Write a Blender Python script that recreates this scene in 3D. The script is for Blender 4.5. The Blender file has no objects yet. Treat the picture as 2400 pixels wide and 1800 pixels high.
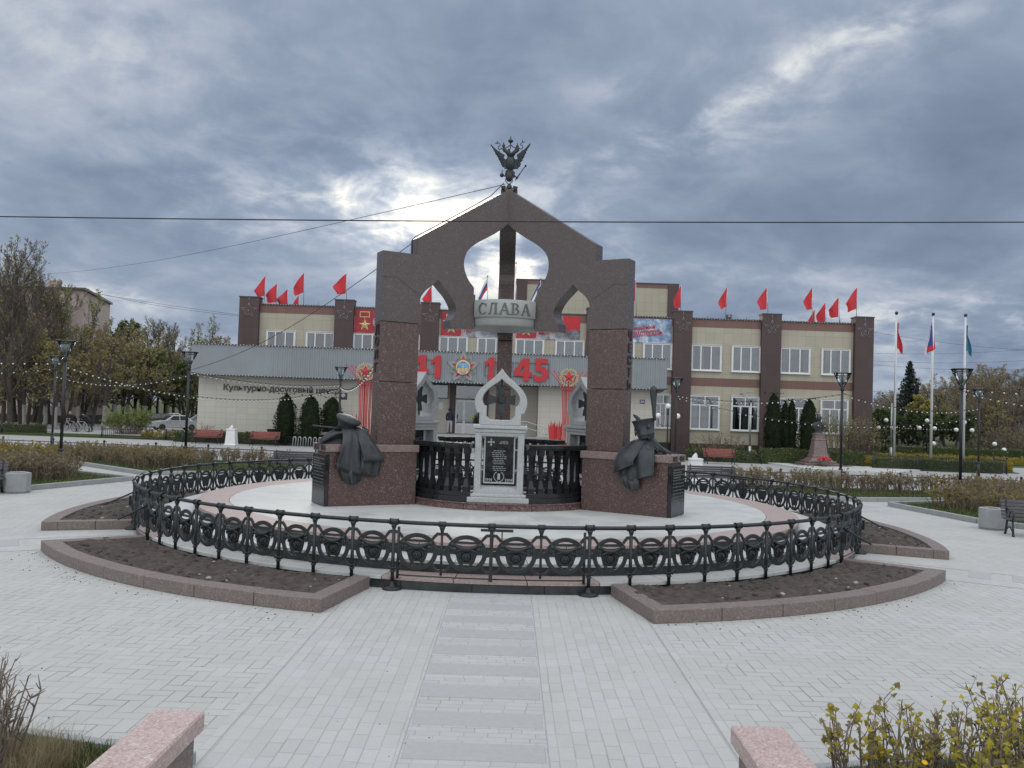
import bpy, bmesh, math, random
from math import sin, cos, pi, radians, sqrt, atan2, hypot
from mathutils import Matrix, Vector
SC = bpy.context.scene
COL = SC.collection
V = Vector

# ------------------------------------------------------------------ mesh helpers
class MB:
    """collects geometry and links it as ONE mesh object"""
    def __init__(s):
        s.v = []; s.f = []; s.m = []; s.s = []
    def add(s, vs, fs, mi=0, sm=False):
        o = len(s.v); s.v.extend(vs)
        for f in fs:
            s.f.append(tuple(i + o for i in f)); s.m.append(mi); s.s.append(sm)
        return s
    def box(s, x0, x1, y0, y1, z0, z1, mi=0):
        vs = [(x, y, z) for z in (z0, z1) for y in (y0, y1) for x in (x0, x1)]
        return s.add(vs, [(0, 2, 3, 1), (4, 5, 7, 6), (0, 1, 5, 4), (2, 6, 7, 3), (0, 4, 6, 2), (1, 3, 7, 5)], mi)
    def obox(s, c, size, rz=0, mi=0, M=None):
        hx, hy, hz = [q / 2 for q in size]
        R = M if M is not None else Matrix.Rotation(rz, 3, 'Z')
        b = MB().box(-hx, hx, -hy, hy, -hz, hz)
        return s.add([tuple(R @ V(p) + V(c)) for p in b.v], b.f, mi)
    def prism(s, poly, z0, z1, mi=0):
        n = len(poly)
        vs = [(x, y, z0) for x, y in poly] + [(x, y, z1) for x, y in poly]
        fs = [tuple(range(n))[::-1], tuple(range(n, 2 * n))] + [(i, (i + 1) % n, n + (i + 1) % n, n + i) for i in range(n)]
        return s.add(vs, fs, mi)
    def tube(s, pts, r, n=6, mi=0, caps=True, sm=True):
        pts = [V(p) for p in pts]
        k = len(pts)
        rs = r if isinstance(r, (list, tuple)) else [r] * k
        vs = []; prev = None
        for i, p in enumerate(pts):
            d = (pts[min(i + 1, k - 1)] - pts[max(i - 1, 0)])
            if d.length < 1e-9: d = V((0, 0, 1))
            d.normalize()
            if prev is None:
                a = V((0, 0, 1)) if abs(d.z) < .9 else V((1, 0, 0))
                u = d.cross(a).normalized()
            else:
                u = (prev - d * prev.dot(d))
                u = u.normalized() if u.length > 1e-6 else d.orthogonal().normalized()
            prev = u; w = d.cross(u)
            for j in range(n):
                t = 2 * pi * j / n
                vs.append(tuple(p + (u * cos(t) + w * sin(t)) * rs[i]))
        fs = [(i * n + j, i * n + (j + 1) % n, (i + 1) * n + (j + 1) % n, (i + 1) * n + j) for i in range(k - 1) for j in range(n)]
        if caps: fs += [tuple(range(n))[::-1], tuple(range((k - 1) * n, k * n))]
        return s.add(vs, fs, mi, sm)
    def lathe(s, prof, n=16, c=(0, 0, 0), mi=0, sm=True, sx=1., sy=1., rot=0.):
        vs = []; k = len(prof)
        for r, z in prof:
            for j in range(n):
                t = 2 * pi * j / n + rot
                vs.append((c[0] + r * cos(t) * sx, c[1] + r * sin(t) * sy, c[2] + z))
        fs = [(i * n + j, i * n + (j + 1) % n, (i + 1) * n + (j + 1) % n, (i + 1) * n + j) for i in range(k - 1) for j in range(n)]
        fs += [tuple(range(n))[::-1], tuple(range((k - 1) * n, k * n))]
        return s.add(vs, fs, mi, sm)
    def ball(s, c, r, n=12, mi=0, sz=1.):
        pr = [(r * sin(pi * i / (n // 2)) + 1e-4, -r * sz * cos(pi * i / (n // 2))) for i in range(n // 2 + 1)]
        return s.lathe(pr, n, c, mi)
    def grid(s, fn, nu, nv, mi=0, sm=True, closed=False):
        vs = [tuple(fn(i / nu, j / nv)) for j in range(nv + 1) for i in range(nu + (0 if closed else 1))]
        w = nu if closed else nu + 1
        fs = [(j * w + i, j * w + (i + 1) % w, (j + 1) * w + (i + 1) % w, (j + 1) * w + i) for j in range(nv) for i in range(nu)]
        return s.add(vs, fs, mi, sm)
    def merge(s, o, M=None, mo=0):
        off = len(s.v)
        s.v.extend([tuple(M @ V(p)) for p in o.v] if M is not None else o.v)
        for f, m, q in zip(o.f, o.m, o.s):
            s.f.append(tuple(i + off for i in f)); s.m.append(m + mo); s.s.append(q)
        return s
    def mesh(s, name, mats, bevel=0, fix=True, seg=1):
        me = bpy.data.meshes.new(name)
        me.from_pydata(s.v, [], s.f)
        if not isinstance(mats, (list, tuple)): mats = [mats]
        for m in mats: me.materials.append(m)
        me.polygons.foreach_set('material_index', s.m)
        me.polygons.foreach_set('use_smooth', s.s)
        if fix or bevel:
            bm = bmesh.new(); bm.from_mesh(me)
            if fix: bmesh.ops.recalc_face_normals(bm, faces=bm.faces)
            if bevel:
                ed = [e for e in bm.edges if len(e.link_faces) == 2 and e.calc_face_angle(0) > .5]
                bmesh.ops.bevel(bm, geom=ed, offset=bevel, segments=seg, profile=.5, affect='EDGES', clamp_overlap=True)
            bm.to_mesh(me); bm.free()
        me.update()
        return me
    def build(s, name, mats, parent=None, bevel=0, fix=True, seg=1):
        return link(name, s.mesh(name, mats, bevel, fix, seg), parent)

def link(name, me, parent=None, M=None):
    o = bpy.data.objects.new(name, me); COL.objects.link(o)
    if parent is not None: o.parent = parent
    if M is not None: o.matrix_local = M
    return o
def tag(o, label=None, cat=None, group=None, kind=None):
    if label: o['label'] = label
    if cat: o['category'] = cat
    if group: o['group'] = group
    if kind: o['kind'] = kind
    return o
def thing(name, label, cat, loc=(0, 0, 0), rz=0., group=None):
    o = bpy.data.objects.new(name, None); COL.objects.link(o)
    o.empty_display_size = .2
    o.location = loc; o.rotation_euler = (0, 0, rz)
    return tag(o, label, cat, group)
KIDS = {}
def copy_tree(o, label=None, loc=None, rz=None, scale=None, parent=None):
    """a thing with its parts and sub-parts, mesh data shared"""
    c = o.copy(); COL.objects.link(c)
    if parent is not None: c.parent = parent
    if label: c['label'] = label
    if loc is not None: c.location = loc
    if rz is not None: c.rotation_euler = (0, 0, rz)
    if scale is not None: c.scale = scale if isinstance(scale, tuple) else (scale,) * 3
    for ch in list(o.children):
        copy_tree(ch, parent=c)
    return c
def struct(name, mb, m, **k):
    return tag(mb.build(name, m, **k), kind='structure')

def _curve_mb(cu):
    ob = bpy.data.objects.new('tmp', cu)
    me = ob.to_mesh()
    mb = MB().add([tuple(v.co) for v in me.vertices], [tuple(p.vertices) for p in me.polygons])
    ob.to_mesh_clear(); bpy.data.objects.remove(ob); bpy.data.curves.remove(cu)
    return mb
def shape(outs, depth=.02, bevel=0.):
    """flat outline(s) with holes, given a thickness along z; x, y in the outline's plane"""
    cu = bpy.data.curves.new('c', 'CURVE'); cu.dimensions = '2D'; cu.fill_mode = 'BOTH'
    for pts in outs:
        sp = cu.splines.new('POLY'); sp.points.add(len(pts) - 1)
        for p, q in zip(sp.points, pts): p.co = (q[0], q[1], 0, 1)
        sp.use_cyclic_u = True
    cu.extrude = max(depth / 2 - bevel, 1e-4); cu.bevel_depth = bevel; cu.bevel_resolution = 0
    if bevel: cu.offset = -bevel
    return _curve_mb(cu)
def text(body, size, depth=.02, off=0., ax='CENTER', sx=1., space=1.):
    cu = bpy.data.curves.new('t', 'FONT'); cu.body = body; cu.size = size; cu.extrude = depth / 2; cu.offset = off
    cu.align_x = ax; cu.align_y = 'CENTER'; cu.resolution_u = 3; cu.space_character = space
    mb = _curve_mb(cu)
    mb.v = [(x * sx, y, z) for x, y, z in mb.v]
    return mb
def figures(word, size, depth=.02, off=0., sx=1., gap=.09):
    """numerals with a flagged figure one, centred"""
    mb = MB(); x = 0.
    for ch in word:
        if ch == ' ': x += size * .25; continue
        if ch == '1':
            w = .05 + off * .9 / size
            g = shape([[(p * size, q * size) for p, q in ((.20 - w, -.35), (.20 + w, -.35), (.20 + w, .35), (.20 - w * .6, .35), (.20 - w, .29), (.0, .19), (.0, .19 - w * 1.5), (.20 - w, .27 - w * 1.4))]], depth)
        elif ch == '4':
            k = off * .5 / size
            g = shape([[(p * size, q * size) for p, q in ((.32 - k, -.35), (.46 + k, -.35), (.46 + k, -.20), (.56, -.20), (.56, -.07), (.46 + k, -.07), (.46 + k, .35), (.30 - k, .35), (0, -.06), (0, -.20), (.32 - k, -.20))], [(p * size, q * size) for p, q in ((.32 - k, -.07), (.32 - k, .13), (.15, -.07))]], depth)
        elif ch == '-': g = MB().box(0, .2 * size, -.03 * size, .03 * size, -depth / 2, depth / 2)
        else:
            g = text(ch, size, depth, off)
            y0, y1 = min(v[1] for v in g.v), max(v[1] for v in g.v); g.v = [(a, (b - (y0 + y1) / 2) * .72 * size / (y1 - y0), c) for a, b, c in g.v]
        l0, l1 = min(v[0] for v in g.v), max(v[0] for v in g.v)
        mb.merge(g, Matrix.Translation((x - l0, 0, 0))); x += l1 - l0 + gap * size
    x -= gap * size
    mb.v = [((a - x / 2) * sx, b, c) for a, b, c in mb.v]
    return mb
def basis(o, ux, uy, uz):
    M = Matrix.Identity(4)
    for i, c in enumerate((ux, uy, uz)):
        for r in range(3): M[r][i] = c[r]
    for r in range(3): M[r][3] = o[r]
    return M
def front(x, y, z):     # plane that faces the camera side (-y): local x -> +x, local y -> +z, local z -> -y
    return basis((x, y, z), (1, 0, 0), (0, 0, 1), (0, -1, 0))
def smooth_poly(pts, it=2, closed=True):
    for _ in range(it):
        q = []
        n = len(pts)
        for i in range(n if closed else n - 1):
            a, b = pts[i], pts[(i + 1) % n]
            q += [(a[0] * .75 + b[0] * .25, a[1] * .75 + b[1] * .25), (a[0] * .25 + b[0] * .75, a[1] * .25 + b[1] * .75)]
        pts = q if closed else [pts[0]] + q + [pts[-1]]
    return pts
def star(n=5, R=1., r=.4, rot=pi / 2):
    return [((R if i % 2 == 0 else r) * cos(rot + i * pi / n), (R if i % 2 == 0 else r) * sin(rot + i * pi / n)) for i in range(2 * n)]
def star3d(R, r, h, mi=0, n=5):
    """raised faceted star in the xy plane"""
    p = star(n, R, r); k = len(p)
    return MB().add([(x, y, 0) for x, y in p] + [(0, 0, h), (0, 0, -.002)],
                    [(i, (i + 1) % k, k) for i in range(k)] + [((i + 1) % k, i, k + 1) for i in range(k)], mi)

# ------------------------------------------------------------------ materials
class NT:
    def __init__(s, name):
        s.mat = bpy.data.materials.new(name); s.mat.use_nodes = True
        s.t = s.mat.node_tree; s.b = s.t.nodes['Principled BSDF']
        s._co = None
    def n(s, typ, **k):
        x = s.t.nodes.new(typ)
        for a, b in k.items(): setattr(x, a, b)
        return x
    def put(s, sock, val):
        if isinstance(val, bpy.types.NodeSocket): s.t.links.new(val, sock)
        elif val is not None:
            if isinstance(val, (tuple, list)) and len(val) == 3 and sock.type == 'RGBA': val = (*val, 1)
            sock.default_value = val
    def m(s, op, a, b=None, c=None, clamp=False):
        x = s.n('ShaderNodeMath', operation=op, use_clamp=clamp)
        s.put(x.inputs[0], a); s.put(x.inputs[1], b)
        if c is not None: s.put(x.inputs[2], c)
        return x.outputs[0]
    def co(s, which='Object'):
        if s._co is None: s._co = s.n('ShaderNodeTexCoord')
        return s._co.outputs[which]
    def noise(s, scale, detail=4, rough=.5, vec=None, dist=0., out=0):
        x = s.n('ShaderNodeTexNoise'); s.put(x.inputs['Vector'], vec if vec is not None else s.co())
        x.inputs['Scale'].default_value = scale; x.inputs['Detail'].default_value = detail
        x.inputs['Roughness'].default_value = rough; x.inputs['Distortion'].default_value = dist
        return x.outputs[out]
    def vor(s, scale, vec=None, feature='F1', out='Distance'):
        x = s.n('ShaderNodeTexVoronoi', feature=feature); s.put(x.inputs['Vector'], vec if vec is not None else s.co())
        x.inputs['Scale'].default_value = scale
        return x.outputs[out]
    def ramp(s, fac, stops, mode='LINEAR'):
        x = s.n('ShaderNodeValToRGB'); x.color_ramp.interpolation = mode
        e = x.color_ramp.elements
        while len(e) < len(stops): e.new(.5)
        for q, (p, c) in zip(e, stops): q.position = p; q.color = (*c, 1) if len(c) == 3 else c
        s.put(x.inputs[0], fac); return x.outputs[0]
    def mix(s, fac, a, b, mode='MIX'):
        x = s.n('ShaderNodeMix', data_type='RGBA', blend_type=mode)
        s.put(x.inputs[0], fac); s.put(x.inputs[6], a); s.put(x.inputs[7], b)
        return x.outputs[2]
    def mapr(s, v, a, b, c=0., d=1.):
        x = s.n('ShaderNodeMapRange'); s.put(x.inputs[0], v)
        for i, q in enumerate((a, b, c, d)): x.inputs[i + 1].default_value = q
        return x.outputs[0]
    def bump(s, h, strength=.3, dist=.02):
        x = s.n('ShaderNodeBump'); x.inputs['Strength'].default_value = strength; x.inputs['Distance'].default_value = dist
        s.put(x.inputs['Height'], h); s.put(s.b.inputs['Normal'], x.outputs[0])
    def sep(s, vec=None):
        x = s.n('ShaderNodeSeparateXYZ'); s.put(x.inputs[0], vec if vec is not None else s.co())
        return x.outputs
    def done(s, col=None, rough=None, metal=0., spec=None):
        s.put(s.b.inputs['Base Color'], col); s.put(s.b.inputs['Roughness'], rough)
        s.b.inputs['Metallic'].default_value = metal
        if spec is not None: s.b.inputs['Specular IOR Level'].default_value = spec
        return s.mat
def sc(c, k): return tuple(min(1., x * k) for x in c)

def plain(name, c, rough=.6, var=.12, scale=3., metal=0., bump=0., bscale=40., spec=None, dirt=0.):
    t = NT(name)
    f = t.noise(scale, 5, .6)
    col = t.mix(t.mapr(f, .3, .7), sc(c, 1 - var), sc(c, 1 + var))
    if dirt:
        d = t.noise(scale * .35, 6, .7)
        col = t.mix(t.mapr(d, .5, .75, 0, dirt), col, sc((c[0] * .5, c[1] * .48, c[2] * .43), 1))
    if bump: t.bump(t.noise(bscale, 4, .6), bump, .01)
    return t.done(col, t.mapr(f, .3, .7, max(rough - .08, .02), min(rough + .08, 1)), metal, spec)
def granite(name, base, lo, hi, scale=34., rough=.3, contrast=.16, stain=.0):
    t = NT(name)
    a = t.noise(scale, 3, .75)
    b = t.vor(scale * 1.1, out='Color')
    g = t.n('ShaderNodeRGBToBW'); t.put(g.inputs[0], b)
    f = t.m('ADD', t.m('MULTIPLY', a, .55), t.m('MULTIPLY', g.outputs[0], .45))
    col = t.ramp(f, [(.5 - contrast * 1.35, lo), (.5 - contrast * .4, base), (.5 + contrast * .45, base), (.5 + contrast * 1.2, hi)])
    big = t.noise(.9, 4, .6)
    col = t.mix(t.mapr(big, .35, .7, 0, .3), col, sc(base, .8))
    if stain:
        v = t.n('ShaderNodeMapping'); t.put(v.inputs[0], t.co()); v.inputs['Scale'].default_value = (3, 3, .5)
        st = t.noise(1.6, 5, .7, vec=v.outputs[0])
        col = t.mix(t.mapr(st, .55, .75, 0, stain), col, sc(base, 1.7))
    return t.done(col, t.mapr(a, .3, .7, rough - .06, rough + .08))
def leafmat(name, a, b, c=None, rough=.75, scale=.9, trans=.4):
    t = NT(name)
    f = t.noise(scale, 3, .6)
    st = [(.32, a), (.6, b)] + ([(.75, c)] if c else [])
    col = t.ramp(f, st)
    oi = t.n('ShaderNodeObjectInfo')
    h = t.n('ShaderNodeHueSaturation'); t.put(h.inputs['Color'], col)
    t.put(h.inputs['Value'], t.mapr(oi.outputs['Random'], 0, 1, .8, 1.2))
    t.put(h.inputs['Hue'], t.mapr(oi.outputs['Random'], 0, 1, .49, .512))
    r = t.noise(14, 2, .6)
    col = t.mix(t.mapr(r, .35, .65, 0, .6), h.outputs[0], sc(b, 1.5), 'MIX')
    m_ = t.done(col, rough, spec=.25)
    if trans:       # thin leaves let some light through
        out = [n for n in t.t.nodes if n.type == 'OUTPUT_MATERIAL'][0]
        tl = t.n('ShaderNodeBsdfTranslucent'); t.put(tl.inputs[0], col)
        mx = t.n('ShaderNodeMixShader'); mx.inputs[0].default_value = trans; t.put(mx.inputs[1], t.b.outputs[0]); t.put(mx.inputs[2], tl.outputs[0]); t.put(out.inputs[0], mx.outputs[0])
    return m_

# pavers -------------------------------------------------------------
def joints(t, dist, w, big=None):
    """0 on a joint, 1 on the stone"""
    return t.mapr(dist, w * .35, w, 0, 1)
def paver_mat(name, w, kind, base, var=.07, joint=.55, hx=0., hy=0.):
    """kind 'herring' (2:1 stones at right angles) or 'rows' (stones laid along y) or 'cross' (rows along x)"""
    t = NT(name)
    X, Y, Z = t.sep()
    wob = t.noise(1.3, 2, .5)
    X = t.m('ADD', X, t.m('MULTIPLY', t.m('SUBTRACT', wob, .5), .02))
    x = t.m('DIVIDE', t.m('ADD', X, 50 + hx), w); y = t.m('DIVIDE', t.m('ADD', Y, 50 + hy), w)
    if kind == 'herring':
        i, j = t.m('FLOOR', x), t.m('FLOOR', y)
        fx, fy = t.m('FRACT', x), t.m('FRACT', y)
        k = t.m('FLOORED_MODULO', t.m('SUBTRACT', i, j), 4)
        is0 = t.m('COMPARE', k, 0, .1); is1 = t.m('COMPARE', k, 1, .1); is2 = t.m('COMPARE', k, 2, .1); is3 = t.m('COMPARE', k, 3, .1)
        L, R_, B, T = fx, t.m('SUBTRACT', 1, fx), fy, t.m('SUBTRACT', 1, fy)
        d = t.m('MINIMUM', t.m('MINIMUM', t.m('ADD', L, is1), t.m('ADD', R_, is0)), t.m('MINIMUM', t.m('ADD', B, is2), t.m('ADD', T, is3)))
        ci = t.m('SUBTRACT', i, is1); cj = t.m('SUBTRACT', j, is2)
    else:
        if kind == 'cross': x, y = y, x
        i = t.m('FLOOR', x)
        wn = t.n('ShaderNodeTexWhiteNoise', noise_dimensions='1D'); t.put(wn.inputs['W'], i)
        ys = t.m('ADD', t.m('DIVIDE', y, 2.1), wn.outputs[0])
        j = t.m('FLOOR', ys); fx = t.m('FRACT', x); fy = t.m('FRACT', ys)
        d = t.m('MINIMUM', t.m('MINIMUM', fx, t.m('SUBTRACT', 1, fx)), t.m('MULTIPLY', t.m('MINIMUM', fy, t.m('SUBTRACT', 1, fy)), 2.1))
        ci, cj = i, j
    cv = t.n('ShaderNodeCombineXYZ'); t.put(cv.inputs[0], ci); t.put(cv.inputs[1], cj)
    wn = t.n('ShaderNodeTexWhiteNoise', noise_dimensions='3D'); t.put(wn.inputs['Vector'], cv.outputs[0])
    wn2 = t.n('ShaderNodeTexWhiteNoise', noise_dimensions='3D')
    va = t.n('ShaderNodeVectorMath', operation='ADD'); t.put(va.inputs[0], cv.outputs[0]); va.inputs[1].default_value = (7.3, 1.7, 4.1); t.put(wn2.inputs['Vector'], va.outputs[0])
    tone = t.mapr(wn.outputs[0], 0, 1, 1 - var, 1 + var)
    col = t.mix(1., base, base)
    h = t.n('ShaderNodeHueSaturation'); t.put(h.inputs['Color'], base if isinstance(base, bpy.types.NodeSocket) else (*base, 1)); t.put(h.inputs['Value'], tone)
    grain = t.noise(70, 4, .85)
    blot = t.noise(.45, 5, .65)
    blot2 = t.noise(2.2, 5, .7)
    col = t.mix(t.mapr(grain, .35, .68, 0, .5), h.outputs[0], sc(base, .74))
    col = t.mix(t.mapr(blot, .42, .72, 0, .5), col, (base[0] * .78, base[1] * .775, base[2] * .75))
    spot = t.noise(.9, 7, .75, dist=1.2)
    col = t.mix(t.mapr(spot, .60, .70, 0, .22), col, (base[0] * .55, base[1] * .53, base[2] * .49))
    col = t.mix(t.mapr(blot2, .55, .8, 0, .25), col, (min(1, base[0] * 1.15), min(1, base[1] * 1.14), base[2] * 1.08))
    jw = t.mapr(t.m('MULTIPLY', wn2.outputs[0], blot2), .12, .45, .030, .085)     # joints open and close from stone to stone
    q = t.n('ShaderNodeMapRange'); t.put(q.inputs[0], d); q.inputs[1].default_value = 0; t.put(q.inputs[2], jw)
    jd = q.outputs[0]
    dark = t.m('MULTIPLY', t.mapr(t.noise(.8, 3, .6), .35, .65, joint * .6, joint), t.mapr(wn2.outputs[0], 0, 1, .55, 1.25))
    jf = t.m('MULTIPLY', t.m('SUBTRACT', 1, jd), dark)
    col = t.mix(jf, col, (.12, .115, .105))
    t.bump(t.m('ADD', jd, t.m('MULTIPLY', grain, .25)), .35, .006)
    return t.done(col, .82, spec=.3)
SKY_UP, SKY_BACK = 1.6, 1.6
# ------------------------------------------------------------------ camera
CAMH, PITCH, ROLL, FPX = 2.85, radians(1.75), radians(1.9), 2000.
_Rx = Matrix.Rotation(PITCH, 3, 'X')
_c, _s = cos(ROLL), sin(ROLL)
_r, _u, _f = _Rx @ V((_c, 0, _s)), _Rx @ V((-_s, 0, _c)), _Rx @ V((0, 1, 0))
cam = bpy.data.objects.new('camera', bpy.data.cameras.new('camera')); COL.objects.link(cam)
cam.matrix_world = basis((0, 0, CAMH), _r, _u, -_f)
cam.data.sensor_width = 36; cam.data.lens = 36 * FPX / 2400; cam.data.clip_end = 3000; cam.data.clip_start = .1
SC.camera = cam
def ray(px, py):        # direction towards a spot of the photograph (2400 x 1800)
    return (_r * ((px - 1200) / FPX) - _u * ((py - 900) / FPX) + _f)
def gnd(px, py, z=0.):
    d = ray(px, py); t = (z - CAMH) / d.z; return V((0, 0, CAMH)) + d * t
def aty(px, py, y):
    d = ray(px, py); return V((0, 0, CAMH)) + d * (y / d.y)

CX, CY = -.235, 21.7
def P(a, r, z=0.):
    return (CX + r * cos(radians(a)), CY + r * sin(radians(a)), z)
def sector(mb, r0, r1, z0, z1, a0, a1, n=None, mi=0):
    n = n or max(1, int(abs(a1 - a0) / 3))
    vs = []
    for i in range(n + 1):
        a = a0 + (a1 - a0) * i / n
        vs += [P(a, r0, z0), P(a, r1, z0), P(a, r1, z1), P(a, r0, z1)]
    fs = []
    for i in range(n):
        b = i * 4; c = b + 4
        fs += [(b, b + 1, c + 1, c), (b + 1, b + 2, c + 2, c + 1), (b + 2, b + 3, c + 3, c + 2), (b + 3, b, c, c + 3)]
    full = abs(abs(a1 - a0) - 360) < 1e-3
    if not full: fs += [(0, 3, 2, 1), (n * 4, n * 4 + 1, n * 4 + 2, n * 4 + 3)]
    return mb.add(vs, fs, mi)

# ------------------------------------------------------------------ materials
M = {}
M['herring'] = paver_mat('pale_pavers', .155, 'herring', (.475, .477, .465), .045, .8)
M['rows'] = paver_mat('path_pavers', .135, 'rows', (.48, .483, .472), .05, .45)
M['cross'] = paver_mat('path_pavers_across', .10, 'cross', (.475, .478, .472), .06, .6)
M['slab'] = plain('grey_slab', (.375, .378, .372), .8, .06, 14, bump=.1, bscale=150)
M['road'] = paver_mat('road_slabs', .4, 'cross', (.36, .36, .355), .06, .35)
M['pale'] = plain('pale_polished_slab', (.50, .51, .495), .5, .10, 1.3, dirt=.55)
M['pink'] = granite('pink_granite', (.38, .295, .27), (.25, .185, .17), (.52, .44, .42), 60, .5, .16)
M['cap'] = granite('dark_pink_cap_granite', (.20, .145, .13), (.11, .075, .07), (.36, .29, .27), 50, .4, .16)
M['kerbstone'] = granite('kerb_granite', (.175, .142, .13), (.095, .078, .073), (.29, .245, .23), 55, .6, .16, .25)
M['red'] = granite('red_brown_granite', (.082, .048, .043), (.045, .028, .026), (.25, .18, .17), 36, .26, .19, .06)
M['brown'] = granite('shaded_brown_granite', (.082, .064, .061), (.06, .047, .046), (.16, .13, .125), 38, .24, .19)  # the pier stone, weathered, with shade and flare put into its colour
M['curb'] = granite('curb_granite', (.13, .075, .07), (.06, .035, .035), (.26, .2, .19), 26, .45, .14, .35)
M['grey'] = granite('grey_granite', (.40, .42, .42), (.27, .285, .29), (.53, .55, .55), 60, .5, .17)
M['drum'] = plain('pale_green_stone', (.33, .35, .342), .5, .06, 6, bump=.05, bscale=120)
M['black'] = plain('polished_black_stone', (.014, .016, .019), .14, .3, 8)
M['riser'] = plain('black_riser_stone', (.035, .039, .042), .35, .5, 3.5, dirt=-.0)
M['iron'] = plain('black_cast_iron', (.017, .021, .023), .42, .35, 9, spec=.5, bump=.12, bscale=90)
M['bronze'] = plain('dark_bronze', (.046, .052, .056), .55, .35, 6, metal=.3, bump=.25, bscale=45)
M['engrave'] = plain('dark_letters', (.025, .02, .02), .6)
M['stonetext'] = plain('grey_letters', (.11, .12, .115), .6)
M['etch'] = plain('etched_grey', (.34, .36, .36), .7, .1)
M['soil'] = plain('dark_soil', (.062, .050, .043), .95, .6, 9, bump=1., bscale=30, dirt=.5)
M['lawn'] = leafmat('lawn_green', (.035, .06, .015), (.065, .10, .028), (.12, .11, .05), .9, 2.2)
M['concrete'] = plain('grey_concrete', (.30, .315, .315), .8, .1, 5, bump=.15, bscale=80, dirt=.3)
M['joint'] = plain('dark_joint', (.34, .335, .33), .9)
M['gap'] = plain('dark_slab_gap', (.12, .115, .11), .9)
M['groundmat'] = leafmat('rough_ground', (.04, .055, .02), (.08, .085, .04), (.13, .11, .07), .95, .6)

# ------------------------------------------------------------------ ground, paving, paths
struct('ground', MB().add([(-500, -60, -.03), (500, -60, -.03), (500, 900, -.03), (-500, 900, -.03)], [(0, 1, 2, 3)]), M['groundmat'])
struct('plaza_paving', MB().add([(-60, -4, 0), (60, -4, 0), (60, 47, 0), (-60, 47, 0)], [(0, 1, 2, 3)]), M['herring'])
struct('road', MB().add([(-70, 42.2, .004), (-9, 40.2, .004), (9, 37.4, .004), (70, 36.6, .004), (70, 60, .004), (-13, 58.2, .004), (-70, 58.8, .004)], [tuple(range(7))]), M['road'])
def frame_pt(o, a, x, y, z):     # radial frame: y runs inwards along the path towards the centre, x to its right
    ca, sa = cos(radians(a)), sin(radians(a))
    return (o[0] - sa * x - ca * y, o[1] + ca * x - sa * y, z)
def sheet(mb, o, a, x0, x1, y0, y1, z):
    return mb.add([frame_pt(o, a, x0, y0, z), frame_pt(o, a, x1, y0, z), frame_pt(o, a, x1, y1, z), frame_pt(o, a, x0, y1, z)], [(0, 1, 2, 3)])
# front path: rows of stones along it, a ladder of darker slabs in the middle
rows = MB(); cross = MB(); slabs = MB(); lines = MB()
for x0, x1 in ((-2.356, -.827), (.411, 1.98)):
    rows.add([(x0, -2, .004), (x1, -2, .004), (x1, 13.3, .004), (x0, 13.3, .004)], [(0, 1, 2, 3)])
cross.add([(-.817, -2, .004), (.401, -2, .004), (.401, 13.3, .004), (-.817, 13.3, .004)], [(0, 1, 2, 3)])
for x0 in (-2.46, 1.99):
    rows.add([(x0 + .008, -2, .0045), (x0 + .095, -2, .0045), (x0 + .095, 11.7, .0045), (x0 + .008, 11.7, .0045)], [(0, 1, 2, 3)])
for x0 in (-2.456, -2.367, -.828, .40, 1.979, 2.083):
    lines.add([(x0, -2, .002), (x0 + .012, -2, .002), (x0 + .012, 13.2, .002), (x0, 13.2, .002)], [(0, 1, 2, 3)])
yy = 12.55
rr = random.Random(5)
while yy > -1.5:
    w = .36
    slabs.box(-.80, .38, yy - w, yy, -.02, .0085 + rr.random() * .003)
    yy -= .72 + (.02 if yy > 9 else .03)
# side paths that run out from the ring between the beds
for a in (210, 330, 30, 150):
    for k in range(6):
        o = P(a, 10.7 + k * .72)
        slabs.obox((o[0], o[1], 0), (.36, .8, .019), radians(a))
    o = P(a, 14.2)
    sheet(rows, o, a, -1.0, -.42, 0, 5.6, .004); sheet(rows, o, a, .42, 1.0, 0, 5.6, .004)
struct('path_stones', rows, M['rows'], fix=False); struct('path_middle_stones', cross, M['cross'], fix=False)
struct('path_slabs', slabs, M['slab'], bevel=.004); struct('path_joints', lines, M['joint'], fix=False)

# ------------------------------------------------------------------ steps and platform of the ring
R1, R2, R3 = 8.42, 7.9, 7.22
Z1, Z2, ZP = .19, .38, .575
stone = MB()
for (r, z0, z1) in ((R1 - .02, 0, Z1 - .05), (R2 - .02, Z1 - .01, Z2 - .05), (R3 - .02, Z2 - .01, ZP - .06)):
    n = int(r * 6.28 / 1.1)
    for k in range(n):
        a0 = 360 * k / n; sector(stone, r - .3, r, z0, z1, a0 + .03, a0 + 360 / n - .03, 3)
struct('step_risers', stone, M['riser'])
pinkb, paleb = MB(), MB()
PATHS = {270: 10.6, 330: 8.2, 30: 8.2, 90: 8.2, 150: 8.2, 210: 8.2}
def onpath(a, w=4.):
    return any(abs((a - p + 180) % 360 - 180) < h + w for p, h in PATHS.items())
def slabring(r0, r1, z0, z1, n, pink, pale, choose):
    for k in range(n):
        a0 = 360 * k / n
        sector(pink if choose(a0 + 180 / n) else pale, r0, r1, z0, z1, a0 + .05, a0 + 360 / n - .05, 3)
slabring(R2 - .3, R1, Z1 - .05, Z1, 46, pinkb, paleb, lambda a: onpath(a, 3))
slabring(R3 - .3, R2, Z2 - .05, Z2, 42, pinkb, paleb, lambda a: onpath(a, 2) and False)
slabring(6.5, R3, ZP - .06, ZP, 36, pinkb, paleb, lambda a: True)
for r0, r1, n in ((4.6, 6.49, 20), (2.6, 4.59, 14), (.05, 2.59, 8)):
    slabring(r0, r1, ZP - .06, ZP - .001, n, pinkb, paleb, lambda a: False)
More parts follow.
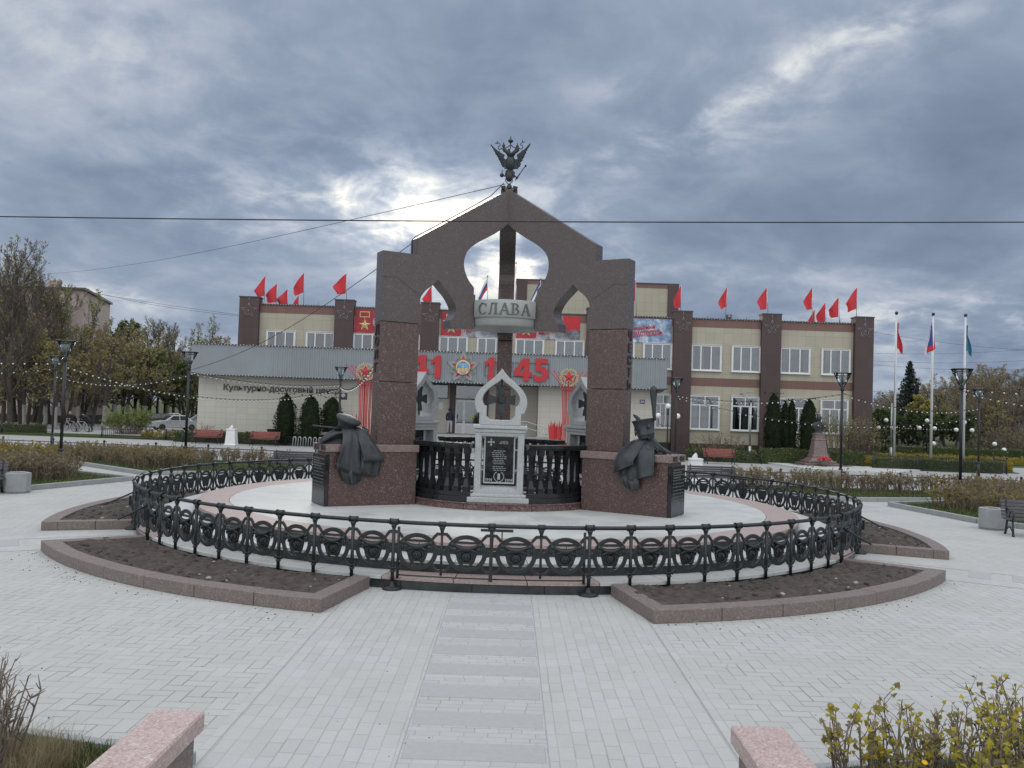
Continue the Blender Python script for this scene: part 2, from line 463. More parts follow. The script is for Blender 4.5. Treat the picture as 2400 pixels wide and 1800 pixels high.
struct('platform_pink_stones', pinkb, M['pink'], bevel=.004); struct('platform_slabs', paleb, M['pale'])
fill = MB(); sector(fill, 0.01, 6.95, 0, ZP - .012, 0, 360, 60); struct('platform_fill', fill, M['gap'])

# ------------------------------------------------------------------ soil beds with granite kerbs
def soil_noise(x, y):
    return .028 * sin(x * 7.1 + 3 * sin(y * 2.3)) * sin(y * 6.3 + 2 * sin(x * 1.7)) + .018 * sin(x * 19 + y * 3) * sin(y * 17 - x * 5)
BEDS = {0: (-20.8, 20.8, 'on the right side of the ring'), 60: (39.2, 80.8, 'behind the ring on the right'), 120: (99.2, 140.8, 'behind the ring on the left'),
        180: (159.2, 201.5, 'on the left side of the ring'), 240: (216, 257.2, 'left of the front path'), 300: (282.8, 324, 'right of the front path')}
KR0, KR1, KZ = 9.93, 10.23, .19
for mid, (a0, a1, where) in BEDS.items():
    bed = thing('flower_bed', 'empty soil bed edged with pink granite kerbstones, ' + where, 'flower bed', P(mid, 9.4), 0, 'soil beds around the ring')
    o = V(bed.location)
    kb = MB(); n = 7
    for k in range(n):
        b0 = a0 + (a1 - a0) * k / n; b1 = a0 + (a1 - a0) * (k + 1) / n
        sector(kb, KR0, KR1, 0, KZ + rr.uniform(-.004, .004), b0 + .025, b1 - .025, 3)
    for a, sg in ((a0, 1), (a1, -1)):       # straight kerbs along the paths
        d = V((cos(radians(a)), sin(radians(a)), 0)); q = V((-sin(radians(a)), cos(radians(a)), 0)) * sg
        for r0, r1 in ((8.5, 9.2), (9.21, KR0 - .005)):
            c = V((CX, CY, 0)) + d * ((r0 + r1) / 2) + q * .13
            kb.obox((c.x, c.y, KZ / 2), (r1 - r0, .26, KZ - .003), radians(a))
    kb.v = [tuple(V(p) - o) for p in kb.v]
    kb.build('kerb', M['kerbstone'], bed, bevel=.008)
    nu, nv = 110, 22
    def sf(u, v, a0=a0, a1=a1, o=o):
        a = a0 + 1. + (a1 - a0 - 2.) * u; r = 8.46 + (9.95 - 8.46) * v
        x, y, _ = P(a, r)
        z = .15 + .02 * sin(pi * v) + soil_noise(x, y)
        if v in (0., 1.) : z = .06
        return (x - o.x, y - o.y, z)
    sb = MB().grid(sf, nu, nv)
    rs = random.Random(mid)
    for _ in range(260):
        a, r = rs.uniform(a0 + 2, a1 - 2), rs.uniform(8.6, 9.8); x, y, _z = P(a, r)
        s_ = rs.choice((.012, .018, .025, .03, .05))
        sb.ball((x - o.x, y - o.y, .16 + soil_noise(x, y)), s_, 6, 1 if rs.random() < .05 else 0, .7)
    sb.build('soil', [M['soil'], M['concrete']], bed, fix=False)
crumbs = MB(); rs = random.Random(3)
for _ in range(130):
    a, r = rs.choice((rs.gauss(226, 6), rs.uniform(216, 257), rs.uniform(283, 324))), 10.3 + abs(rs.gauss(0, .22)); x, y, z = P(a, r)
    crumbs.ball((x, y, .004), rs.choice((.006, .009, .014)), 6, 0, .6)
for _ in range(120):
    crumbs.ball((rs.uniform(-8, 8), rs.uniform(6, 11), .004), rs.choice((.004, .006, .009)), 6, 0, .6)
tag(crumbs.build('soil_crumbs', M['soil'], fix=False), 'crumbs of dark soil scattered on the pale paving below the kerbs', 'dirt', kind='stuff')

# ------------------------------------------------------------------ cast-iron ring fence
FR, RAILZ, PW = 8.47, 1.05, .68
def oval(hw, hh, n=36, cz=.615, point=.0):
    return [(hw * cos(2 * pi * i / n), cz + hh * sin(2 * pi * i / n) * (1.02 if sin(2 * pi * i / n) < 0 else .98)) for i in range(n)]
FRONT0 = front(0, 0, 0)
pan = MB()
pan.merge(shape([oval(.286, .288), oval(.222, .222)], .034, .007), FRONT0)
for sx in (-1, 1):
    top = [(.345, .875), (.285, .875), (.25, .835), (.225, .80), (.195, .825), (.235, .885), (.27, .922), (.345, .922)]
    bot = [(.345, .35), (.285, .35), (.25, .385), (.225, .43), (.195, .405), (.235, .345), (.27, .308), (.345, .308)]
    for pl in (top, bot):
        pan.merge(shape([[(sx * x, y) for x, y in pl]], .034, .005), FRONT0)
    pan.merge(shape([[(sx * x, y) for x, y in ((.345, .58), (.275, .56), (.275, .67), (.345, .65))]], .02), FRONT0)
for i in range(18):
    t = 2 * pi * (i + .5) / 18
    pan.ball((.254 * cos(t), -.019, .615 + .255 * sin(t)), .0095, 6)
panel_me = pan.mesh('panel', M['iron'])
sh = MB()
sh.merge(shape([[(-.15, .715), (.15, .715), (.148, .60), (.118, .49), (.03, .345), (-.03, .345), (-.118, .49), (-.148, .6)], [(-.055, .458), (.055, .458), (0, .395)]], .022, .004), FRONT0)
sh.box(-.215, .215, -.016, .016, .762, .80)
sh.box(-.24, -.14, -.012, .012, .655, .69); sh.box(.14, .24, -.012, .012, .655, .69)
sw = [(-.22 + .44 * i / 12, -.026, .79 - .105 * sin(pi * i / 12)) for i in range(13)]
sh.tube(sw, [.014 + .03 * sin(pi * i / 12) ** 2 for i in range(13)], 8)
for sx in (-1, 1): sh.ball((sx * .19, -.02, .745), .034, 8); sh.tube([(sx * .2, -.02, .74), (sx * .21, -.022, .66), (sx * .185, -.02, .62)], [.016, .018, .006], 6)
ringp = [(.085 * cos(2 * pi * i / 20), -.022, .56 + .085 * sin(2 * pi * i / 20)) for i in range(21)]
sh.tube(ringp, .013, 6, caps=False)
sh.lathe([(.001, 0), (.072, 0), (.06, .012), (.001, .018)], 16)
k0 = len(sh.v) - 64
for i in range(k0, len(sh.v)):
    x, y, z = sh.v[i]; sh.v[i] = (x, -.012 - z, .56 + y)
for sx in (-1, 1): sh.tube([(0, -.03, .66), (sx * .07, -.036, .675), (sx * .135, -.03, .645), (sx * .15, -.02, .60)], [.026, .024, .016, .006], 6)
for sx in (-1, 1):      # relief wings and ribbon on the roundel
    sh.tube([(0, -.034, .545), (sx * .03, -.036, .585), (sx * .052, -.034, .60)], [.012, .011, .004], 6)
    sh.tube([(0, -.034, .53), (sx * .03, -.034, .515), (sx * .05, -.03, .535)], [.01, .008, .003], 6)
    sh.tube([(sx * .02, -.02, .475), (sx * .08, -.02, .50), (sx * .125, -.018, .55)], [.012, .014, .006], 6)
sh.tube([(0, -.034, .50), (0, -.038, .56), (0, -.036, .61)], [.01, .017, .007], 6)
shield_me = sh.mesh('shield', M['iron'])
def post_mb(foot, z0):
    p = MB()
    p.tube([(0, 0, z0), (0, 0, .95)], .029, 8)
    p.lathe([(.024, .27), (.043, .275), (.043, .295), (.026, .30), (.026, .325), (.04, .33), (.04, .345), (.024, .35)], 10)
    p.lathe([(.024, .90), (.027, .94), (.042, .985), (.05, 1.02)], 10)
    p.tube([(-.068, 0, RAILZ + .004), (.068, 0, RAILZ + .004)], .047, 10); p.tube([(-.068, 0, RAILZ + .004), (-.055, 0, RAILZ + .004)], .052, 10); p.tube([(.055, 0, RAILZ + .004), (.068, 0, RAILZ + .004)], .052, 10)
    if foot:
        p.lathe([(.022, .02), (.15, .02), (.15, .032), (.12, .046), (.05, .05), (.036, .10), (.024, .14)], 16)
        p.lathe([(.14, 0), (.15, .004), (.15, .02), (.14, .022)], 16)
    return p
post_me = post_mb(False, .08).mesh('post', M['iron'])
gpost_me = post_mb(True, 0).mesh('post', M['iron'])
def fence_section(name, label, a0, a1, n, gate, group):
    am = (a0 + a1) / 2
    t = thing(name, label, 'gate' if gate else 'fence', P(am, FR), radians(am - 270), group)
    Mi = (Matrix.Translation(t.location) @ Matrix.Rotation(radians(am - 270), 4, 'Z')).inverted()
    rail = MB()
    m = n * 3
    rail.tube([tuple(Mi @ V(P(a0 + (a1 - a0) * i / m, FR, RAILZ))) for i in range(m + 1)], .032, 8)
    rail.build('handrail', M['iron'], t)
    w = 2 * FR * sin(radians((a1 - a0) / n / 2))
    for i in range(n + 1):
        if gate and i not in (0, n): me = post_me
        else: me = gpost_me if gate else post_me
        if not gate and i in (0, n): continue
        a = a0 + (a1 - a0) * i / n
        o = link('post', me, t, Mi @ Matrix.Translation(P(a, FR)) @ Matrix.Rotation(radians(a - 270), 4, 'Z'))
        if gate and i not in (0, n):       # hangs clear of the paving
            o.data = gmid_me
    for i in range(n):
        a = a0 + (a1 - a0) * (i + .5) / n
        p = link('panel', panel_me, t, Mi @ Matrix.Translation(P(a, FR * cos(radians((a1 - a0) / n / 2)))) @ Matrix.Rotation(radians(a - 270), 4, 'Z') @ Matrix.Diagonal((w / PW, 1, 1, 1)))
        link('shield', shield_me, p)
    return t, Mi
gm = MB(); gm.tube([(0, 0, .26), (0, 0, .95)], .02, 8); gm.lathe([(.024, .90), (.027, .94), (.042, .985), (.05, 1.02)], 10); gm.tube([(-.058, 0, RAILZ), (.058, 0, RAILZ)], .044, 10)
gmid_me = gm.mesh('post', M['iron'])
GATES = {270: (10.4, 4, 'at the head of the front walkway'), 330: (8.2, 3, 'on the path at the right front of the ring'), 30: (8.2, 3, 'at the right back of the ring'),
         90: (8.2, 3, 'straight behind the monument'), 150: (8.2, 3, 'at the left back of the ring'), 210: (8.2, 3, 'on the path at the left front of the ring')}
for a, (h, n, where) in GATES.items():
    t, Mi = fence_section('iron_gate', 'black iron gate of oval shields ' + where, a - h, a + h, n, True, 'gates of the ring fence')
    fr = MB()       # frames of the two leaves
    for q in (a - h + .55, a + h - .55):
        fr.tube([tuple(Mi @ V(P(q, FR, .18))), tuple(Mi @ V(P(q, FR, .98)))], .021, 4)
    for q0, q1 in ((a - h + .55, a), (a, a + h - .55)):
        fr.tube([tuple(Mi @ V(P(q0 + (q1 - q0) * i / 6, FR, .235))) for i in range(7)], .011, 4)
    c = Mi @ V(P(a, FR, 0))
    fr.box(c.x - .028, c.x + .028, c.y - .03, c.y + .03, .20, 1.0)
    fr.build('leaf_frame', M['iron'], t)
    la = MB().box(c.x - .17, c.x + .33, c.y - .02, c.y + .02, .965, 1.005).box(c.x + .15, c.x + .17, c.y - .05, c.y - .02, .80, .97)
    la.build('latch', M['iron'], t)
    if a in (210, 330):
        sg = -1 if a == 210 else 1
        for q in (a - h, a + h):
            st = MB()
            st.tube([tuple(Mi @ V(P(q, FR + .02, .80))), tuple(Mi @ V(P(q, FR + .55, .55)))], .018, 6)
            st.build('stay_bar', M['iron'], t); b = Mi @ V(P(q, FR + .05, .62)); MB().obox(b, (.10, .10, .2)).build('stay_block', M['iron'], t)
ks = sorted(GATES)
for i, a in enumerate(ks):
    b = ks[(i + 1) % 6] + (360 if i == 5 else 0)
    a0, a1 = a + GATES[a][0], b - GATES[ks[(i + 1) % 6]][0]
    where = {30: 'behind the monument on the right', 90: 'behind the monument on the left', 150: 'round the left end of the ring', 210: 'in front of the ring left of the gate', 270: 'in front of the ring right of the gate', 330: 'round the right end of the ring'}[a]
    fence_section('iron_fence', 'black cast-iron fence of oval shield panels ' + where, a0, a1, 9 if a in (210, 270) else 9, False, 'sections of the ring fence')
# ------------------------------------------------------------------ the monument: three granite wings at 120 degrees
mon = thing('granite_monument', 'tall brown granite three-winged memorial arch with onion-shaped openings inside the iron ring', 'monument', (CX, CY, ZP))
def wing_basis(a, sg=1):        # local x = outwards along the wing, y = up, z = sideways (sg picks the side)
    u = V((cos(radians(a)), sin(radians(a)), 0)); n = V((cos(radians(a + 90 * sg)), sin(radians(a + 90 * sg)), 0))
    return basis((0, 0, -ZP), u, (0, 0, 1), n)
def ctr(pts): return smooth_poly(pts, 2, False)
big = ctr([(1.02, 5.84), (1.22, 6.05), (1.34, 6.38), (1.27, 6.70), (1.05, 6.92), (.62, 7.17), (.30, 7.38), (.0, 7.66)])
small_out = ctr([(2.44, 5.31), (2.46, 5.45), (2.33, 5.64), (2.12, 5.80), (2.0, 5.92)])
small_in = ctr([(2.0, 5.92), (1.88, 5.78), (1.66, 5.58), (1.50, 5.33), (1.50, 5.18), (1.62, 5.0)])
WING = [(0, 8.5), (2.57, 6.88), (2.57, 6.48), (3.425, 6.48), (3.425, 4.83), (2.40, 4.83), (2.40, 5.31)] + small_out + small_in[1:] + \
       [(1.64, 4.99), (1.64, 4.79), (.975, 4.83), (.975, 5.67), (1.02, 5.67)] + big
WT = .42
GR = {210: ('ДОЛГ', 1), 330: ('ЧЕСТЬ', -1), 90: ('ВЕРА', 1)}
seamw = .006
for a, (word, sg) in GR.items():
    B = wing_basis(a, sg)
    MB().merge(shape([WING], WT + .006, .008), B).build('arch_wing', M['brown'], mon)
    seam = MB()
    for p, q in (((3.425, 5.86), (3.07, 5.885)), ((3.07, 5.885), (2.47, 5.50)), ((2.40, 5.29), (2.42, 5.29))):
        d = V((q[0] - p[0], q[1] - p[1])); L = d.length; nx, ny = -d.y / L * seamw, d.x / L * seamw
        for s_ in (-1, 1):
            z = s_ * (WT / 2 + .004)
            seam.merge(MB().add([(p[0] - nx, p[1] - ny, z), (q[0] - nx, q[1] - ny, z), (q[0] + nx, q[1] + ny, z), (p[0] + nx, p[1] + ny, z)], [(0, 1, 2, 3)]), B)
    seam.build('joint', M['engrave'], mon, fix=False)
    pier = MB()
    for z0, z1 in ((1.957, 3.412), (3.42, 4.825)):
        pier.merge(MB().box(2.45, 3.42, z0, z1, -WT / 2, WT / 2), B)
    po = pier.build('pier', M['red'], mon, bevel=.012)
    # edge strips of the narrow end face, pale chamfer lines as on the stone
    E_ = basis((0, 0, 0), (0, 0, 0), (0, 0, 0), (0, 0, 0))
    le = MB()
    h = .285 if len(word) == 4 else .275
    for i, chh in enumerate(word):
        tx = text(chh, .30, .03, .004, sx=1.05)
        zc = 4.64 - i * (h + .02) if len(word) == 4 else 4.66 - i * (h + .01)
        # the end face looks outwards: local x of the text runs sideways, y up, z outwards
        u = V((cos(radians(a)), sin(radians(a)), 0)); r_ = V((-sin(radians(a)), cos(radians(a)), 0))
        le.merge(tx, basis(tuple(u * 3.425 + V((0, 0, zc - ZP))), r_, (0, 0, 1), u))
    le.build('lettering', M['engrave'], po)
    base = MB().merge(MB().box(2.5, 4.6, ZP - .0, 1.785, -.45, .45), B)
    bo = base.build('pedestal', M['red'], mon, bevel=.006)
    MB().merge(MB().box(2.46, 4.69, 1.787, 1.955, -.495, .495), B).build('cap_stone', M['cap'], bo, bevel=.01)
    sl = MB().merge(MB().box(4.603, 4.70, ZP + .01, 1.72, -.45, .45), B).build('text_slab', M['black'], bo, bevel=.006)
    u = V((cos(radians(a)), sin(radians(a)), 0)); r_ = V((-sin(radians(a)), cos(radians(a)), 0))
    yr = {210: '1853 - 1856', 330: '1812 - 1814', 90: '1941 - 1945'}[a]
    MB().merge(figures(yr, .17, .012, .006), basis(tuple(u * 4.69 + V((0, 0, 1.87 - ZP))), r_, (0, 0, 1), u)).build('lettering', M['engrave'], bo)
    et = MB(); rs = random.Random(a)
    zz = 1.64; row = 0
    while zz > .95:
        x = -.36
        wmax = .36 if row not in (1, 3) else rs.uniform(-.05, .2)
        while x < wmax:
            w = rs.uniform(.03, .12) if row < 4 else .05
            et.merge(MB().box(x, min(x + w, .38), zz - .028, zz, 0, .004), basis(tuple(u * 4.701 + V((0, 0, -ZP))), r_, (0, 0, 1), u))
            x += w + (.02 if row < 4 else .045)
        zz -= .058 if row < 4 else .075; row += 1
    et.build('lettering', M['stonetext'], sl, fix=False)
# drum that ties the wings together
dr = MB().lathe([(.5, 4.885), (.93, 4.89), (.965, 4.93), (.975, 5.085), (.975, 5.10), (1.01, 5.105), (1.02, 5.12), (1.02, 5.525), (1.005, 5.54), (.5, 5.55)], 72, (0, 0, -ZP))
dro = dr.build('drum', M['drum'], mon)
def serif_word(word, size):
    """capital letters with thin slab serifs"""
    mb = MB(); x = 0
    T, S, H_ = .055 * size, .032 * size, .70 * size
    def bar(x0, x1, y0, y1): mb.box(x0, x1, y0, y1, -.02, .02)
    def line(p, q, t):
        d = V((q[0] - p[0], q[1] - p[1])); L = d.length; nx, ny = -d.y / L * t, d.x / L * t
        mb.add([(p[0] - nx, p[1] - ny, z) for z in (-.02, .02)] + [(p[0] + nx, p[1] + ny, z) for z in (-.02, .02)] + [(q[0] - nx, q[1] - ny, z) for z in (-.02, .02)] + [(q[0] + nx, q[1] + ny, z) for z in (-.02, .02)],
               [(0, 2, 3, 1), (4, 5, 7, 6), (1, 3, 7, 5), (0, 4, 6, 2), (0, 1, 5, 4), (2, 6, 7, 3)])
    for ch in word:
        if ch == 'С':
            o = [((.30 + .30 * cos(t)) * size, H_ / 2 + (H_ / 2) * sin(t)) for t in [radians(d) for d in range(42, 319, 12)]]
            i_ = [((.32 + .215 * cos(t)) * size, H_ / 2 + (H_ / 2 - .035 * size) * sin(t)) for t in [radians(d) for d in range(318, 41, -12)]]
            g = shape([[(px + x, py) for px, py in o + i_]], .04); mb.merge(g)
            bar(x + .52 * size, x + .55 * size, .46 * size, .66 * size); x += .66 * size
        elif ch == 'Л':
            line((x + .50 * size, 0), (x + .50 * size, H_), T); line((x + .16 * size, .05 * size), (x + .26 * size, H_), S)
            bar(x + .20 * size, x + .60 * size, H_ - .035 * size, H_); bar(x + .41 * size, x + .62 * size, 0, .03 * size); bar(x + .04 * size, x + .2 * size, 0, .06 * size); x += .70 * size
        elif ch == 'А':
            line((x + .10 * size, 0), (x + .33 * size, H_), S); line((x + .34 * size, H_), (x + .58 * size, 0), T); bar(x + .2 * size, x + .46 * size, .22 * size, .25 * size)
            bar(x + .0, x + .2 * size, 0, .03 * size); bar(x + .47 * size, x + .70 * size, 0, .03 * size); x += .72 * size
        elif ch == 'В':
            line((x + .14 * size, 0), (x + .14 * size, H_), T); bar(x, x + .3 * size, 0, .03 * size); bar(x, x + .3 * size, H_ - .03 * size, H_)
            for yc, ry, rx in ((.525, .175, .22), (.19, .19, .27)):
                o = [((.26 + rx * cos(t)) * size, (yc + ry * sin(t)) * size) for t in [radians(d) for d in range(-90, 91, 15)]]
                i_ = [((.26 + (rx - .10) * cos(t)) * size, (yc + (ry - .03) * sin(t)) * size) for t in [radians(d) for d in range(90, -91, -15)]]
                mb.merge(shape([[(px + x, py) for px, py in o + i_]], .04))
            x += .64 * size
    mb.v = [(px - x / 2, py - H_ / 2, pz) for px, py, pz in mb.v]
    return mb
for a in (270, 30, 150):
    wm = serif_word('СЛАВА', .40); u = V((cos(radians(a)), sin(radians(a)), 0)); r_ = V((-sin(radians(a)), cos(radians(a)), 0))
    RR = 1.022
    wm.v = [tuple(u * (RR + z) * cos(x / RR) + r_ * (RR + z) * sin(x / RR) + V((0, 0, 5.31 + y - ZP))) for x, y, z in wm.v]
    if a == 270: wm.build('lettering', M['stonetext'], dro)
# stepped curb and inner floor
cu = MB()
for k in range(30):
    sector(cu, 1.7, 2.5, ZP - .05, .71, k * 12 + .12, k * 12 + 11.88, 3)
cu.v = [(x - CX, y - CY, z - ZP) for x, y, z in cu.v]; cu.build('curb', M['curb'], mon, bevel=.006)
ct = MB(); sector(ct, 1.65, 2.53, .712, .738, 0, 360, 60); ct.v = [(x - CX, y - CY, z - ZP) for x, y, z in ct.v]; ct.build('curb_top', M['curb'], mon)
fl = MB(); sector(fl, .02, 1.66, .55, .66, 0, 360, 48); fl.v = [(x - CX, y - CY, z - ZP) for x, y, z in fl.v]; fl.build('inner_floor', M['pale'], mon)

# black balustrades
bal_prof = [(.098, .96), (.098, 1.07), (.088, 1.09), (.05, 1.25), (.046, 1.38), (.06, 1.62), (.078, 1.80), (.078, 1.82), (.098, 1.83), (.098, 1.945)]
bal_me = MB().lathe(bal_prof, 4, (0, 0, 0), 0, False, rot=pi / 4).mesh('baluster', M['black'])
for i, (a0, a1, where) in enumerate(((212.5, 254.5, 'left of the front shrine'), (285.5, 327.5, 'right of the front shrine'), (332.5, 14.5 + 360, 'on the right behind the right wing'), (45.5, 87.5, 'at the back on the right'), (92.5, 134.5, 'at the back on the left'), (165.5, 207.5, 'on the left behind the left wing'))):
    t = thing('stone_balustrade', 'curved polished black stone balustrade ' + where, 'balustrade', P((a0 + a1) / 2, 2.28, .738), 0, 'black balustrades of the monument')
    o = V(t.location)
    for nm, parts in (('rail', ((2.14, 2.46, 1.95, 1.985), (2.10, 2.50, 1.985, 2.065))), ('plinth', ((2.14, 2.44, .738, .86), (2.17, 2.41, .86, .96)))):
        g = MB()
        for r0, r1, z0, z1 in parts: sector(g, r0, r1, z0, z1, a0, a1)
        g.v = [tuple(V(p) - o) for p in g.v]; g.build(nm, M['black'], t, bevel=.006)
    for k in range(7):
        a = a0 + (a1 - a0) * (k + .5) / 7; p = V(P(a, 2.29)) - o
        link('baluster', bal_me, t, Matrix.Translation((p.x, p.y, -o.z)) @ Matrix.Rotation(radians(a - 270), 4, 'Z'))

# grey granite shrines with crosses
og_out = [(.47, 2.49), (.47, 2.755)] + ctr([(.545, 2.775), (.60, 2.93), (.605, 3.08), (.53, 3.27), (.36, 3.44), (.20, 3.565), (.09, 3.68), (.0, 3.80)])
og_in = [(.24, 2.615), (.33, 2.70), (.33, 2.93)] + ctr([(.385, 2.945), (.435, 3.05), (.425, 3.15), (.34, 3.29), (.18, 3.415), (.07, 3.49), (0, 3.56)])
def mirror(p): return p + [(-x, y) for x, y in p[::-1] if x > 1e-6]
def cross_shape(s, depth):
    arm = [(.13, .15), (.38, .95), (.33, 1.0), (-.33, 1.0), (-.38, .95), (-.13, .15)]
    pts = []
    for k in range(4):
        c_, s_ = cos(-k * pi / 2), sin(-k * pi / 2)
        a_ = [(-x, y) for x, y in arm]
        pts += [((x * c_ - y * s_) * s, (x * s_ + y * c_) * s) for x, y in a_]
    return shape([pts], depth, .006)
wh = {270: 'facing the front walkway', 30: 'behind the right pier', 150: 'behind the left pier'}
for a in (270, 30, 150):
    t = thing('memorial_shrine', 'grey granite shrine with onion-shaped frame and dark cross ' + wh[a], 'shrine', P(a, 2.1 if a == 270 else 2.78, .738), radians(a - 270), 'granite shrines between the wings')
    D = Matrix.Translation((0, 0, -.738))
    z0 = .738
    if a != 270: MB().merge(MB().box(-.8, .8, -.32, .42, .57, .736), D).build('footing', M['curb'], t, bevel=.006)
    bs = MB().merge(MB().box(-.70, .70, -.26, .45, z0, .86), D).merge(MB().box(-.635, .635, -.20, .42, .862, .93), D)
    bs.build('stepped_base', M['grey'], t, bevel=.012)
    hole = [(.42, 1.02), (.42, 2.24), (-.42, 2.24), (-.42, 1.02)]
    bd = MB().merge(shape([[(.565, .932), (.565, 2.32), (-.565, 2.32), (-.565, .932)], hole], .42, .008), D @ front(0, .19, 0))
    # sloping reveals
    for sx in (-1, 1): bd.merge(MB().add([(sx * .47, -.03, .98), (sx * .47, -.03, 2.28), (sx * .40, .18, 2.22), (sx * .40, .18, 1.04), (sx * .56, -.03, .93), (sx * .56, -.03, 2.32)], [(0, 1, 2, 3), (0, 4, 5, 1)]), D)
    bd.merge(MB().add([(-.47, -.03, 2.28), (.47, -.03, 2.28), (.40, .18, 2.22), (-.40, .18, 2.22), (-.56, -.03, 2.32), (.56, -.03, 2.32)], [(0, 1, 2, 3), (0, 1, 5, 4)]), D)
    bd.merge(MB().add([(-.47, -.03, .98), (.47, -.03, .98), (.40, .18, 1.10), (-.40, .18, 1.10), (-.56, -.03, .93), (.56, -.03, .93)], [(0, 1, 2, 3), (0, 1, 5, 4)]), D)
    bd.build('body', M['grey'], t, fix=False)
    cp = MB().merge(MB().box(-.585, .585, -.06, .42, 2.322, 2.405), D).merge(MB().box(-.625, .625, -.10, .46, 2.408, 2.488), D)
    cp.build('cornice', M['grey'], t, bevel=.012)
    MB().merge(shape([mirror(og_out), mirror(og_in)], .40, .012), D @ front(0, .19, 0)).build('onion_frame', M['grey'], t)
    pl = MB().merge(MB().box(-.335, .335, .10, .13, 1.175, 2.235), D).build('plaque', M['black'], t, bevel=.003)
    fr = MB().merge(shape([[(.36, 1.15), (.36, 2.26), (-.36, 2.26), (-.36, 1.15)], [(.325, 1.185), (.325, 2.225), (-.325, 2.225), (-.325, 1.185)]], .05, .004), D @ front(0, .11, 0))
    for z in (1.46, 1.93):
        for sx in (-1, 1): fr.merge(MB().box(min(sx * .36, sx * .42), max(sx * .36, sx * .42), .10, .13, z - .018, z + .018), D)
    fr.build('plaque_frame', M['grey'], pl)
    et = MB(); rs = random.Random(a)
    F_ = D @ front(0, .0985, 0)
    et.merge(MB().merge(shape([[(x - .20, y + 2.10) for x, y in q] for q in ([(-.08, -.025), (-.03, -.012), (-.012, -.03), (-.025, -.08), (.025, -.08), (.012, -.03), (.03, -.012), (.08, -.025), (.08, .025), (.03, .012), (.012, .03), (.025, .08), (-.025, .08), (-.012, .03), (-.03, .012), (-.08, .025)],)], .002)), F_)
    for k, z in enumerate((2.12, 2.095, 2.07, 1.90, 1.855, 1.81, 1.77, 1.725, 1.685, 1.645, 1.605, 1.54, 1.50, 1.455)):
        x0, x1 = ((-.02, .22), (-.17, .15))[k >= 3]
        x0 += rs.uniform(-.01, .05); x = x0; x1 -= rs.uniform(0, .08)
        while x < x1:
            w = rs.uniform(.03, .08); et.merge(MB().box(x, x + w, z - .006, z + .006, 0, .002), F_); x += w + .014
    for s_, r0 in ((-1, .115), (1, .115)):
        wp = [(s_ * r0 * cos(t), 1.31 + r0 * sin(t)) for t in [radians(-85 + 15 * i) for i in range(11)]]
        et.merge(MB().tube([(x, y, 0) for x, y in wp], [.006 + .009 * (i % 2) for i in range(11)], 5), F_)
    et.merge(MB().box(-.03, .03, 1.24, 1.38, 0, .002), F_)
    et.merge(figures('1914', .085, .003, .003), F_ @ Matrix.Translation((-.23, 1.235, 0))); et.merge(figures('2014', .085, .003, .003), F_ @ Matrix.Translation((.23, 1.235, 0)))
    et.build('lettering', M['etch'], pl)
    cr = MB().merge(cross_shape(.325, .05), D @ front(0, .19, 3.08))
    cr.merge(MB().lathe([(.001, -.05), (.07, -.045), (.10, -.03), (.105, .03), (.07, .045), (.001, .05)], 16), D @ front(0, .19, 3.08))
    cr.merge(MB().tube([(0, .19, 2.615), (0, .19, 2.80)], .022, 8), D); cr.merge(MB().tube([(0, .19, 3.36), (0, .19, 3.55)], .015, 8), D)
    for q in range(5): cr.merge(MB().ball((.05 * cos(q * 1.26), .14, 3.08 + .05 * sin(q * 1.26)), .022, 6), D)
    cr.build('cross', M['bronze'], t)

# ------------------------------------------------------------------ double-headed eagle on the apex
def eag(pts):       # traced outline -> metres, sideways and up from the foot of the figure
    out = []
    th = radians(1.6)
    for x, y in pts:
        dx, dy = (x - 572) / 955, (1450 - y) / 955
        out.append((dx * cos(th) - dy * sin(th) + .0, dx * sin(th) + dy * cos(th)))
    return out
OUT = [(105, 325), (130, 338), (200, 410), (260, 460), (300, 497), (318, 486), (345, 522), (390, 555), (438, 575), (457, 602), (430, 640), (445, 675), (475, 700), (505, 685), (521, 640), (508, 600), (490, 540), (455, 485), (405, 462), (384, 440), (405, 425), (395, 385), (390, 352), (410, 328), (422, 318), (420, 300), (412, 292), (424, 290), (425, 275), (433, 275), (434, 290), (445, 292), (437, 302), (437, 318), (458, 332), (467, 360), (458, 392), (472, 418), (500, 455), (545, 500), (548, 462), (525, 445), (552, 432), (578, 425), (590, 470), (600, 520), (622, 540), (660, 490), (708, 440), (722, 408), (725, 372), (745, 346), (762, 338), (764, 322), (752, 312), (765, 308), (767, 294), (775, 294), (777, 308), (788, 312), (778, 322), (777, 336), (800, 360), (795, 392), (808, 430), (816, 478), (795, 485), (760, 495), (718, 545), (690, 602), (680, 640), (700, 682), (730, 705), (762, 690), (777, 660), (748, 612), (760, 578), (800, 550), (850, 512), (880, 465), (898, 476), (960, 420), (1040, 330), (1072, 294), (1087, 318), (1042, 400), (980, 482), (986, 515), (960, 560), (936, 602), (943, 625), (915, 660), (890, 690), (902, 708), (878, 735), (852, 755), (836, 790), (862, 805), (832, 832), (842, 862), (806, 882), (770, 932), (712, 925), (682, 935), (648, 978), (690, 990), (712, 1020), (700, 1060), (714, 1095), (735, 1115), (705, 1140), (668, 1105), (652, 1170), (662, 1232), (595, 1300), (622, 1345), (638, 1392), (625, 1450), (512, 1450), (498, 1385), (540, 1312), (466, 1222), (490, 1098), (440, 1125), (430, 1105), (462, 1085), (458, 1050), (475, 1030), (476, 980), (515, 962), (505, 928), (470, 925), (435, 910), (424, 880), (390, 872), (385, 835), (360, 822), (374, 790), (342, 765), (350, 742), (318, 712), (300, 690), (300, 655), (272, 625), (270, 600), (240, 575), (215, 540), (208, 515), (160, 435), (105, 345)]
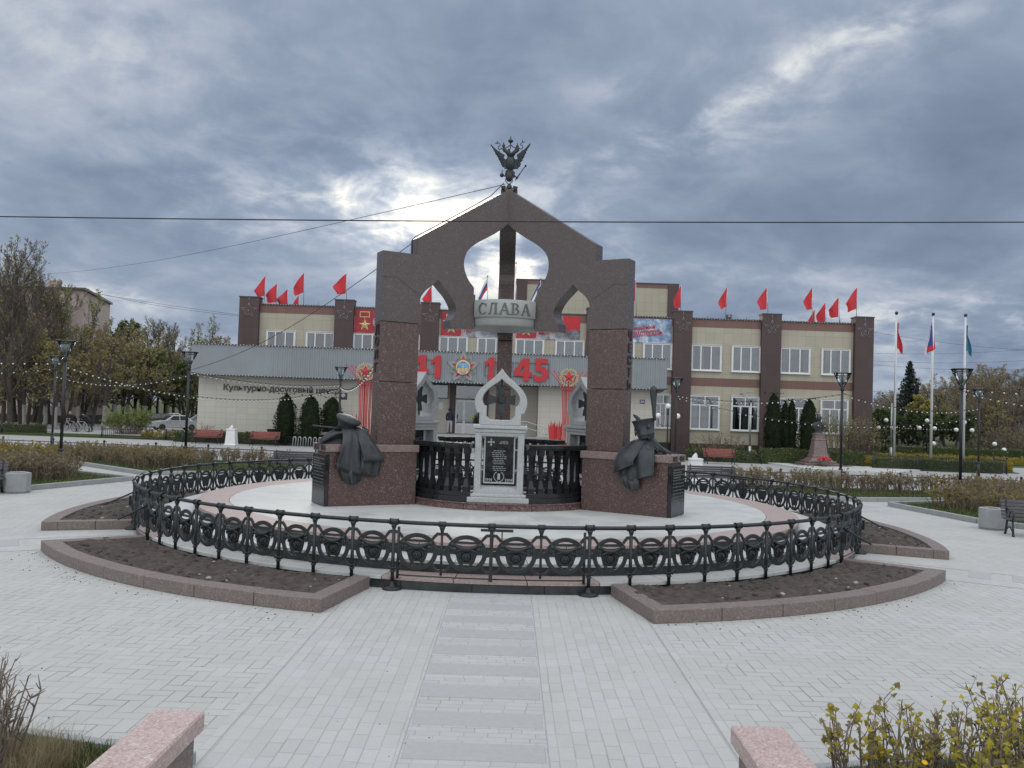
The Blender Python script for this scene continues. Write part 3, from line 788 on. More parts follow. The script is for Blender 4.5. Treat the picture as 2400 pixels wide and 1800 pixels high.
eg = thing('eagle_statue', 'dark metal double-headed crowned eagle standing on the apex of the monument', 'statue', (CX, CY, 8.48))
fx = front(0, 0, 0)
bd = MB().merge(shape([eag(OUT)], .07, .015), fx)
def e3(x, y, dz=0):
    p = eag([(x, y)])[0]; return (p[0], dz, p[1])
bd.merge(MB().ball((0, 0, 0), 1, 14), Matrix.Translation(e3(595, 790)) @ Matrix.Diagonal((.13, .10, .20, 1)))
bd.merge(MB().ball((0, 0, 0), 1, 12), Matrix.Translation(e3(570, 1120)) @ Matrix.Diagonal((.10, .075, .14, 1)))
bd.merge(MB().lathe([(.075, 0), (.085, .05), (.06, .12), (.03, .16)], 12), Matrix.Translation(e3(568, 1450)))
for x0, y0, x1, y1 in ((600, 620, 430, 455), (610, 620, 770, 470)):
    bd.tube([e3(x0, y0), e3((x0 + x1) / 2, (y0 + y1) / 2 - 25), e3(x1, y1)], [.07, .05, .045], 8)
for sg in (-1, 1):      # wing feathers in relief
    for k in range(7):
        xa, ya = 595 + sg * (150 + k * 42), 700 - k * 45; xb, yb = 595 + sg * (175 + k * 38), 860 - k * 62
        bd.tube([e3(xa, ya, -.03), e3(xb, yb, -.035)], [.022, .008], 5)
bd.build('body', M['iron'], eg)
cw = MB()
for (x, y, r) in ((600, 235, .062), (428, 365, .036), (765, 378, .036)):
    c = e3(x, y); cw.lathe([(r * .5, -r * .9), (r * 1.1, -r * .3), (r * 1.05, r * .2), (r * .4, r * .75), (.01, r * .8)], 12, c)
c = e3(600, 190); cw.tube([c, (c[0], c[1], c[2] + .075)], [.012, .005], 5); cw.obox((c[0], c[1], c[2] + .045), (.04, .012, .012))
cw.tube([e3(598, 290), e3(596, 420)], .014, 6); cw.build('crown', M['iron'], eg)
rb = MB()
for L in ([(385, 400), (360, 440), (335, 460), (290, 410), (300, 380), (345, 355), (340, 315), (300, 292), (225, 300)], [(300, 292), (272, 280), (270, 245)],
          [(805, 405), (840, 440), (870, 440), (905, 375), (880, 345), (840, 340), (850, 300), (890, 268), (945, 265)], [(890, 268), (893, 235), (888, 210)],
          [(480, 408), (545, 380), (585, 340)], [(615, 340), (660, 390), (720, 412)]):
    rb.tube([e3(x, y) for x, y in L], .0125, 5)
rb.build('ribbon', M['iron'], eg)
rg = MB(); rg.tube([e3(715, 1215), e3(760, 1150), e3(870, 985), e3(965, 860)], [.01, .02, .012, .012], 7)
rg.ball(e3(970, 852), .03, 8); rg.ball(e3(758, 1145), .036, 8); rg.build('sceptre', M['iron'], eg)
ob = MB(); ob.ball(e3(390, 1085), .058, 10); c = e3(395, 1030); ob.tube([c, (c[0], 0, c[2] + .07)], .01, 5); ob.obox((c[0], 0, c[2] + .045), (.045, .012, .012)); ob.build('orb', M['iron'], eg)
for sx, nm, rot in ((1, 'small black floodlight on the right of the eagle foot', .25), (-1, 'small black floodlight on the left of the eagle foot', -.2)):
    f = thing('floodlight', nm, 'floodlight', (CX + sx * .15, CY - .1, 8.43))
    MB().obox((0, -.02, .08), (.12, .06, .075), 0, 0, Matrix.Rotation(rot, 3, 'Y')).build('lamp_head', M['iron'], f, bevel=.006)
    MB().tube([(-sx * .03, 0, -.02), (0, 0, .08)], .01, 5).build('bracket', M['iron'], f)

# ------------------------------------------------------------------ bronze still lifes on the pedestals
def cr1(p0, p1, p2, p3, t):
    return tuple(.5 * (2 * b + (c - a) * t + (2 * a - 5 * b + 4 * c - d) * t * t + (3 * b - a - 3 * c + d) * t ** 3) for a, b, c, d in zip(p0, p1, p2, p3))
def crl(L, t):
    n = len(L) - 1; x = min(max(t, 0), .99999) * n; i = int(x); f = x - i
    return cr1(L[max(i - 1, 0)], L[i], L[i + 1], L[min(i + 2, n)], f)
def drape(rows, nu, nv, folds, amp, ph=0., th=.018, grow=1.):
    """cloth lofted through rows of (r, n, z) points with folds that grow towards the hem; given a back face"""
    def f(u, v):
        p = crl([crl(r, u) for r in rows], v)
        e = sin(pi * min(max(u, 0), 1)) ** .5
        d = amp * (v ** grow) * (sin(2 * pi * folds * u + ph + 1.2 * v) + .5 * sin(2 * pi * folds * 2.3 * u + 2 * ph)) * (.4 + .6 * e)
        return (p[0] + d * .35, p[1] + d, p[2])
    g = MB().grid(f, nu, nv)
    n0 = len(g.v); b = [(x, y - th, z) for x, y, z in g.v]
    g.v += b; fs = list(g.f)
    for q in fs: g.f.append(tuple(i + n0 for i in q[::-1])); g.m.append(0); g.s.append(True)
    w = nu + 1
    edge = [(i, i + 1) for i in range(nu)] + [(nv * w + i + 1, nv * w + i) for i in range(nu)] + [((j + 1) * w, j * w) for j in range(nv)] + [(j * w + nu, (j + 1) * w + nu) for j in range(nv)]
    for a, b_ in edge: g.f.append((a, a + n0, b_ + n0, b_)); g.m.append(0); g.s.append(False)
    return g, f
def rnz(a, sg):     # (r, n, z) -> local axes of an Empty at the pedestal top
    u = V((cos(radians(a)), sin(radians(a)), 0)); n = V((cos(radians(a + 90 * sg)), sin(radians(a + 90 * sg)), 0))
    return u, n
def place(mb, a, sg, o):
    u, n = rnz(a, sg)
    mb.v = [tuple(V((CX, CY, 0)) + u * x + n * y + V((0, 0, z)) - V(o)) for x, y, z in mb.v]
    return mb
def fringe(f, u0, u1, n, L, r=.006, seed=1):
    g = MB(); rs = random.Random(seed)
    for i in range(n):
        u = u0 + (u1 - u0) * (i + .5) / n; x, y, z = f(u, 1.)
        dx = rs.uniform(-.012, .012); l = L * rs.uniform(.8, 1.15)
        g.tube([(x, y - .008, z + .01), (x + dx * .5, y - .004 + rs.uniform(-.006, .006), z - l * .5), (x + dx, y - .006, z - l)], [r * 1.3, r * 1.2, r * .5], 4)
    return g
# left: peaked cap, folded greatcoat and fringed cloth
a, sg = 210, 1
o = P(a, 4.1, 1.957)
stl = thing('bronze_sculpture', 'dark bronze military cap on a fringed draped cloak over the left pedestal', 'sculpture', o, 0, 'bronze still lifes on the pedestals')
d1, f1 = drape([[(4.26, .18, 2.33), (4.12, .2, 2.36), (4.0, .18, 2.34)], [(4.31, .42, 2.18), (4.14, .47, 2.24), (3.97, .44, 2.22)], [(4.36, .56, 1.97), (4.16, .60, 2.02), (3.96, .57, 1.97)], [(4.42, .58, 1.72), (4.2, .62, 1.70), (3.94, .60, 1.62)], [(4.47, .57, 1.55), (4.22, .63, 1.47), (3.88, .60, 1.36)]], 44, 26, 1.1, .045, .6)
d2, f2 = drape([[(4.0, .12, 2.34), (3.86, .15, 2.36), (3.74, .10, 2.33)], [(4.0, .40, 2.24), (3.84, .46, 2.28), (3.68, .38, 2.20)], [(3.97, .58, 2.02), (3.78, .64, 2.03), (3.58, .56, 1.98)], [(3.93, .64, 1.82), (3.70, .70, 1.84), (3.47, .60, 1.82)], [(3.90, .66, 1.67), (3.66, .72, 1.70), (3.38, .62, 1.70)]], 40, 26, .9, .045, 2.2)
d3, f3 = drape([[(3.92, .52, 1.80), (3.68, .56, 1.8), (3.45, .5, 1.8)], [(3.92, .60, 1.58), (3.68, .64, 1.55), (3.42, .56, 1.56)], [(3.92, .58, 1.36), (3.70, .60, 1.28), (3.44, .5, 1.26)]], 30, 16, 1.1, .05, .3)
d4, f4 = drape([[(4.34, .5, 1.6), (4.1, .56, 1.5), (3.86, .5, 1.4)], [(4.36, .56, 1.36), (4.12, .6, 1.28), (3.84, .55, 1.22)], [(4.28, .5, 1.13), (4.06, .56, 1.07), (3.88, .5, 1.14)]], 30, 14, 1.9, .04, 1.1)
cl = MB()
for d in (d1, d2, d3, d4): cl.merge(d)
place(cl, a, sg, o).build('cloak', M['bronze'], stl)
for fg in (fringe(f1, .02, .98, 44, .14, .009, 1), fringe(f2, .02, .98, 34, .13, .009, 2), fringe(f3, .1, .7, 18, .05, .007, 3)): place(fg, a, sg, o).build('fringe', M['bronze'], stl)
cap = MB()
tl = Matrix.Translation((4.12, .12, 2.40)) @ Matrix.Rotation(radians(-14), 4, 'Y') @ Matrix.Rotation(radians(-16), 4, 'X')
cap.merge(MB().lathe([(.02, -.10), (.17, -.10), (.185, -.03), (.19, .0), (.27, .075), (.30, .115), (.285, .15), (.2, .185), (.02, .20)], 32), tl)
vis = MB().grid(lambda u, v: ((.17 + .11 * v) * cos(pi * (-.25 - .5 * u)), (.17 + .11 * v) * sin(pi * (-.25 - .5 * u)), -.10 - .05 * v), 12, 4)
vis.v += [(x, y, z - .012) for x, y, z in vis.v]; k = 13 * 5
vis.f += [tuple(i + k for i in q[::-1]) for q in vis.f]; vis.m += [0] * len(vis.m); vis.s += [True] * len(vis.s)
cap.merge(vis, tl)
cap.merge(MB().tube([(.19 * cos(2 * pi * i / 24), .19 * sin(2 * pi * i / 24), -.03) for i in range(25)], .012, 5), tl)
place(cap, a, sg, o).build('peaked_cap', M['bronze'], stl)
gear = MB()
def mound(u, v):
    th = 2 * pi * u; q = v
    x = 4.2 + .58 * q * cos(th) * (1 + .08 * sin(3 * th)); y = -.02 + .36 * q * sin(th)
    z = 1.957 + (.34 * (1 - q ** 2.2)) * (1 + .12 * sin(4 * th + 3 * q)) * (1 - .25 * cos(th) * q)
    return (x, y, z)
gear.grid(mound, 40, 12)
gear.tube([(3.9, .1, 2.28), (4.3, .05, 2.30), (4.62, .02, 2.33), (4.88, .0, 2.36)], [.035, .03, .022, .018], 7)
gear.tube([(4.0, .25, 2.05), (4.4, .22, 2.16), (4.75, .2, 2.02)], [.06, .075, .05], 8)
gear.tube([(4.05, .3, 2.25), (4.45, .34, 2.19), (4.78, .3, 1.99)], [.03, .045, .03], 7)
gear.tube([(3.72, .1, 2.33), (3.66, .2, 2.25), (3.72, .34, 2.18), (3.66, .42, 2.06)], [.05, .055, .05, .03], 8)
gear.tube([(3.8, .0, 2.33), (3.70, .02, 2.30), (3.62, .05, 2.14)], [.05, .05, .03], 8)
place(gear, a, sg, o).build('folded_gear', M['bronze'], stl)
# right: shako with plume, cloak, sabre
a, sg = 330, -1
o = P(a, 4.0, 1.957)
stl = thing('bronze_sculpture', 'dark bronze shako with tall plume on a cloak and sabre over the right pedestal', 'sculpture', o, 0, 'bronze still lifes on the pedestals')
d1, f1 = drape([[(3.80, .10, 2.27), (3.88, .22, 2.30), (4.02, .22, 2.28)], [(3.64, .22, 2.22), (3.78, .40, 2.22), (3.98, .40, 2.20)], [(3.46, .44, 2.02), (3.66, .60, 1.98), (3.93, .60, 1.96)], [(3.38, .56, 1.76), (3.60, .70, 1.80), (3.88, .70, 1.84)], [(3.37, .58, 1.49), (3.61, .72, 1.60), (3.87, .74, 1.71)]], 40, 26, .5, .025, .4)
d5, f5 = drape([[(3.44, .46, 1.8), (3.65, .54, 1.8), (3.92, .54, 1.8)], [(3.42, .52, 1.62), (3.64, .58, 1.58), (3.92, .58, 1.55)], [(3.44, .52, 1.46), (3.66, .60, 1.40), (3.92, .56, 1.33)]], 30, 14, 1.2, .04, 1.)
d2, f2 = drape([[(3.96, .2, 2.28), (4.05, .22, 2.30), (4.14, .15, 2.27)], [(3.94, .44, 2.14), (4.08, .48, 2.14), (4.24, .40, 2.08)], [(3.92, .60, 1.92), (4.10, .62, 1.94), (4.29, .54, 1.92)], [(3.90, .60, 1.62), (4.10, .68, 1.66), (4.31, .58, 1.68)], [(3.92, .58, 1.35), (4.10, .72, 1.44), (4.31, .58, 1.50)]], 34, 26, .6, .05, 2.9)
d3, f3 = drape([[(3.46, .5, 1.52), (3.66, .58, 1.46), (3.96, .55, 1.42)], [(3.52, .56, 1.36), (3.72, .64, 1.30), (3.98, .58, 1.28)], [(3.60, .52, 1.22), (3.76, .60, 1.15), (3.98, .54, 1.18)]], 26, 14, 1.5, .04, .2)
d4, f4 = drape([[(3.74, .0, 2.28), (3.6, -.1, 2.2), (3.5, -.2, 1.97)], [(3.84, .2, 2.29), (3.66, .14, 2.24), (3.48, .1, 1.97)], [(3.9, .3, 2.25), (3.72, .34, 2.2), (3.5, .4, 2.0)]], 20, 12, 1., .02)
cl = MB()
for d in (d1, d2, d3, d4, d5): cl.merge(d)
cl.tube([f1(.02, i / 12) for i in range(13)], .02, 6); cl.tube([f1(.98, i / 12) for i in range(13)], .022, 6); cl.tube([f2(.98, i / 12) for i in range(13)], .02, 6)
place(cl, a, sg, o).build('cloak', M['bronze'], stl)
hat = MB()
tl = Matrix.Translation((3.97, .16, 2.30)) @ Matrix.Rotation(radians(-12), 4, 'Y')
hat.merge(MB().lathe([(.02, -.02), (.165, -.02), (.185, .02), (.188, .07), (.205, .085), (.205, .11), (.19, .12), (.255, .40), (.27, .41), (.27, .435), (.24, .44), (.02, .425)], 32), tl)
for q in range(3):
    hat.merge(MB().tube([((.215 + .03 * sin(pi * i / 10)) * cos(pi * (.72 + .75 * i / 10 - .1 * q)), (.215 + .03 * sin(pi * i / 10)) * sin(pi * (.72 + .75 * i / 10 - .1 * q) ), .36 - .2 * sin(pi * i / 10) - .03 * q) for i in range(11)], .012, 5), tl)
hat.merge(MB().lathe([(.001, 0), (.05, .01), (.06, .03), (.02, .05)], 10), tl @ Matrix.Translation((.17, .16, .25)) @ Matrix.Rotation(radians(-80), 4, 'X'))
place(hat, a, sg, o).build('shako', M['bronze'], stl)
pm = MB().tube([(4.17, .20, 2.72), (4.15, .2, 2.85), (4.14, .2, 3.05), (4.125, .2, 3.25), (4.12, .2, 3.40), (4.12, .2, 3.47), (4.12, .2, 3.515)], [.035, .042, .055, .075, .085, .07, .02], 12)
pm.tube([(4.2, .2, 3.41), (4.3, .2, 3.42), (4.46, .2, 3.45)], [.03, .035, .008], 6); pm.tube([(4.14, .2, 3.37), (4.28, .2, 3.38), (4.37, .2, 3.40)], [.03, .028, .006], 6)
place(pm, a, sg, o).build('plume', M['bronze'], stl)
pg = MB().tube([(3.79, .05, 2.66), (3.70, .02, 2.74), (3.62, 0, 2.80), (3.55, -.03, 2.84)], [.02, .05, .04, .01], 8)
place(pg, a, sg, o).build('pompon', M['bronze'], stl)
sw = MB().tube([(4.08, .30, 2.36), (4.30, .34, 2.20), (4.52, .38, 2.04), (4.64, .40, 1.965)], [.018, .016, .014, .009], 6)
sw.tube([(4.05, .26, 2.30), (4.12, .34, 2.27), (4.10, .38, 2.34)], .016, 6)
place(sw, a, sg, o).build('sabre', M['bronze'], stl)
ar = MB().tube([(4.0, .1, 2.25), (4.14, .2, 2.20), (4.30, .26, 2.10), (4.45, .28, 2.05), (4.62, .26, 2.0)], [.11, .10, .075, .06, .02], 10)
ar.tube([(3.98, .34, 2.16), (4.12, .44, 2.08), (4.2, .46, 2.0)], [.08, .08, .05], 9)
ar.tube([(4.05, .0, 2.2), (4.22, .05, 2.08), (4.4, .08, 1.98)], [.12, .1, .04], 9)
for q in range(4): ar.ball((4.16 + q * .05, .36, 2.15 - q * .035), .03, 8)
ar.grid(lambda u, v: (3.98 + .42 * v * cos(2 * pi * u), .0 + .34 * v * sin(2 * pi * u), 1.957 + .32 * (1 - v ** 2)), 24, 8)
place(ar, a, sg, o).build('folded_gear', M['bronze'], stl)
# ------------------------------------------------------------------ the culture centre behind
def tile_mat(name, base, w, h, mortar=.008, var=.05, rough=.5, jcol=.55):
    t = NT(name)
    X, Y, Z = t.sep(t.co('Object'))
    cv = t.n('ShaderNodeCombineXYZ'); t.put(cv.inputs[0], t.m('ADD', X, Y)); t.put(cv.inputs[1], Z)
    b = t.n('ShaderNodeTexBrick', offset=0.); t.put(b.inputs['Vector'], cv.outputs[0])
    b.inputs['Scale'].default_value = 1; b.inputs['Brick Width'].default_value = w; b.inputs['Row Height'].default_value = h
    b.inputs['Mortar Size'].default_value = mortar; b.inputs['Mortar Smooth'].default_value = .2; b.inputs['Bias'].default_value = 0
    b.inputs['Color1'].default_value = (*sc(base, 1 - var), 1); b.inputs['Color2'].default_value = (*sc(base, 1 + var), 1); b.inputs['Mortar'].default_value = (*sc(base, jcol), 1)
    f = t.noise(.5, 5, .65)
    col = t.mix(t.mapr(f, .4, .75, 0, .22), b.outputs[0], sc(base, .78))
    mp = t.n('ShaderNodeMapping'); t.put(mp.inputs[0], t.co()); mp.inputs['Scale'].default_value = (2.5, 2.5, .25)
    st = t.noise(1.2, 5, .7, vec=mp.outputs[0])
    col = t.mix(t.mapr(st, .55, .8, 0, .18), col, sc(base, .65))
    return t.done(col, rough)
M['beige'] = tile_mat('beige_facade_tile', (.40, .37, .29), .66, .74)
M['white_tile'] = tile_mat('cream_wall_tile', (.52, .50, .44), .72, .40, .007, .035)
M['brown_tile'] = tile_mat('brown_facade_tile', (.070, .042, .042), .66, .74, .007, .1)
M['band'] = tile_mat('pinkish_brown_band', (.175, .095, .078), .66, 2., .006, .06)
M['plinth'] = plain('dark_plinth', (.045, .035, .033), .8, .25, 3)
M['white'] = plain('white_plastic', (.70, .71, .71), .4, .05, 6)
M['zinc'] = plain('grey_corrugated_sheet', (.245, .275, .295), .45, .08, .7, metal=.2, dirt=.15)
M['capmetal'] = plain('dark_coping_metal', (.06, .06, .065), .5, .2, 4)
M['dark'] = plain('painted_unlit_depth', (.02, .022, .022), .8, .3, 2)  # dark colour painted in place of unlit rooms and hollows
M['curtain'] = plain('grey_curtain', (.21, .225, .225), .9, .4, 1.3)
M['redpaint'] = plain('red_paint', (.46, .028, .035), .45, .1, 3)
M['redcloth'] = plain('red_flag_cloth', (.50, .035, .045), .8, .12, 2)
M['gold'] = plain('gold_paint', (.56, .44, .21), .4, .15, 9)
M['silver'] = plain('silver_grey_paint', (.30, .315, .32), .45, .12, 8)
M['steel'] = plain('galvanised_steel', (.42, .44, .45), .35, .12, 8, metal=.6)
M['bluecloth'] = plain('blue_cloth', (.03, .07, .26), .8, .1, 3); M['whitecloth'] = plain('white_cloth', (.62, .62, .64), .8, .06, 3)
M['teal'] = plain('teal_cloth', (.03, .17, .26), .8, .12, 3); M['greencloth'] = plain('green_cloth', (.03, .16, .06), .8, .1, 3)
M['sky_blue'] = plain('sky_blue_enamel', (.10, .30, .55), .4, .1, 5)
M['navy'] = plain('navy_enamel', (.02, .025, .16), .4, .1, 5)
M['bulb'] = plain('milky_bulb_plastic', (.70, .70, .66), .3, .04, 5)
M['wire'] = plain('black_cable', (.02, .02, .024), .6, .2, 3)
def glass_mat(name, tint, refl):
    t = NT(name)
    for l in list(t.t.links): t.t.links.remove(l)
    out = [n for n in t.t.nodes if n.type == 'OUTPUT_MATERIAL'][0]
    tr = t.n('ShaderNodeBsdfTransparent'); tr.inputs[0].default_value = (*tint, 1)
    gl = t.n('ShaderNodeBsdfGlossy'); gl.inputs['Roughness'].default_value = .04; gl.inputs[0].default_value = (.9, .95, 1, 1)
    fr = t.n('ShaderNodeFresnel'); fr.inputs[0].default_value = 1.5
    mx = t.n('ShaderNodeMixShader'); t.put(mx.inputs[0], t.m('MAXIMUM', fr.outputs[0], refl)); t.put(mx.inputs[1], tr.outputs[0]); t.put(mx.inputs[2], gl.outputs[0])
    t.put(out.inputs[0], mx.outputs[0]); return t.mat
M['glass'] = glass_mat('window_glass', (.60, .67, .67), .17)
M['lampglass'] = glass_mat('clear_lamp_glass', (.90, .94, .94), .07)
FY = 61.5; KF = FY / 57.
fX = lambda x: x * KF
fZ = lambda z: CAMH + (z - CAMH) * KF
cc_ = thing('culture_centre', 'long two-storey beige tiled culture centre with dark brown piers behind the monument', 'building', (0, FY, 0))
def part(nm, mb, m, par=cc_, **k):
    o = V(par.location) if par.parent is None else V((0, FY, 0))
    mb.v = [(x - o.x, y - o.y, z - o.z) for x, y, z in mb.v]
    return mb.build(nm, m, par, **k)
X0, X1 = fX(-18.3), fX(23.95)
part('wall', MB().box(X0 + .04, X1 - .04, FY, FY + 16, .9, fZ(9.35)), M['beige'])
part('plinth', MB().box(X0 + .02, X1 - .02, FY - .04, FY + 16.02, -.02, .9), M['plinth'])
part('band', MB().box(X0 + .06, X1 - .06, FY - .015, FY, fZ(8.82), fZ(9.35)), M['band'])
part('band', MB().box(X0 + .06, X1 - .06, FY - .015, FY, fZ(4.88), fZ(5.43)), M['band'])
part('coping', MB().box(X0 - .03, X1 + .03, FY - .07, FY + 16.05, fZ(9.35), fZ(9.35) + .09), M['capmetal'])
PIERS = [(-18.32, -17.02), (-11.96, -10.70), (-6.22, -5.0), (4.86, 6.1), (10.65, 11.88), (16.53, 17.82), (22.74, 23.97)]
for x0, x1 in PIERS:
    p = part('pier', MB().box(fX(x0), fX(x1), FY - .38, FY + .5, 0, fZ(9.78)), M['brown_tile'])
    part('coping', MB().box(fX(x0) - .04, fX(x1) + .04, FY - .42, FY + .54, fZ(9.78), fZ(9.78) + .08), M['capmetal'], p)
def window_mesh(w, h, kind):
    f = MB(); t_ = .055
    outer = [(-w / 2, 0), (w / 2, 0), (w / 2, h), (-w / 2, h)]
    holes = []
    if kind == 'up':
        xs = [-w / 2 + t_, -w * .185, w * .16, w / 2 - t_]
        holes = [[(xs[i] + .045, .09), (xs[i + 1] - .045, .09), (xs[i + 1] - .045, h - .07), (xs[i] + .045, h - .07)] for i in range(3)]
    else:
        zt = h * .72
        xs = [-w / 2 + t_, -w * .17, w * .16, w / 2 - t_]
        holes = [[(xs[i] + .045, .09), (xs[i + 1] - .045, .09), (xs[i + 1] - .045, zt - .05), (xs[i] + .045, zt - .05)] for i in range(3)]
        holes += [[(-w / 2 + .10, zt + .04), (-.04, zt + .04), (-.04, h - .08), (-w / 2 + .10, h - .08)], [(.04, zt + .04), (w / 2 - .10, zt + .04), (w / 2 - .10, h - .08), (.04, h - .08)]]
    f.merge(shape([outer] + holes, .07, .006), front(0, -.075, 0))
    # the reveal round the frame and a sill
    f.box(-w / 2 - .03, -w / 2 - .001, -.13, 0, 0, h + .03).box(w / 2 + .001, w / 2 + .03, -.13, 0, 0, h + .03).box(-w / 2 - .03, w / 2 + .03, -.13, 0, h + .031, h + .06)
    f.box(-w / 2 - .06, w / 2 + .06, -.17, 0, -.05, -.002)
    f.box(-w / 2, w / 2, -.012, -.004, .002, h - .002, 1)  # flat backing sheet, the room's darkness is its colour
    g = MB().add([(-w / 2 + .02, -.06, .02), (w / 2 - .02, -.06, .02), (w / 2 - .02, -.06, h - .02), (-w / 2 + .02, -.06, h - .02)], [(0, 1, 2, 3)])
    return f.mesh('window', [M['white'], M['dark']]), g.mesh('pane', M['glass'], fix=False)
def curtain_mesh(w, h, spans, seed):
    g = MB(); rs = random.Random(seed)
    for a, b in spans:
        n = max(6, int((b - a) * w / .06)); ph = rs.random() * 6
        g.grid(lambda u, v: (w * (a + (b - a) * u) - w / 2, -.028 + .005 * sin(u * n * 1.1 + ph + 2 * sin(u * 7)), .03 + (h - .06) * v), n * 3, 1)
    return g.mesh('curtain', M['curtain'], fix=False) if g.v else None
wmesh = {}
def window(x0, x1, z0, z1, kind, curt, seed, y=FY, par=cc_):
    w, h = fX(x1) - fX(x0), fZ(z1) - fZ(z0)
    key = (round(w, 1), round(h, 1), kind)
    if key not in wmesh: wmesh[key] = window_mesh(w, h, kind)
    a, b = wmesh[key]
    L = Matrix.Translation((fX((x0 + x1) / 2), y - FY, fZ(z0)))
    o = link('window', a, par, L); link('pane', b, o)
    c = curtain_mesh(w, h, curt, seed)
    if c: link('curtain', c, o)
UP = [(-16.5, -14.6), (-13.85, -11.95), (-10.68, -8.8), (-8.2, -6.25), (-4.97, -3.05), (-2.43, -.5), (.14, 2.05), (2.83, 4.73), (6.2, 8.1), (8.69, 10.62), (11.92, 13.92), (14.65, 16.52), (17.84, 19.86), (20.60, 22.57)]
cur = {0: [(.0, .1), (.55, .6)], 1: [(0, .22), (.85, 1)], 2: [(.02, .3)], 4: [(0, 1)], 5: [(0, 1)], 6: [(0, 1)], 7: [(.1, 1)], 9: [(0, 1)], 10: [(.0, .12), (.25, .42), (.72, 1)], 11: [(0, 1)], 12: [(0, .7), (.78, 1)], 13: [(.0, .08), (.14, .52), (.6, 1)]}
for i, (x0, x1) in enumerate(UP): window(x0, x1, 5.91, 7.6, 'up', cur.get(i, [(0, .5)]), i)
for i, (x0, x1) in enumerate([(9.6, 10.62), (11.92, 13.88), (14.68, 16.5), (17.84, 19.86), (20.6, 22.5)]):
    window(x0, x1, 1.98, 4.24, 'down', [(0, .16 + .1 * (i % 2)), (.42, .52 + .06 * (i % 3)), (.80, 1)] if i else [(0, 1)], 40 + i)
# stage tower set back on the roof
K2 = 74 / 57.
tx = lambda x: x * K2
tz = lambda z: CAMH + (z - CAMH) * K2
part('stage_tower', MB().box(tx(.1) + .05, tx(10.95) - .05, 74, 77.4, 8, tz(11.33)), M['beige'])
part('tower_band', MB().box(tx(.1) + .02, tx(10.95) - .02, 73.98, 77.3, tz(11.33), tz(11.6)), M['band'])
part('tower_coping', MB().box(tx(.06), tx(10.99), 73.93, 77.5, tz(11.6), tz(11.6) + .1), M['capmetal'])
for x0, x1 in ((.08, .8), (10.24, 10.97)):
    part('tower_pier', MB().box(tx(x0), tx(x1), 73.9, 77.45, 8, tz(11.6) - .01), M['brown_tile'])
# canopy with a ribbed sheet-metal fascia
K3 = 57.8 / 53.5
cx = lambda x: x * K3
cz = lambda z: CAMH + (z - CAMH) * K3
XA, XB, ZA, ZB, YC = cx(-20.17), cx(9.7), cz(4.47), cz(6.36), 57.8
rib = MB(); pts = []
x = XA
while x < XB - .3:
    d = .035 if x > XA + 5 else .012
    pts += [(x, YC), (x + .15, YC), (x + .18, YC - d), (x + .28, YC - d), (x + .31, YC)]; x += .31
pts.append((XB, YC))
vs = [(px, py, ZA) for px, py in pts] + [(px, py, ZB) for px, py in pts]; n = len(pts)
rib.add(vs, [(i, i + 1, n + i + 1, n + i) for i in range(n - 1)])
part('canopy_fascia', rib, M['zinc'], fix=False)
part('canopy', MB().box(XA, XB, YC + .01, FY - .05, ZA, ZB), M['zinc'])
part('canopy_edge', MB().box(XA - .02, XB + .02, YC - .07, FY - .02, ZB + .001, ZB + .05), M['capmetal'])
part('canopy_edge', MB().box(XA - .02, XB + .02, YC - .07, FY - .02, ZA - .05, ZA - .001), M['capmetal'])
# single-storey cream wings under it, the recessed entrance between
K4 = 58.8 / 54.5
wx = lambda x: x * K4
ZW = ZA - .052
WL, WLr, WR, WRr = wx(-20.0), wx(-6.9), wx(1.72), wx(9.1)
part('entrance_wing', MB().box(WL, WLr, 58.8, FY - .4, .72, ZW), M['white_tile'])
part('entrance_wing', MB().box(WR, WRr, 58.8, FY - .4, .72, ZW), M['white_tile'])
part('wing_plinth', MB().box(WL - .02, WLr + .02, 58.76, FY - .45, 0, .718), M['plinth'])
part('wing_plinth', MB().box(WR - .02, WRr + .02, 58.76, FY - .45, 0, .718), M['plinth'])
EY = FY - .42
part('entrance_wall', MB().box(WLr + .01, WR - .01, EY, EY + .3, .9, ZW), M['white_tile'])
KE = EY / 56.
ex = lambda x: x * KE
ez = lambda z: CAMH + (z - CAMH) * KE
for x0, x1 in ((-4.05, -3.68), (-1.9, -1.5)):
    part('entrance_pier', MB().box(ex(x0), ex(x1), EY - .15, EY - .002, .95, ZW), M['brown_tile'])
def glazed(nm, x0, x1, z0, z1, frm, holes):
    f = MB().merge(shape([[(x0, z0), (x1, z0), (x1, z1), (x0, z1)]] + [[(a, c), (b, c), (b, d), (a, d)] for a, b, c, d in holes], .08, .006), front(0, EY - .05, 0))
    o = part(nm, f, frm)
    g = MB()
    for a, b, c, d in holes: g.add([(a, EY - .05, c), (b, EY - .05, c), (b, EY - .05, d), (a, EY - .05, d)], [(0, 1, 2, 3)])
    part('pane', g, M['glass'], o, fix=False)
    bk = MB().box(x0 + .02, x1 - .02, EY - .008, EY - .004, z0 + .02, z1 - .02)  # flat panel on the wall, coloured dark for the unlit hall
    part('unlit_hall_panel', bk, M['dark'], o)
    return o
dzt, dzb = ez(3.40), ez(1.1)
xa, xb = ex(-3.64), ex(-1.95)
xm = xa + (xb - xa) * .32
dr_ = glazed('entrance_door', xa, xb, dzb, dzt, M['white'], [(xa + .09, xm - .06, dzb + .85, dzt - .12), (xm + .1, xb - .14, dzb + .85, dzt - .12)])
part('handle', MB().tube([(xm + .03, EY - .09, dzb + 1.0), (xm + .03, EY - .16, dzb + 1.05), (xm + .03, EY - .16, dzb + 1.45), (xm + .03, EY - .09, dzb + 1.5)], .022, 6), M['white'], dr_)
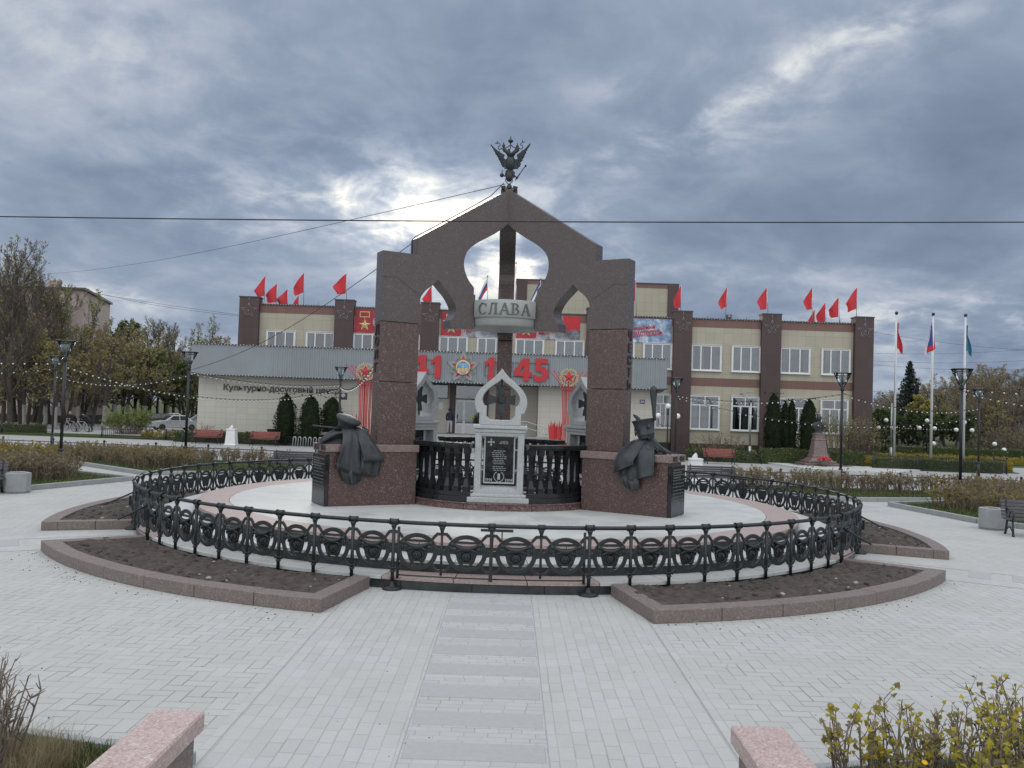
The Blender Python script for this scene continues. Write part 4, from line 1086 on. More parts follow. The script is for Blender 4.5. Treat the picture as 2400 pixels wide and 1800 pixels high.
part('door_panel', MB().box(xa + .12, xm - .1, EY - .10, EY - .092, dzb + .12, dzb + .72).box(xm + .13, xb - .18, EY - .10, EY - .092, dzb + .12, dzb + .72), M['whitecloth'], dr_)
yc_ = (xm + xb) / 2
M['yellow'] = plain('yellow_sticker', (.62, .60, .06), .5, .05, 4)
part('sticker', MB().merge(MB().lathe([(.001, 0), (.10, 0), (.10, .004), (.001, .004)], 20), front(yc_, EY - .052, dzb + 1.35)), M['yellow'], dr_)
glazed('transom', xa - .1, xb + .1, dzt + .06, ez(4.4), M['capmetal'], [(xa, xb, dzt + .12, ez(4.34))])
glazed('side_window', ex(-5.9), ex(-4.15), ez(3.45), ez(4.4), M['capmetal'], [(ex(-5.85), ex(-4.2), ez(3.5), ez(4.34))])
part('door_notice', MB().box(ex(-4.75), ex(-4.5), EY - .02, EY - .004, ez(2.75), ez(3.2)), M['white'])
part('porch', MB().box(wx(-8.5), wx(2.6), 55.8, EY, 0, 1.06), M['road'])
part('porch_step', MB().box(wx(-7.5), wx(-1), 55.4, 55.79, 0, .75), M['road']); part('porch_step', MB().box(wx(-7.5), wx(-1), 55.0, 55.39, 0, .4), M['road'])
rl = MB()
for z in (1.06 + .5, 1.06 + .9):
    rl.tube([(wx(.55), 56, z + .15), (wx(1.0), 56, z + .15), (wx(3.2), 56, z - .55)], .03, 6)
for x, z in ((.95, 1.0), (2.0, .7), (3.1, .3)): rl.tube([(wx(x), 56, z - .1), (wx(x), 56, z + .95)], .03, 6)
part('ramp_handrail', rl, M['steel'])
part('ramp', MB().add([(wx(.6), 55.2, 1.04), (wx(.6), 56.3, 1.04), (wx(4.2), 56.3, .05), (wx(4.2), 55.2, .05), (wx(.6), 55.2, 0), (wx(.6), 56.3, 0), (wx(4.2), 56.3, 0), (wx(4.2), 55.2, 0)], [(0, 1, 2, 3), (4, 7, 6, 5), (0, 3, 7, 4), (0, 4, 5, 1), (2, 1, 5, 6), (3, 2, 6, 7)]), M['road'])
# wall lettering
w_ = text('Культурно-досуговый центр', .56, .05, .012)
L_ = max(v[0] for v in w_.v) - min(v[0] for v in w_.v)
w_.v = [(x * (wx(-11.0) - wx(-18.4)) / L_, y, z) for x, y, z in w_.v]
M['sign_grey'] = plain('grey_sign_letters', (.075, .075, .08), .5, .1, 5)
part('lettering', MB().merge(w_, front(wx(-14.7), 58.76, CAMH + (3.68 - CAMH) * K4)), M['sign_grey'])
pl3 = part('number_plate', MB().merge(shape([[(-.17, -.14), (.17, -.14), (.17, .14), (-.17, .14)]], .02, .004), front(wx(8.35), 58.785, CAMH + (3.66 - CAMH) * K4)), M['navy'])
part('lettering', MB().merge(text('3А', .22, .008, .006), front(wx(8.35), 58.77, CAMH + (3.66 - CAMH) * K4)), M['white'], pl3)
rl = MB()
for x in (-13.2, -9.2, -7.0, -3.3, 13.0, 15.6, 18.6, 21.9):
    rl.tube([(fX(x), FY + .2, fZ(9.35)), (fX(x), FY + .2, fZ(9.35) + .3), (fX(x) + .12, FY + .1, fZ(9.35) + .42)], .02, 5)
part('roof_bracket', rl, M['steel'])
f = thing('floodlight', 'round-lensed black floodlight standing on the roof edge between red flags', 'floodlight', (fX(15.0) - .6, FY + .3, fZ(9.35) + .09))
MB().obox((0, 0, .2), (.38, .2, .28)).build('lamp_head', M['capmetal'], f, bevel=.02); MB().merge(MB().lathe([(.001, 0), (.09, 0), (.09, .02), (.001, .02)], 14), front(0, -.1, .2)).build('lens', M['silver'], f); MB().box(-.03, .03, -.03, .03, 0, .08).build('bracket', M['steel'], f)

# red numerals and the enamelled star on the fascia
for word, xa_, xb_, lab in (('1941', -8.9, -4.49, 'big red numerals 1941 fixed to the grey fascia left of the star'), ('1945', -1.72, 2.26, 'big red numerals 1945 fixed to the grey fascia right of the star')):
    t = figures(word, 1.98, .09, .075, gap=.06)
    l0, l1 = min(v[0] for v in t.v), max(v[0] for v in t.v); h0, h1 = min(v[1] for v in t.v), max(v[1] for v in t.v)
    sx = (cx(xb_) - cx(xa_)) / (l1 - l0); sy = (cz(6.13) - cz(4.66)) / (h1 - h0)
    if word == '1941': sx = (cx(2.26) - cx(-1.72)) / (l1 - l0); 
    mid = cx(xb_) - (l1 - l0) * sx / 2
    o = thing('year_numerals', lab, 'numerals', (mid, YC - .12, cz(5.4)), 0, 'red year numerals')
    t.v = [((x - (l0 + l1) / 2) * sx, -z, (y - (h0 + h1) / 2) * sy) for x, y, z in t.v]
    t.build('digits', M['redpaint'], o)
    q = MB()
    for z in (.45, -.5): q.box(-(l1 - l0) * sx / 2 - .05, (l1 - l0) * sx / 2 + .05, .06, .09, z - .015, z + .015)
    for x in (-1, 1): q.box(x * (l1 - l0) * sx / 2 - .015, x * (l1 - l0) * sx / 2 + .015, .06, .09, -.5, .45)
    q.build('mounting_frame', M['capmetal'], o)
em = thing('star_emblem', 'silver and red five-pointed star emblem with blue tower medallion on the grey fascia', 'emblem', (cx(-3.1), YC - .1, cz(5.42)))
fe = lambda y=0: front(0, y, 0)
MB().merge(shape([star(5, 1.16, .66, pi / 2)], .05, .01), fe(.04)).merge(shape([star(10, 1.0, .78, pi / 2)], .03), fe(.06)).build('silver_rays', M['silver'], em)
ry = MB()
for k in range(5):
    for j in range(-3, 4):
        a = pi / 2 + (k + .5) * 2 * pi / 5 + j * .11; r1 = 1.02 - abs(j) * .06
        ry.tube([(.45 * cos(a), .0, .45 * sin(a)), (r1 * cos(a), .01, r1 * sin(a))], [.02, .008], 4)
for k in range(5):
    a = pi / 2 + k * 2 * pi / 5
    for s_ in (-1, 1):
        b = a + s_ * pi / 5
        for j in range(7):
            u = j / 6; ry.ball((1.12 * cos(a) * (1 - u) + .64 * cos(b) * u, 0, 1.12 * sin(a) * (1 - u) + .64 * sin(b) * u), .035, 6)
ry.build('ray_beads', M['silver'], em)
MB().merge(star3d(.86, .36, .12), fe(.0)).build('red_star', M['redpaint'], em)
md = MB().merge(MB().lathe([(.001, 0), (.50, 0), (.50, .05), (.46, .07), (.001, .07)], 40), fe(-.05)); mo = md.build('medallion', M['gold'], em)
MB().merge(MB().lathe([(.001, 0), (.40, 0), (.40, .01), (.001, .01)], 36), fe(-.122)).build('blue_field', M['sky_blue'], mo)
tw = MB().merge(shape([[(-.09, -.38), (.09, -.38), (.09, -.05), (.055, -.05), (.055, .10), (.03, .12), (.015, .26), (0, .30), (-.015, .26), (-.03, .12), (-.055, .10), (-.055, -.05), (-.09, -.05)]], .012), fe(-.14))
tw.merge(shape([[(-.38, -.12), (-.28, -.02), (-.2, -.08), (-.11, -.05), (-.11, -.36), (-.25, -.30)]], .01), fe(-.14)).merge(shape([[(.38, -.12), (.30, .02), (.2, -.04), (.11, -.05), (.11, -.36), (.25, -.30)]], .01), fe(-.14))
tw.build('tower_relief', M['gold'], mo)
pt = text('ПОБЕДА', .13, .01, .004); pt.v = [((.43) * sin(x / .43) , -.43 * cos(x / .43) + .03 + y * .9, z) for x, y, z in pt.v]
rbn = MB().merge(shape([[(.36 * sin(t), -.36 * cos(t)) for t in [radians(-50 + 10 * i) for i in range(11)]] + [(.48 * sin(t), -.48 * cos(t)) for t in [radians(50 - 10 * i) for i in range(11)]]], .012), fe(-.13)); rbn.build('ribbon', M['white'], mo)
MB().merge(pt, fe(-.142)).build('lettering', M['redpaint'], mo)
ct_ = text('СССР', .11, .01, .004); ct_.v = [(.36 * sin(x / .36), .36 * cos(x / .36) - .02 + y, z) for x, y, z in ct_.v]
MB().merge(ct_, fe(-.135)).build('lettering', M['redpaint'], mo)

# long banners under the eaves
def photo_mat(name, c1, c2, c3, seed):
    t = NT(name)
    mp = t.n('ShaderNodeMapping'); t.put(mp.inputs[0], t.co()); mp.inputs['Location'].default_value = (seed, seed * 2, seed)
    f = t.noise(1.1, 4, .6, vec=mp.outputs[0], dist=.6); g = t.noise(4, 4, .65, vec=mp.outputs[0])
    col = t.ramp(t.m('ADD', t.m('MULTIPLY', f, .65), t.m('MULTIPLY', g, .35)), [(.36, c1), (.5, c2), (.62, c3)])
    return t.done(col, .6)
M['ban1'] = photo_mat('grey_battle_scene', (.05, .055, .065), (.20, .21, .235), (.42, .43, .45), 3.)
M['ban2'] = photo_mat('blue_harbour_scene', (.10, .12, .16), (.22, .32, .5), (.6, .63, .66), 7.)
M['banred'] = plain('red_banner_print', (.34, .03, .045), .6, .3, 1.2)
for i, (x0, x1, word, mk, lab) in enumerate(((-10.65, -6.3, '', 'ban1', 'red and grey hero-city banner with gold star, leftmost under the eaves'), (-4.86, -.5, 'ЛЕНИНГРАД', 'ban1', 'hero-city banner with red word ЛЕНИНГРАД under the eaves'), (.18, 4.42, 'МОСКВА', 'ban1', 'hero-city banner with red word МОСКВА under the eaves'), (6.18, 10.55, 'СЕВАСТОПОЛЬ', 'ban2', 'hero-city banner with red word СЕВАСТОПОЛЬ under the eaves'))):
    w = fX(x1) - fX(x0); h = fZ(9.25) - fZ(7.66)
    b = thing('banner', lab, 'banner', (fX((x0 + x1) / 2), FY - .04, fZ(7.66)), 0, 'hero-city banners on the facade')
    MB().box(-w / 2 + w * .34, w / 2, -.02, .02, 0, h).build('picture', M[mk], b)
    MB().box(-w / 2, -w / 2 + w * .34, -.02, .02, 0, h).build('red_field', M['banred'], b)
    st = MB().merge(star3d(.46, .19, .1), front(-w / 2 + w * .155, -.03, .58))
    st.merge(shape([[(-.36, -.21), (.36, -.21), (.36, .21), (-.36, .21)], [(-.30, -.15), (.30, -.15), (.30, .15), (-.30, .15)]], .02), front(-w / 2 + w * .15, -.03, 1.36)).box(-w / 2 + w * .15 - .015, -w / 2 + w * .15 + .015, -.04, -.03, 1.0, 1.16)
    st.build('gold_star', M['gold'], b)
    rw = MB()
    for q in range(4):
        rw.merge(MB().add([(x + dx_, y, 0) for x, y, dx_ in [(-w / 2 + w * .30 + q * .085 + .10 * sin(j * .8), h * j / 12 + .01, d_) for j in range(12) for d_ in (0, .03)]], [(2 * j, 2 * j + 1, 2 * j + 3, 2 * j + 2) for j in range(11)]), front(0, -.024, 0))
    rw.build('ribbon_stripes', M['whitecloth'], b, fix=False)
    if i == 2: MB().box(w / 2 - w * .27, w / 2, -.026, -.02, .75, h).build('red_flag_field', M['redcloth'], b)
    if word:
        tt = text(word, .52, .03, .02); l = max(v[0] for v in tt.v) - min(v[0] for v in tt.v); s_ = w * .52 / l
        tt2 = text('Город-Герой', .3, .03, .012)
        R_ = Matrix.Rotation(radians(6), 4, 'Z')
        tt.v = [(x * s_, y, z) for x, y, z in tt.v]
        MB().merge(tt, front(w * .10, -.03, .62) @ R_).build('lettering', M['redpaint'], b); MB().merge(tt2, front(w * .05, -.03, 1.05) @ R_).build('lettering', M['redpaint'], b)
# wire stars at the head of the piers
nmw = {0: 'leftmost brown pier', 1: 'second brown pier from the left', 2: 'brown pier behind the left onion opening', 3: 'brown pier hidden behind the ЧЕСТЬ pier', 4: 'brown pier right of the СЕВАСТОПОЛЬ banner', 5: 'brown pier behind the thujas', 6: 'rightmost brown pier'}
for i, (x0, x1) in enumerate(PIERS):
    t = thing('wire_star', 'thin silver wire star on the ' + nmw[i], 'decoration', (fX((x0 + x1) / 2), FY - .42, fZ(8.9)), 0, 'wire stars on the piers')
    s_ = star(5, .58, .235); g = MB()
    for k in range(10): g.tube([(s_[k][0], 0, s_[k][1]), (s_[(k + 1) % 10][0], 0, s_[(k + 1) % 10][1])], .010, 4)
    for k in range(10): g.tube([(s_[k][0], 0, s_[k][1]), (0, -.05, 0)], .004, 4)
    g.build('wire_outline', M['steel'], t)
    MB().tube([(0, 0, .55), (0, .0, .95)], .01, 4).build('hanger', M['steel'], t)

# red festive installations either side of the entrance
def installation(px, py, lab, mirror_):
    c = aty(px, py, 51.5)
    t = thing('victory_installation', lab, 'decoration', (c.x, 51.5, .0), 0, 'red rod installations by the entrance')
    H_ = c.z
    rods = MB(); rs = random.Random(4)
    for k in range(9):
        u = (k - 4) / 4.
        x1 = mirror_ * u * 1.15 + rs.uniform(-.06, .06); zt = H_ + .05 + .35 * abs(u) ** .5
        y1 = rs.uniform(-.15, .15)
        p = [(u * .42, y1, .0), (u * .30, y1, H_ * .45), (u * .36, y1, H_ - .75), (u * .62, y1, H_ - .25), (x1, y1, zt)]
        if abs(u) < .35: p[-1] = (u * .5, y1 - .12, H_ + .1)
        rods.tube(p, .030, 6); rods.ball(p[-1], .05, 6)
    rods.build('rods', M['redpaint'], t)
    MB().box(-.42, .42, -.2, .2, H_ - .78, H_ - .74).build('collar', M['redpaint'], t, bevel=.02)
    wr = MB()
    for s_ in (-1, 1):
        for k in range(11):
            a = radians(-80 + k * 15); r = .5
            x, z = s_ * r * cos(a), r * sin(a)
            for d_ in (-.5, .5):
                b = a + pi / 2 + d_
                wr.tube([(x, -.22, z), (x + s_ * .07 * cos(b), -.23, z + .07 * sin(b)), (x + s_ * .13 * cos(b), -.22, z + .13 * sin(b))], [.02, .035, .004], 5)
    wr.v = [(x, y, z + H_) for x, y, z in wr.v]; wr.build('wreath', M['gold'], t)
    ss = MB().merge(star3d(.42, .17, .09), front(0, -.24, H_ + .02)); so_ = ss.build('red_star', M['redpaint'], t)
    sp_ = star(5, .46, .2); g = MB()
    for k in range(10): g.tube([(sp_[k][0], -.24, H_ + .02 + sp_[k][1]), (sp_[(k + 1) % 10][0], -.24, H_ + .02 + sp_[(k + 1) % 10][1])], .02, 4)
    g.build('gilt_edge', M['gold'], so_)
    tu = MB()
    for k in range(5):
        x_ = (-.95, -.72, -.45, .62, .9)[k]
        tu.merge(shape([[(-.07, 0), (.07, 0), (.13, 1.2), (.17, 1.75), (.12, 2.15), (.03, 1.85), (-.03, 2.3), (-.10, 1.85), (-.19, 2.1), (-.18, 1.6), (-.12, 1.1)]], .05), front(x_, .1 * (k % 2), .05))
    tu.build('red_petals', M['redpaint'], t)
    MB().box(-1.2, 1.2, -.35, .35, 0, .12).build('base', M['capmetal'], t)
installation(858, 872, 'fan of red rods with gold wreath and star left of the ДОЛГ pier', 1)
installation(1333, 885, 'fan of red rods with gold wreath and star left of the ЧЕСТЬ pier', 1)

# flags on the roof
def flag_mesh(w, h, seed, droop, mats, stripes=1):
    rs = random.Random(seed); ph = rs.random() * 6
    def f(u, v):
        x = -w * u * (1 - .30 * v * u) ; z = -h * v * (1 - .60 * u ** 1.2) - droop * (u ** 1.15)
        y = (.10 + .12 * ((seed * 37) % 5) / 5) * w * sin(u * 6 + ph + v * 3) * u
        return (x + .06 * w * sin(v * 5 + ph) * u, y, z)
    n = 12
    g = MB().grid(f, 12, n)
    if stripes > 1:
        for i in range(len(g.m)): g.m[i] = min(stripes - 1, (i // 12) * stripes // n)
    return g.mesh('cloth', mats, fix=False)
FL = [(740, 150, 725, 375, 1, 'first'), (830, 210, 820, 378, 1, ''), (912, 255, 908, 380, 2, ''), (1040, 125, 1033, 385, 1, ''), (1000, 300, 995, 385, 3, ''), (1367, 133, 1367, 350, 1, '')]
FR_ = [(322, 225, 315, 432, 1), (680, 237, 662, 490, 1), (987, 243, 995, 450, 1), (1340, 243, 1342, 470, 1), (1360, 413, 1360, 512, 3), (1443, 360, 1447, 512, 2), (1545, 320, 1550, 515, 1), (1690, 240, 1682, 468, 1)]
flags = [(400 + a / 3.318, 600 + b / 3.318, 400 + c / 3.318, 600 + d / 3.318, q) for a, b, c, d, q, _ in FL] + [(850 + 512 / 3.16, 280 + 1230 / 3.16, 850 + 510 / 3.16, 280 + 1368 / 3.16, 1), (1490, 655, 1492, 722, 1)] + [(1500 + a / 3.318, 600 + b / 3.318, 1500 + c / 3.318, 600 + d / 3.318, q) for a, b, c, d, q in FR_]
wherefl = ['above the leftmost brown pier', 'second from the left end of the roof', 'third from left, half sunk behind the parapet', 'tallest of the cluster left of the second pier', 'small, beside the tall one on the left roof', 'standing over the second brown pier', 'seen through the left onion opening', 'half hidden by the ЧЕСТЬ pier', 'over the pier right of the СЕВАСТОПОЛЬ banner', 'beside the roof floodlight', 'over the pier behind the thujas', 'tall, leftmost of the right-hand cluster of five', 'lowest of the right-hand cluster of five', 'second lowest of the right-hand cluster', 'leaning, between cluster and last pier', 'over the rightmost brown pier']
for i, (x0, y0, x1, y1, q) in enumerate(flags):
    yy_ = {1: FY + .25, 2: FY + 3.5, 3: FY + 7}[q]
    a, b = aty(x0, y0, yy_), aty(x1, y1, yy_)
    zr = fZ(9.35) + .09 if q > 1 or all(not (fX(p0) < b.x < fX(p1)) for p0, p1 in PIERS) else fZ(9.78) + .08
    zr = min(zr, b.z)
    t = thing('roof_flag', 'red flag on a thin pole ' + wherefl[i], 'flag', (b.x, yy_, zr), 0, 'red flags along the roof')
    MB().tube([(0, 0, 0), (a.x - b.x, 0, a.z - zr)], .022, 6).build('pole', M['steel'], t)
    h = (1.52, 1.45, 1.4, 1.55, 1.4, 1.55, 1.5, 1.6, 1.7, 1.5, 1.65, 1.65, 1.4, 1.6, 1.5, 1.65)[i]; w = (.72, .85, .8, .8, .55, .88, .6, .4, .55, .62, .65, .6, .55, .7, .7, .78)[i]
    h = min(h, max(.9, (a.z - zr) - .05)) if q == 1 else h
    link('cloth', flag_mesh(w * 1.05, h * .95, i, h * (.62 if i % 3 else .75), [M['redcloth']]), t, Matrix.Translation((a.x - b.x, 0, a.z - zr - .03)))
for x, y, xb_, yb, lab, ms_ in ((850 + 925 / 3.16, 280 + 1160 / 3.16, 850 + 928 / 3.16, 280 + 1345 / 3.16, 'white, blue and red flag on the roof seen through the big onion opening', ('whitecloth', 'bluecloth', 'redcloth')),
                                (850 + 1318 / 3.16, 280 + 1180 / 3.16, 850 + 1316 / 3.16, 280 + 1345 / 3.16, 'blue, white and green flag on the roof right of the central pier', ('bluecloth', 'whitecloth', 'greencloth')),
                                (850 + 1137 / 3.16, 280 + 1062 / 3.16, 850 + 1134 / 3.16, 280 + 1345 / 3.16, 'tall roof pole with furled red flag close beside the central pier', ('redcloth', 'redcloth', 'redcloth'))):
    a, b = aty(x, y, FY + .3), aty(xb_, yb, FY + .3); zr = fZ(9.35) + .09
    t = thing('roof_flag', lab, 'flag', (b.x, FY + .3, zr), 0, 'state flags on the roof')
    MB().tube([(0, 0, 0), (a.x - b.x, 0, a.z - zr)], .03, 6).ball((a.x - b.x, 0, a.z - zr), .07, 8).build('pole', M['steel'], t)
    w = .7 if ms_[1] != 'redcloth' else .12
    me = flag_mesh(1.25, w, 5, 1.15, [M[k] for k in ms_], 3)
    link('cloth', me, t, Matrix.Translation((a.x - b.x, 0, a.z - zr - .15)) @ Matrix.Diagonal((.75 * w, 1, 1.25, 1)))
# ------------------------------------------------------------------ vegetation
M['bark'] = plain('grey_brown_bark', (.060, .050, .042), .9, .35, 6, bump=.5, bscale=20)
M['twig'] = plain('brown_twigs', (.19, .155, .125), .9, .3, 2)
M['twig_dark'] = plain('dark_twigs', (.11, .095, .083), .9, .3, 2)
M['limewash'] = plain('limewashed_bark', (.25, .24, .215), .9, .25, 8)
M['olive'] = leafmat('olive_yellow_leaves', (.19, .175, .065), (.30, .265, .095), (.40, .34, .13))
M['rust'] = leafmat('rusty_brown_leaves', (.17, .14, .095), (.25, .205, .135), (.31, .26, .17))
M['fresh'] = leafmat('fresh_green_leaves', (.12, .16, .055), (.20, .24, .08), (.28, .30, .12))
M['deep'] = leafmat('dark_green_leaves', (.032, .052, .022), (.07, .098, .038), (.11, .13, .055))
M['spruce'] = leafmat('blue_green_needles', (.016, .030, .026), (.034, .054, .046), (.06, .08, .07))
M['thuja'] = leafmat('dark_thuja_scales', (.012, .022, .011), (.026, .040, .018), (.048, .058, .026), .85, 2.5)
M['dry'] = leafmat('dry_brown_leaves', (.15, .12, .075), (.26, .21, .125), (.35, .285, .17), .9, 1.5)
M['twig_pale'] = plain('pale_dry_stems', (.22, .18, .135), .9, .3, 2)
M['straw'] = leafmat('straw_grass', (.20, .165, .10), (.33, .275, .17), None, .9, 3)
M['yellow_leaf'] = leafmat('yellow_green_leaves', (.15, .125, .022), (.25, .20, .032), (.34, .27, .05), .8, 1.5)
M['lime_leaf'] = leafmat('lime_yellow_leaves', (.24, .22, .035), (.42, .36, .05), (.34, .27, .06), .7, 5)
M['dull_leaf'] = leafmat('dull_olive_leaves', (.16, .15, .06), (.26, .22, .09), (.2, .19, .06), .7, 5)
def rnd_dir(rs):
    z = rs.uniform(-1, 1); a = rs.uniform(0, 2 * pi); q = sqrt(1 - z * z)
    return V((q * cos(a), q * sin(a), z))
def leaf_quad(mb, p, s, rs, mi, up=None):
    n = rnd_dir(rs); u = n.orthogonal().normalized(); w = n.cross(u)
    t = rs.uniform(0, pi); a = u * cos(t) + w * sin(t); b = w * cos(t) - u * sin(t)
    l = s * rs.uniform(.6, 1.3); h = l * rs.uniform(.4, .7)
    mb.add([tuple(p - a * l), tuple(p - b * h + n * h * .2), tuple(p + a * l), tuple(p + b * h + n * h * .2)], [(0, 1, 2, 3)], mi)
def grow_tree(seed, H, r0, first=.3, kids=(9, 5, 4, 4), ang=(48, 42, 40, 38), lr=(.42, .5, .55, .6), leaf=0., ls=.16, up=.25, leaders=1, lean=0., wash=1.2, twig_r=.013, shape_=0.):
    rs = random.Random(seed)
    tr, cr = MB(), MB()
    def branch(p, d, L, r, lvl):
        ns = (7, 5, 4, 3, 2)[lvl]
        pts, dirs = [p], []
        for i in range(ns):
            d = (d + rnd_dir(rs) * (.10, .2, .24, .26, .3)[lvl] + V((0, 0, up if lvl else .05)) * .5).normalized()
            p = p + d * (L / ns); pts.append(p); dirs.append(d)
        re = max(r * (.30 if lvl else .35), twig_r * .5)
        rads = [r + (re - r) * i / ns for i in range(ns + 1)]
        (tr if lvl <= 1 else cr).tube(pts, rads, (9, 6, 5, 4, 3)[lvl], 0, caps=False)
        if lvl >= 3 and leaf:
            k = leaf * (1 if lvl == 4 else .6)
            for q in range(int(k) + (rs.random() < k % 1)):
                leaf_quad(cr, pts[rs.randint(1, ns)] + rnd_dir(rs) * ls * 1.2, ls, rs, 1 if rs.random() < .7 else 2)
        if lvl >= len(kids): return
        n = kids[lvl]
        for j in range(n):
            f0 = first if lvl == 0 else .22
            t = f0 + (1 - f0) * ((j + rs.random()) / n); x = t * ns; i = min(int(x), ns - 1)
            bp = pts[i].lerp(pts[i + 1], x - i); dd = dirs[i]
            ax = dd.orthogonal().normalized(); ax.rotate(Matrix.Rotation(j * 2.4 + rs.uniform(-.5, .5), 3, dd))
            nd = dd.copy(); nd.rotate(Matrix.Rotation(radians(ang[lvl] * rs.uniform(.75, 1.25)), 3, ax))
            taper = 1 - .5 * t if lvl == 0 and shape_ == 0 else (1 - .75 * abs(t - .45) if lvl == 0 else 1 - .35 * t)
            branch(bp, nd, L * lr[lvl] * rs.uniform(.75, 1.2) * taper, max(rads[i] * (.5 if lvl == 0 else .55), twig_r), lvl + 1)
    for k in range(leaders):
        a = rs.uniform(0, 2 * pi)
        d = V((cos(a) * .22, sin(a) * .22, 1)) if leaders > 1 else V((lean, 0, 1))
        branch(V((0, 0, -.05)), d.normalized(), H * (1 if leaders == 1 else rs.uniform(.85, 1.05)) * .92, r0, 0)
    if wash:        # limewash band at the foot of the trunk
        for i, f in enumerate(tr.f):
            if max(tr.v[q][2] for q in f) < wash + 1.2 and min(tr.v[q][2] for q in f) < wash: tr.m[i] = 1
    return tr, cr
def tree_proto(kind, mats, **k):
    tr, cr = grow_tree(**k)
    return tr.mesh('trunk', [M['bark'], M['limewash']], fix=False), cr.mesh('crown', mats, fix=False)
PROTO = {
    'tall_bare': [tree_proto('', [M['twig_dark'], M['olive'], M['dry']], seed=s, H=14.5, r0=.20, first=.16, kids=(18, 7, 6, 5), ang=(34, 34, 36, 36), lr=(.40, .48, .5, .55), leaf=.12, ls=.12, up=.45, leaders=1, wash=0) for s in (11, 12)],
    'olive': [tree_proto('', [M['twig_dark'], M['olive'], M['rust']], seed=s, H=9.2, r0=.21, first=.24, kids=(11, 6, 5, 5), ang=(58, 46, 42, 40), lr=(.50, .5, .52, .55), leaf=.62, ls=.14, up=.15, wash=1.2) for s in (21, 22, 23)],
    'poplar': [tree_proto('', [M['twig'], M['fresh'], M['olive']], seed=s, H=14., r0=.16, first=.3, kids=(12, 5, 4, 4), ang=(26, 30, 34, 36), lr=(.36, .5, .5, .5), leaf=.55, ls=.12, up=.6, leaders=3, wash=0) for s in (31,)],
    'brown': [tree_proto('', [M['twig'], M['rust'], M['olive']], seed=s, H=9.5, r0=.14, first=.12, kids=(12, 6, 6, 5), ang=(44, 42, 40, 38), lr=(.46, .5, .52, .55), leaf=.22, ls=.12, up=.28, leaders=2, wash=0) for s in (41, 42, 43)],
    'yellow': [tree_proto('', [M['twig'], M['olive'], M['yellow_leaf']], seed=s, H=6., r0=.12, first=.25, kids=(11, 6, 5, 4), ang=(50, 44, 42, 40), lr=(.46, .5, .52, .55), leaf=2.2, ls=.14, up=.2, wash=0) for s in (51,)],
    'green': [tree_proto('', [M['twig_dark'], M['deep'], M['fresh']], seed=s, H=8., r0=.16, first=.15, kids=(12, 6, 5, 4), ang=(46, 44, 42, 40), lr=(.45, .5, .52, .55), leaf=2.0, ls=.16, up=.2, wash=0) for s in (61,)],
    'clipped': [tree_proto('', [M['twig_dark'], M['deep'], M['deep']], seed=s, H=3.5, r0=.12, first=.36, kids=(9, 6, 5, 4), ang=(64, 48, 44, 42), lr=(.62, .55, .55, .55), leaf=2.6, ls=.12, up=.12, wash=1.0) for s in (71, 72)],
}
def tree(kind, px, Y, H, label, cat='tree', group=None, rz=None, i=0, name='tree', wide=1.):
    me = PROTO[kind][i % len(PROTO[kind])]
    x = ray(px, 950).x / ray(px, 950).y * Y
    Href = max(v.co.z for v in me[1].vertices)
    t = thing(name, label, cat, (x, Y, 0), random.Random(px * 7 + Y).uniform(0, 6.28) if rz is None else rz, group)
    s = H / Href
    t.scale = (s * wide, s * wide, s)
    link('trunk', me[0], t); link('crown', me[1], t)
    return t
g1 = 'trees along the left side of the square'
for i, (kind, px, Y, H, wide, lab) in enumerate((
    ('tall_bare', 8, 72, 15.2, 1., 'tall nearly bare dark tree at the left picture edge'), ('tall_bare', 66, 77, 14.6, 1., 'tall nearly bare tree just right of the leftmost one'), ('tall_bare', -70, 74, 14., 1., 'tall bare tree cut by the left picture edge'),
    ('tall_bare', 38, 84, 13.6, 1.2, 'bare tree in front of the apartment block wall, behind the tall pair'),
    ('olive', 60, 71, 8.6, 1., 'olive-leaved tree with limewashed foot at the far left fence'), ('olive', 108, 71.5, 9.2, 1., 'olive-leaved tree with forked trunk left of the lamp pair'), ('olive', 133, 70, 8.4, .9, 'olive-leaved tree right beside the near left lamp'),
    ('poplar', 158, 80, 14.8, 1., 'slender light-leaved tree rising above the apartment roof'), ('olive', 183, 73, 9., 1., 'dark-trunked tree with low bough behind the cyclists'), ('olive', 243, 72, 9.2, 1.1, 'spreading tree with pale limewashed trunk right of the cyclists'),
    ('brown', 218, 80, 10.5, .9, 'brown twiggy tree against the end wall of the apartment block'), ('olive', 300, 90, 9.6, 1.2, 'broad olive tree behind the green bush'), ('green', 286, 104, 12.6, 1., 'dark green tree just right of the apartment block'),
    ('tall_bare', 330, 98, 12.3, 1.1, 'bare-topped tree behind the dark parked car'), ('tall_bare', 372, 100, 12.2, 1.1, 'bare-topped tree behind the silver parked car'), ('green', 352, 94, 8.5, 1.2, 'dark shady tree behind the parked cars'), ('olive', 396, 96, 9.2, 1.2, 'olive tree above the roof of the silver car'),
    ('poplar', 436, 104, 13.2, 1.1, 'light green poplar left of the culture centre'), ('brown', 455, 92, 10.2, 1.2, 'rusty brown tree touching the grey canopy end'), ('green', 420, 90, 7., 1.2, 'dark green tree beside the cream wing'), ('brown', 492, 98, 10.5, 1.1, 'brown twiggy tree peeping over the grey canopy'), ('olive', 150, 92, 10., 1.2, 'olive tree in the gap right of the near lamps'),
    ('brown', 20, 92, 11., 1.2, 'brown tree behind the far left fence'))):
    tree(kind, px, Y, H, lab, 'tree', g1, i=i, wide=wide)
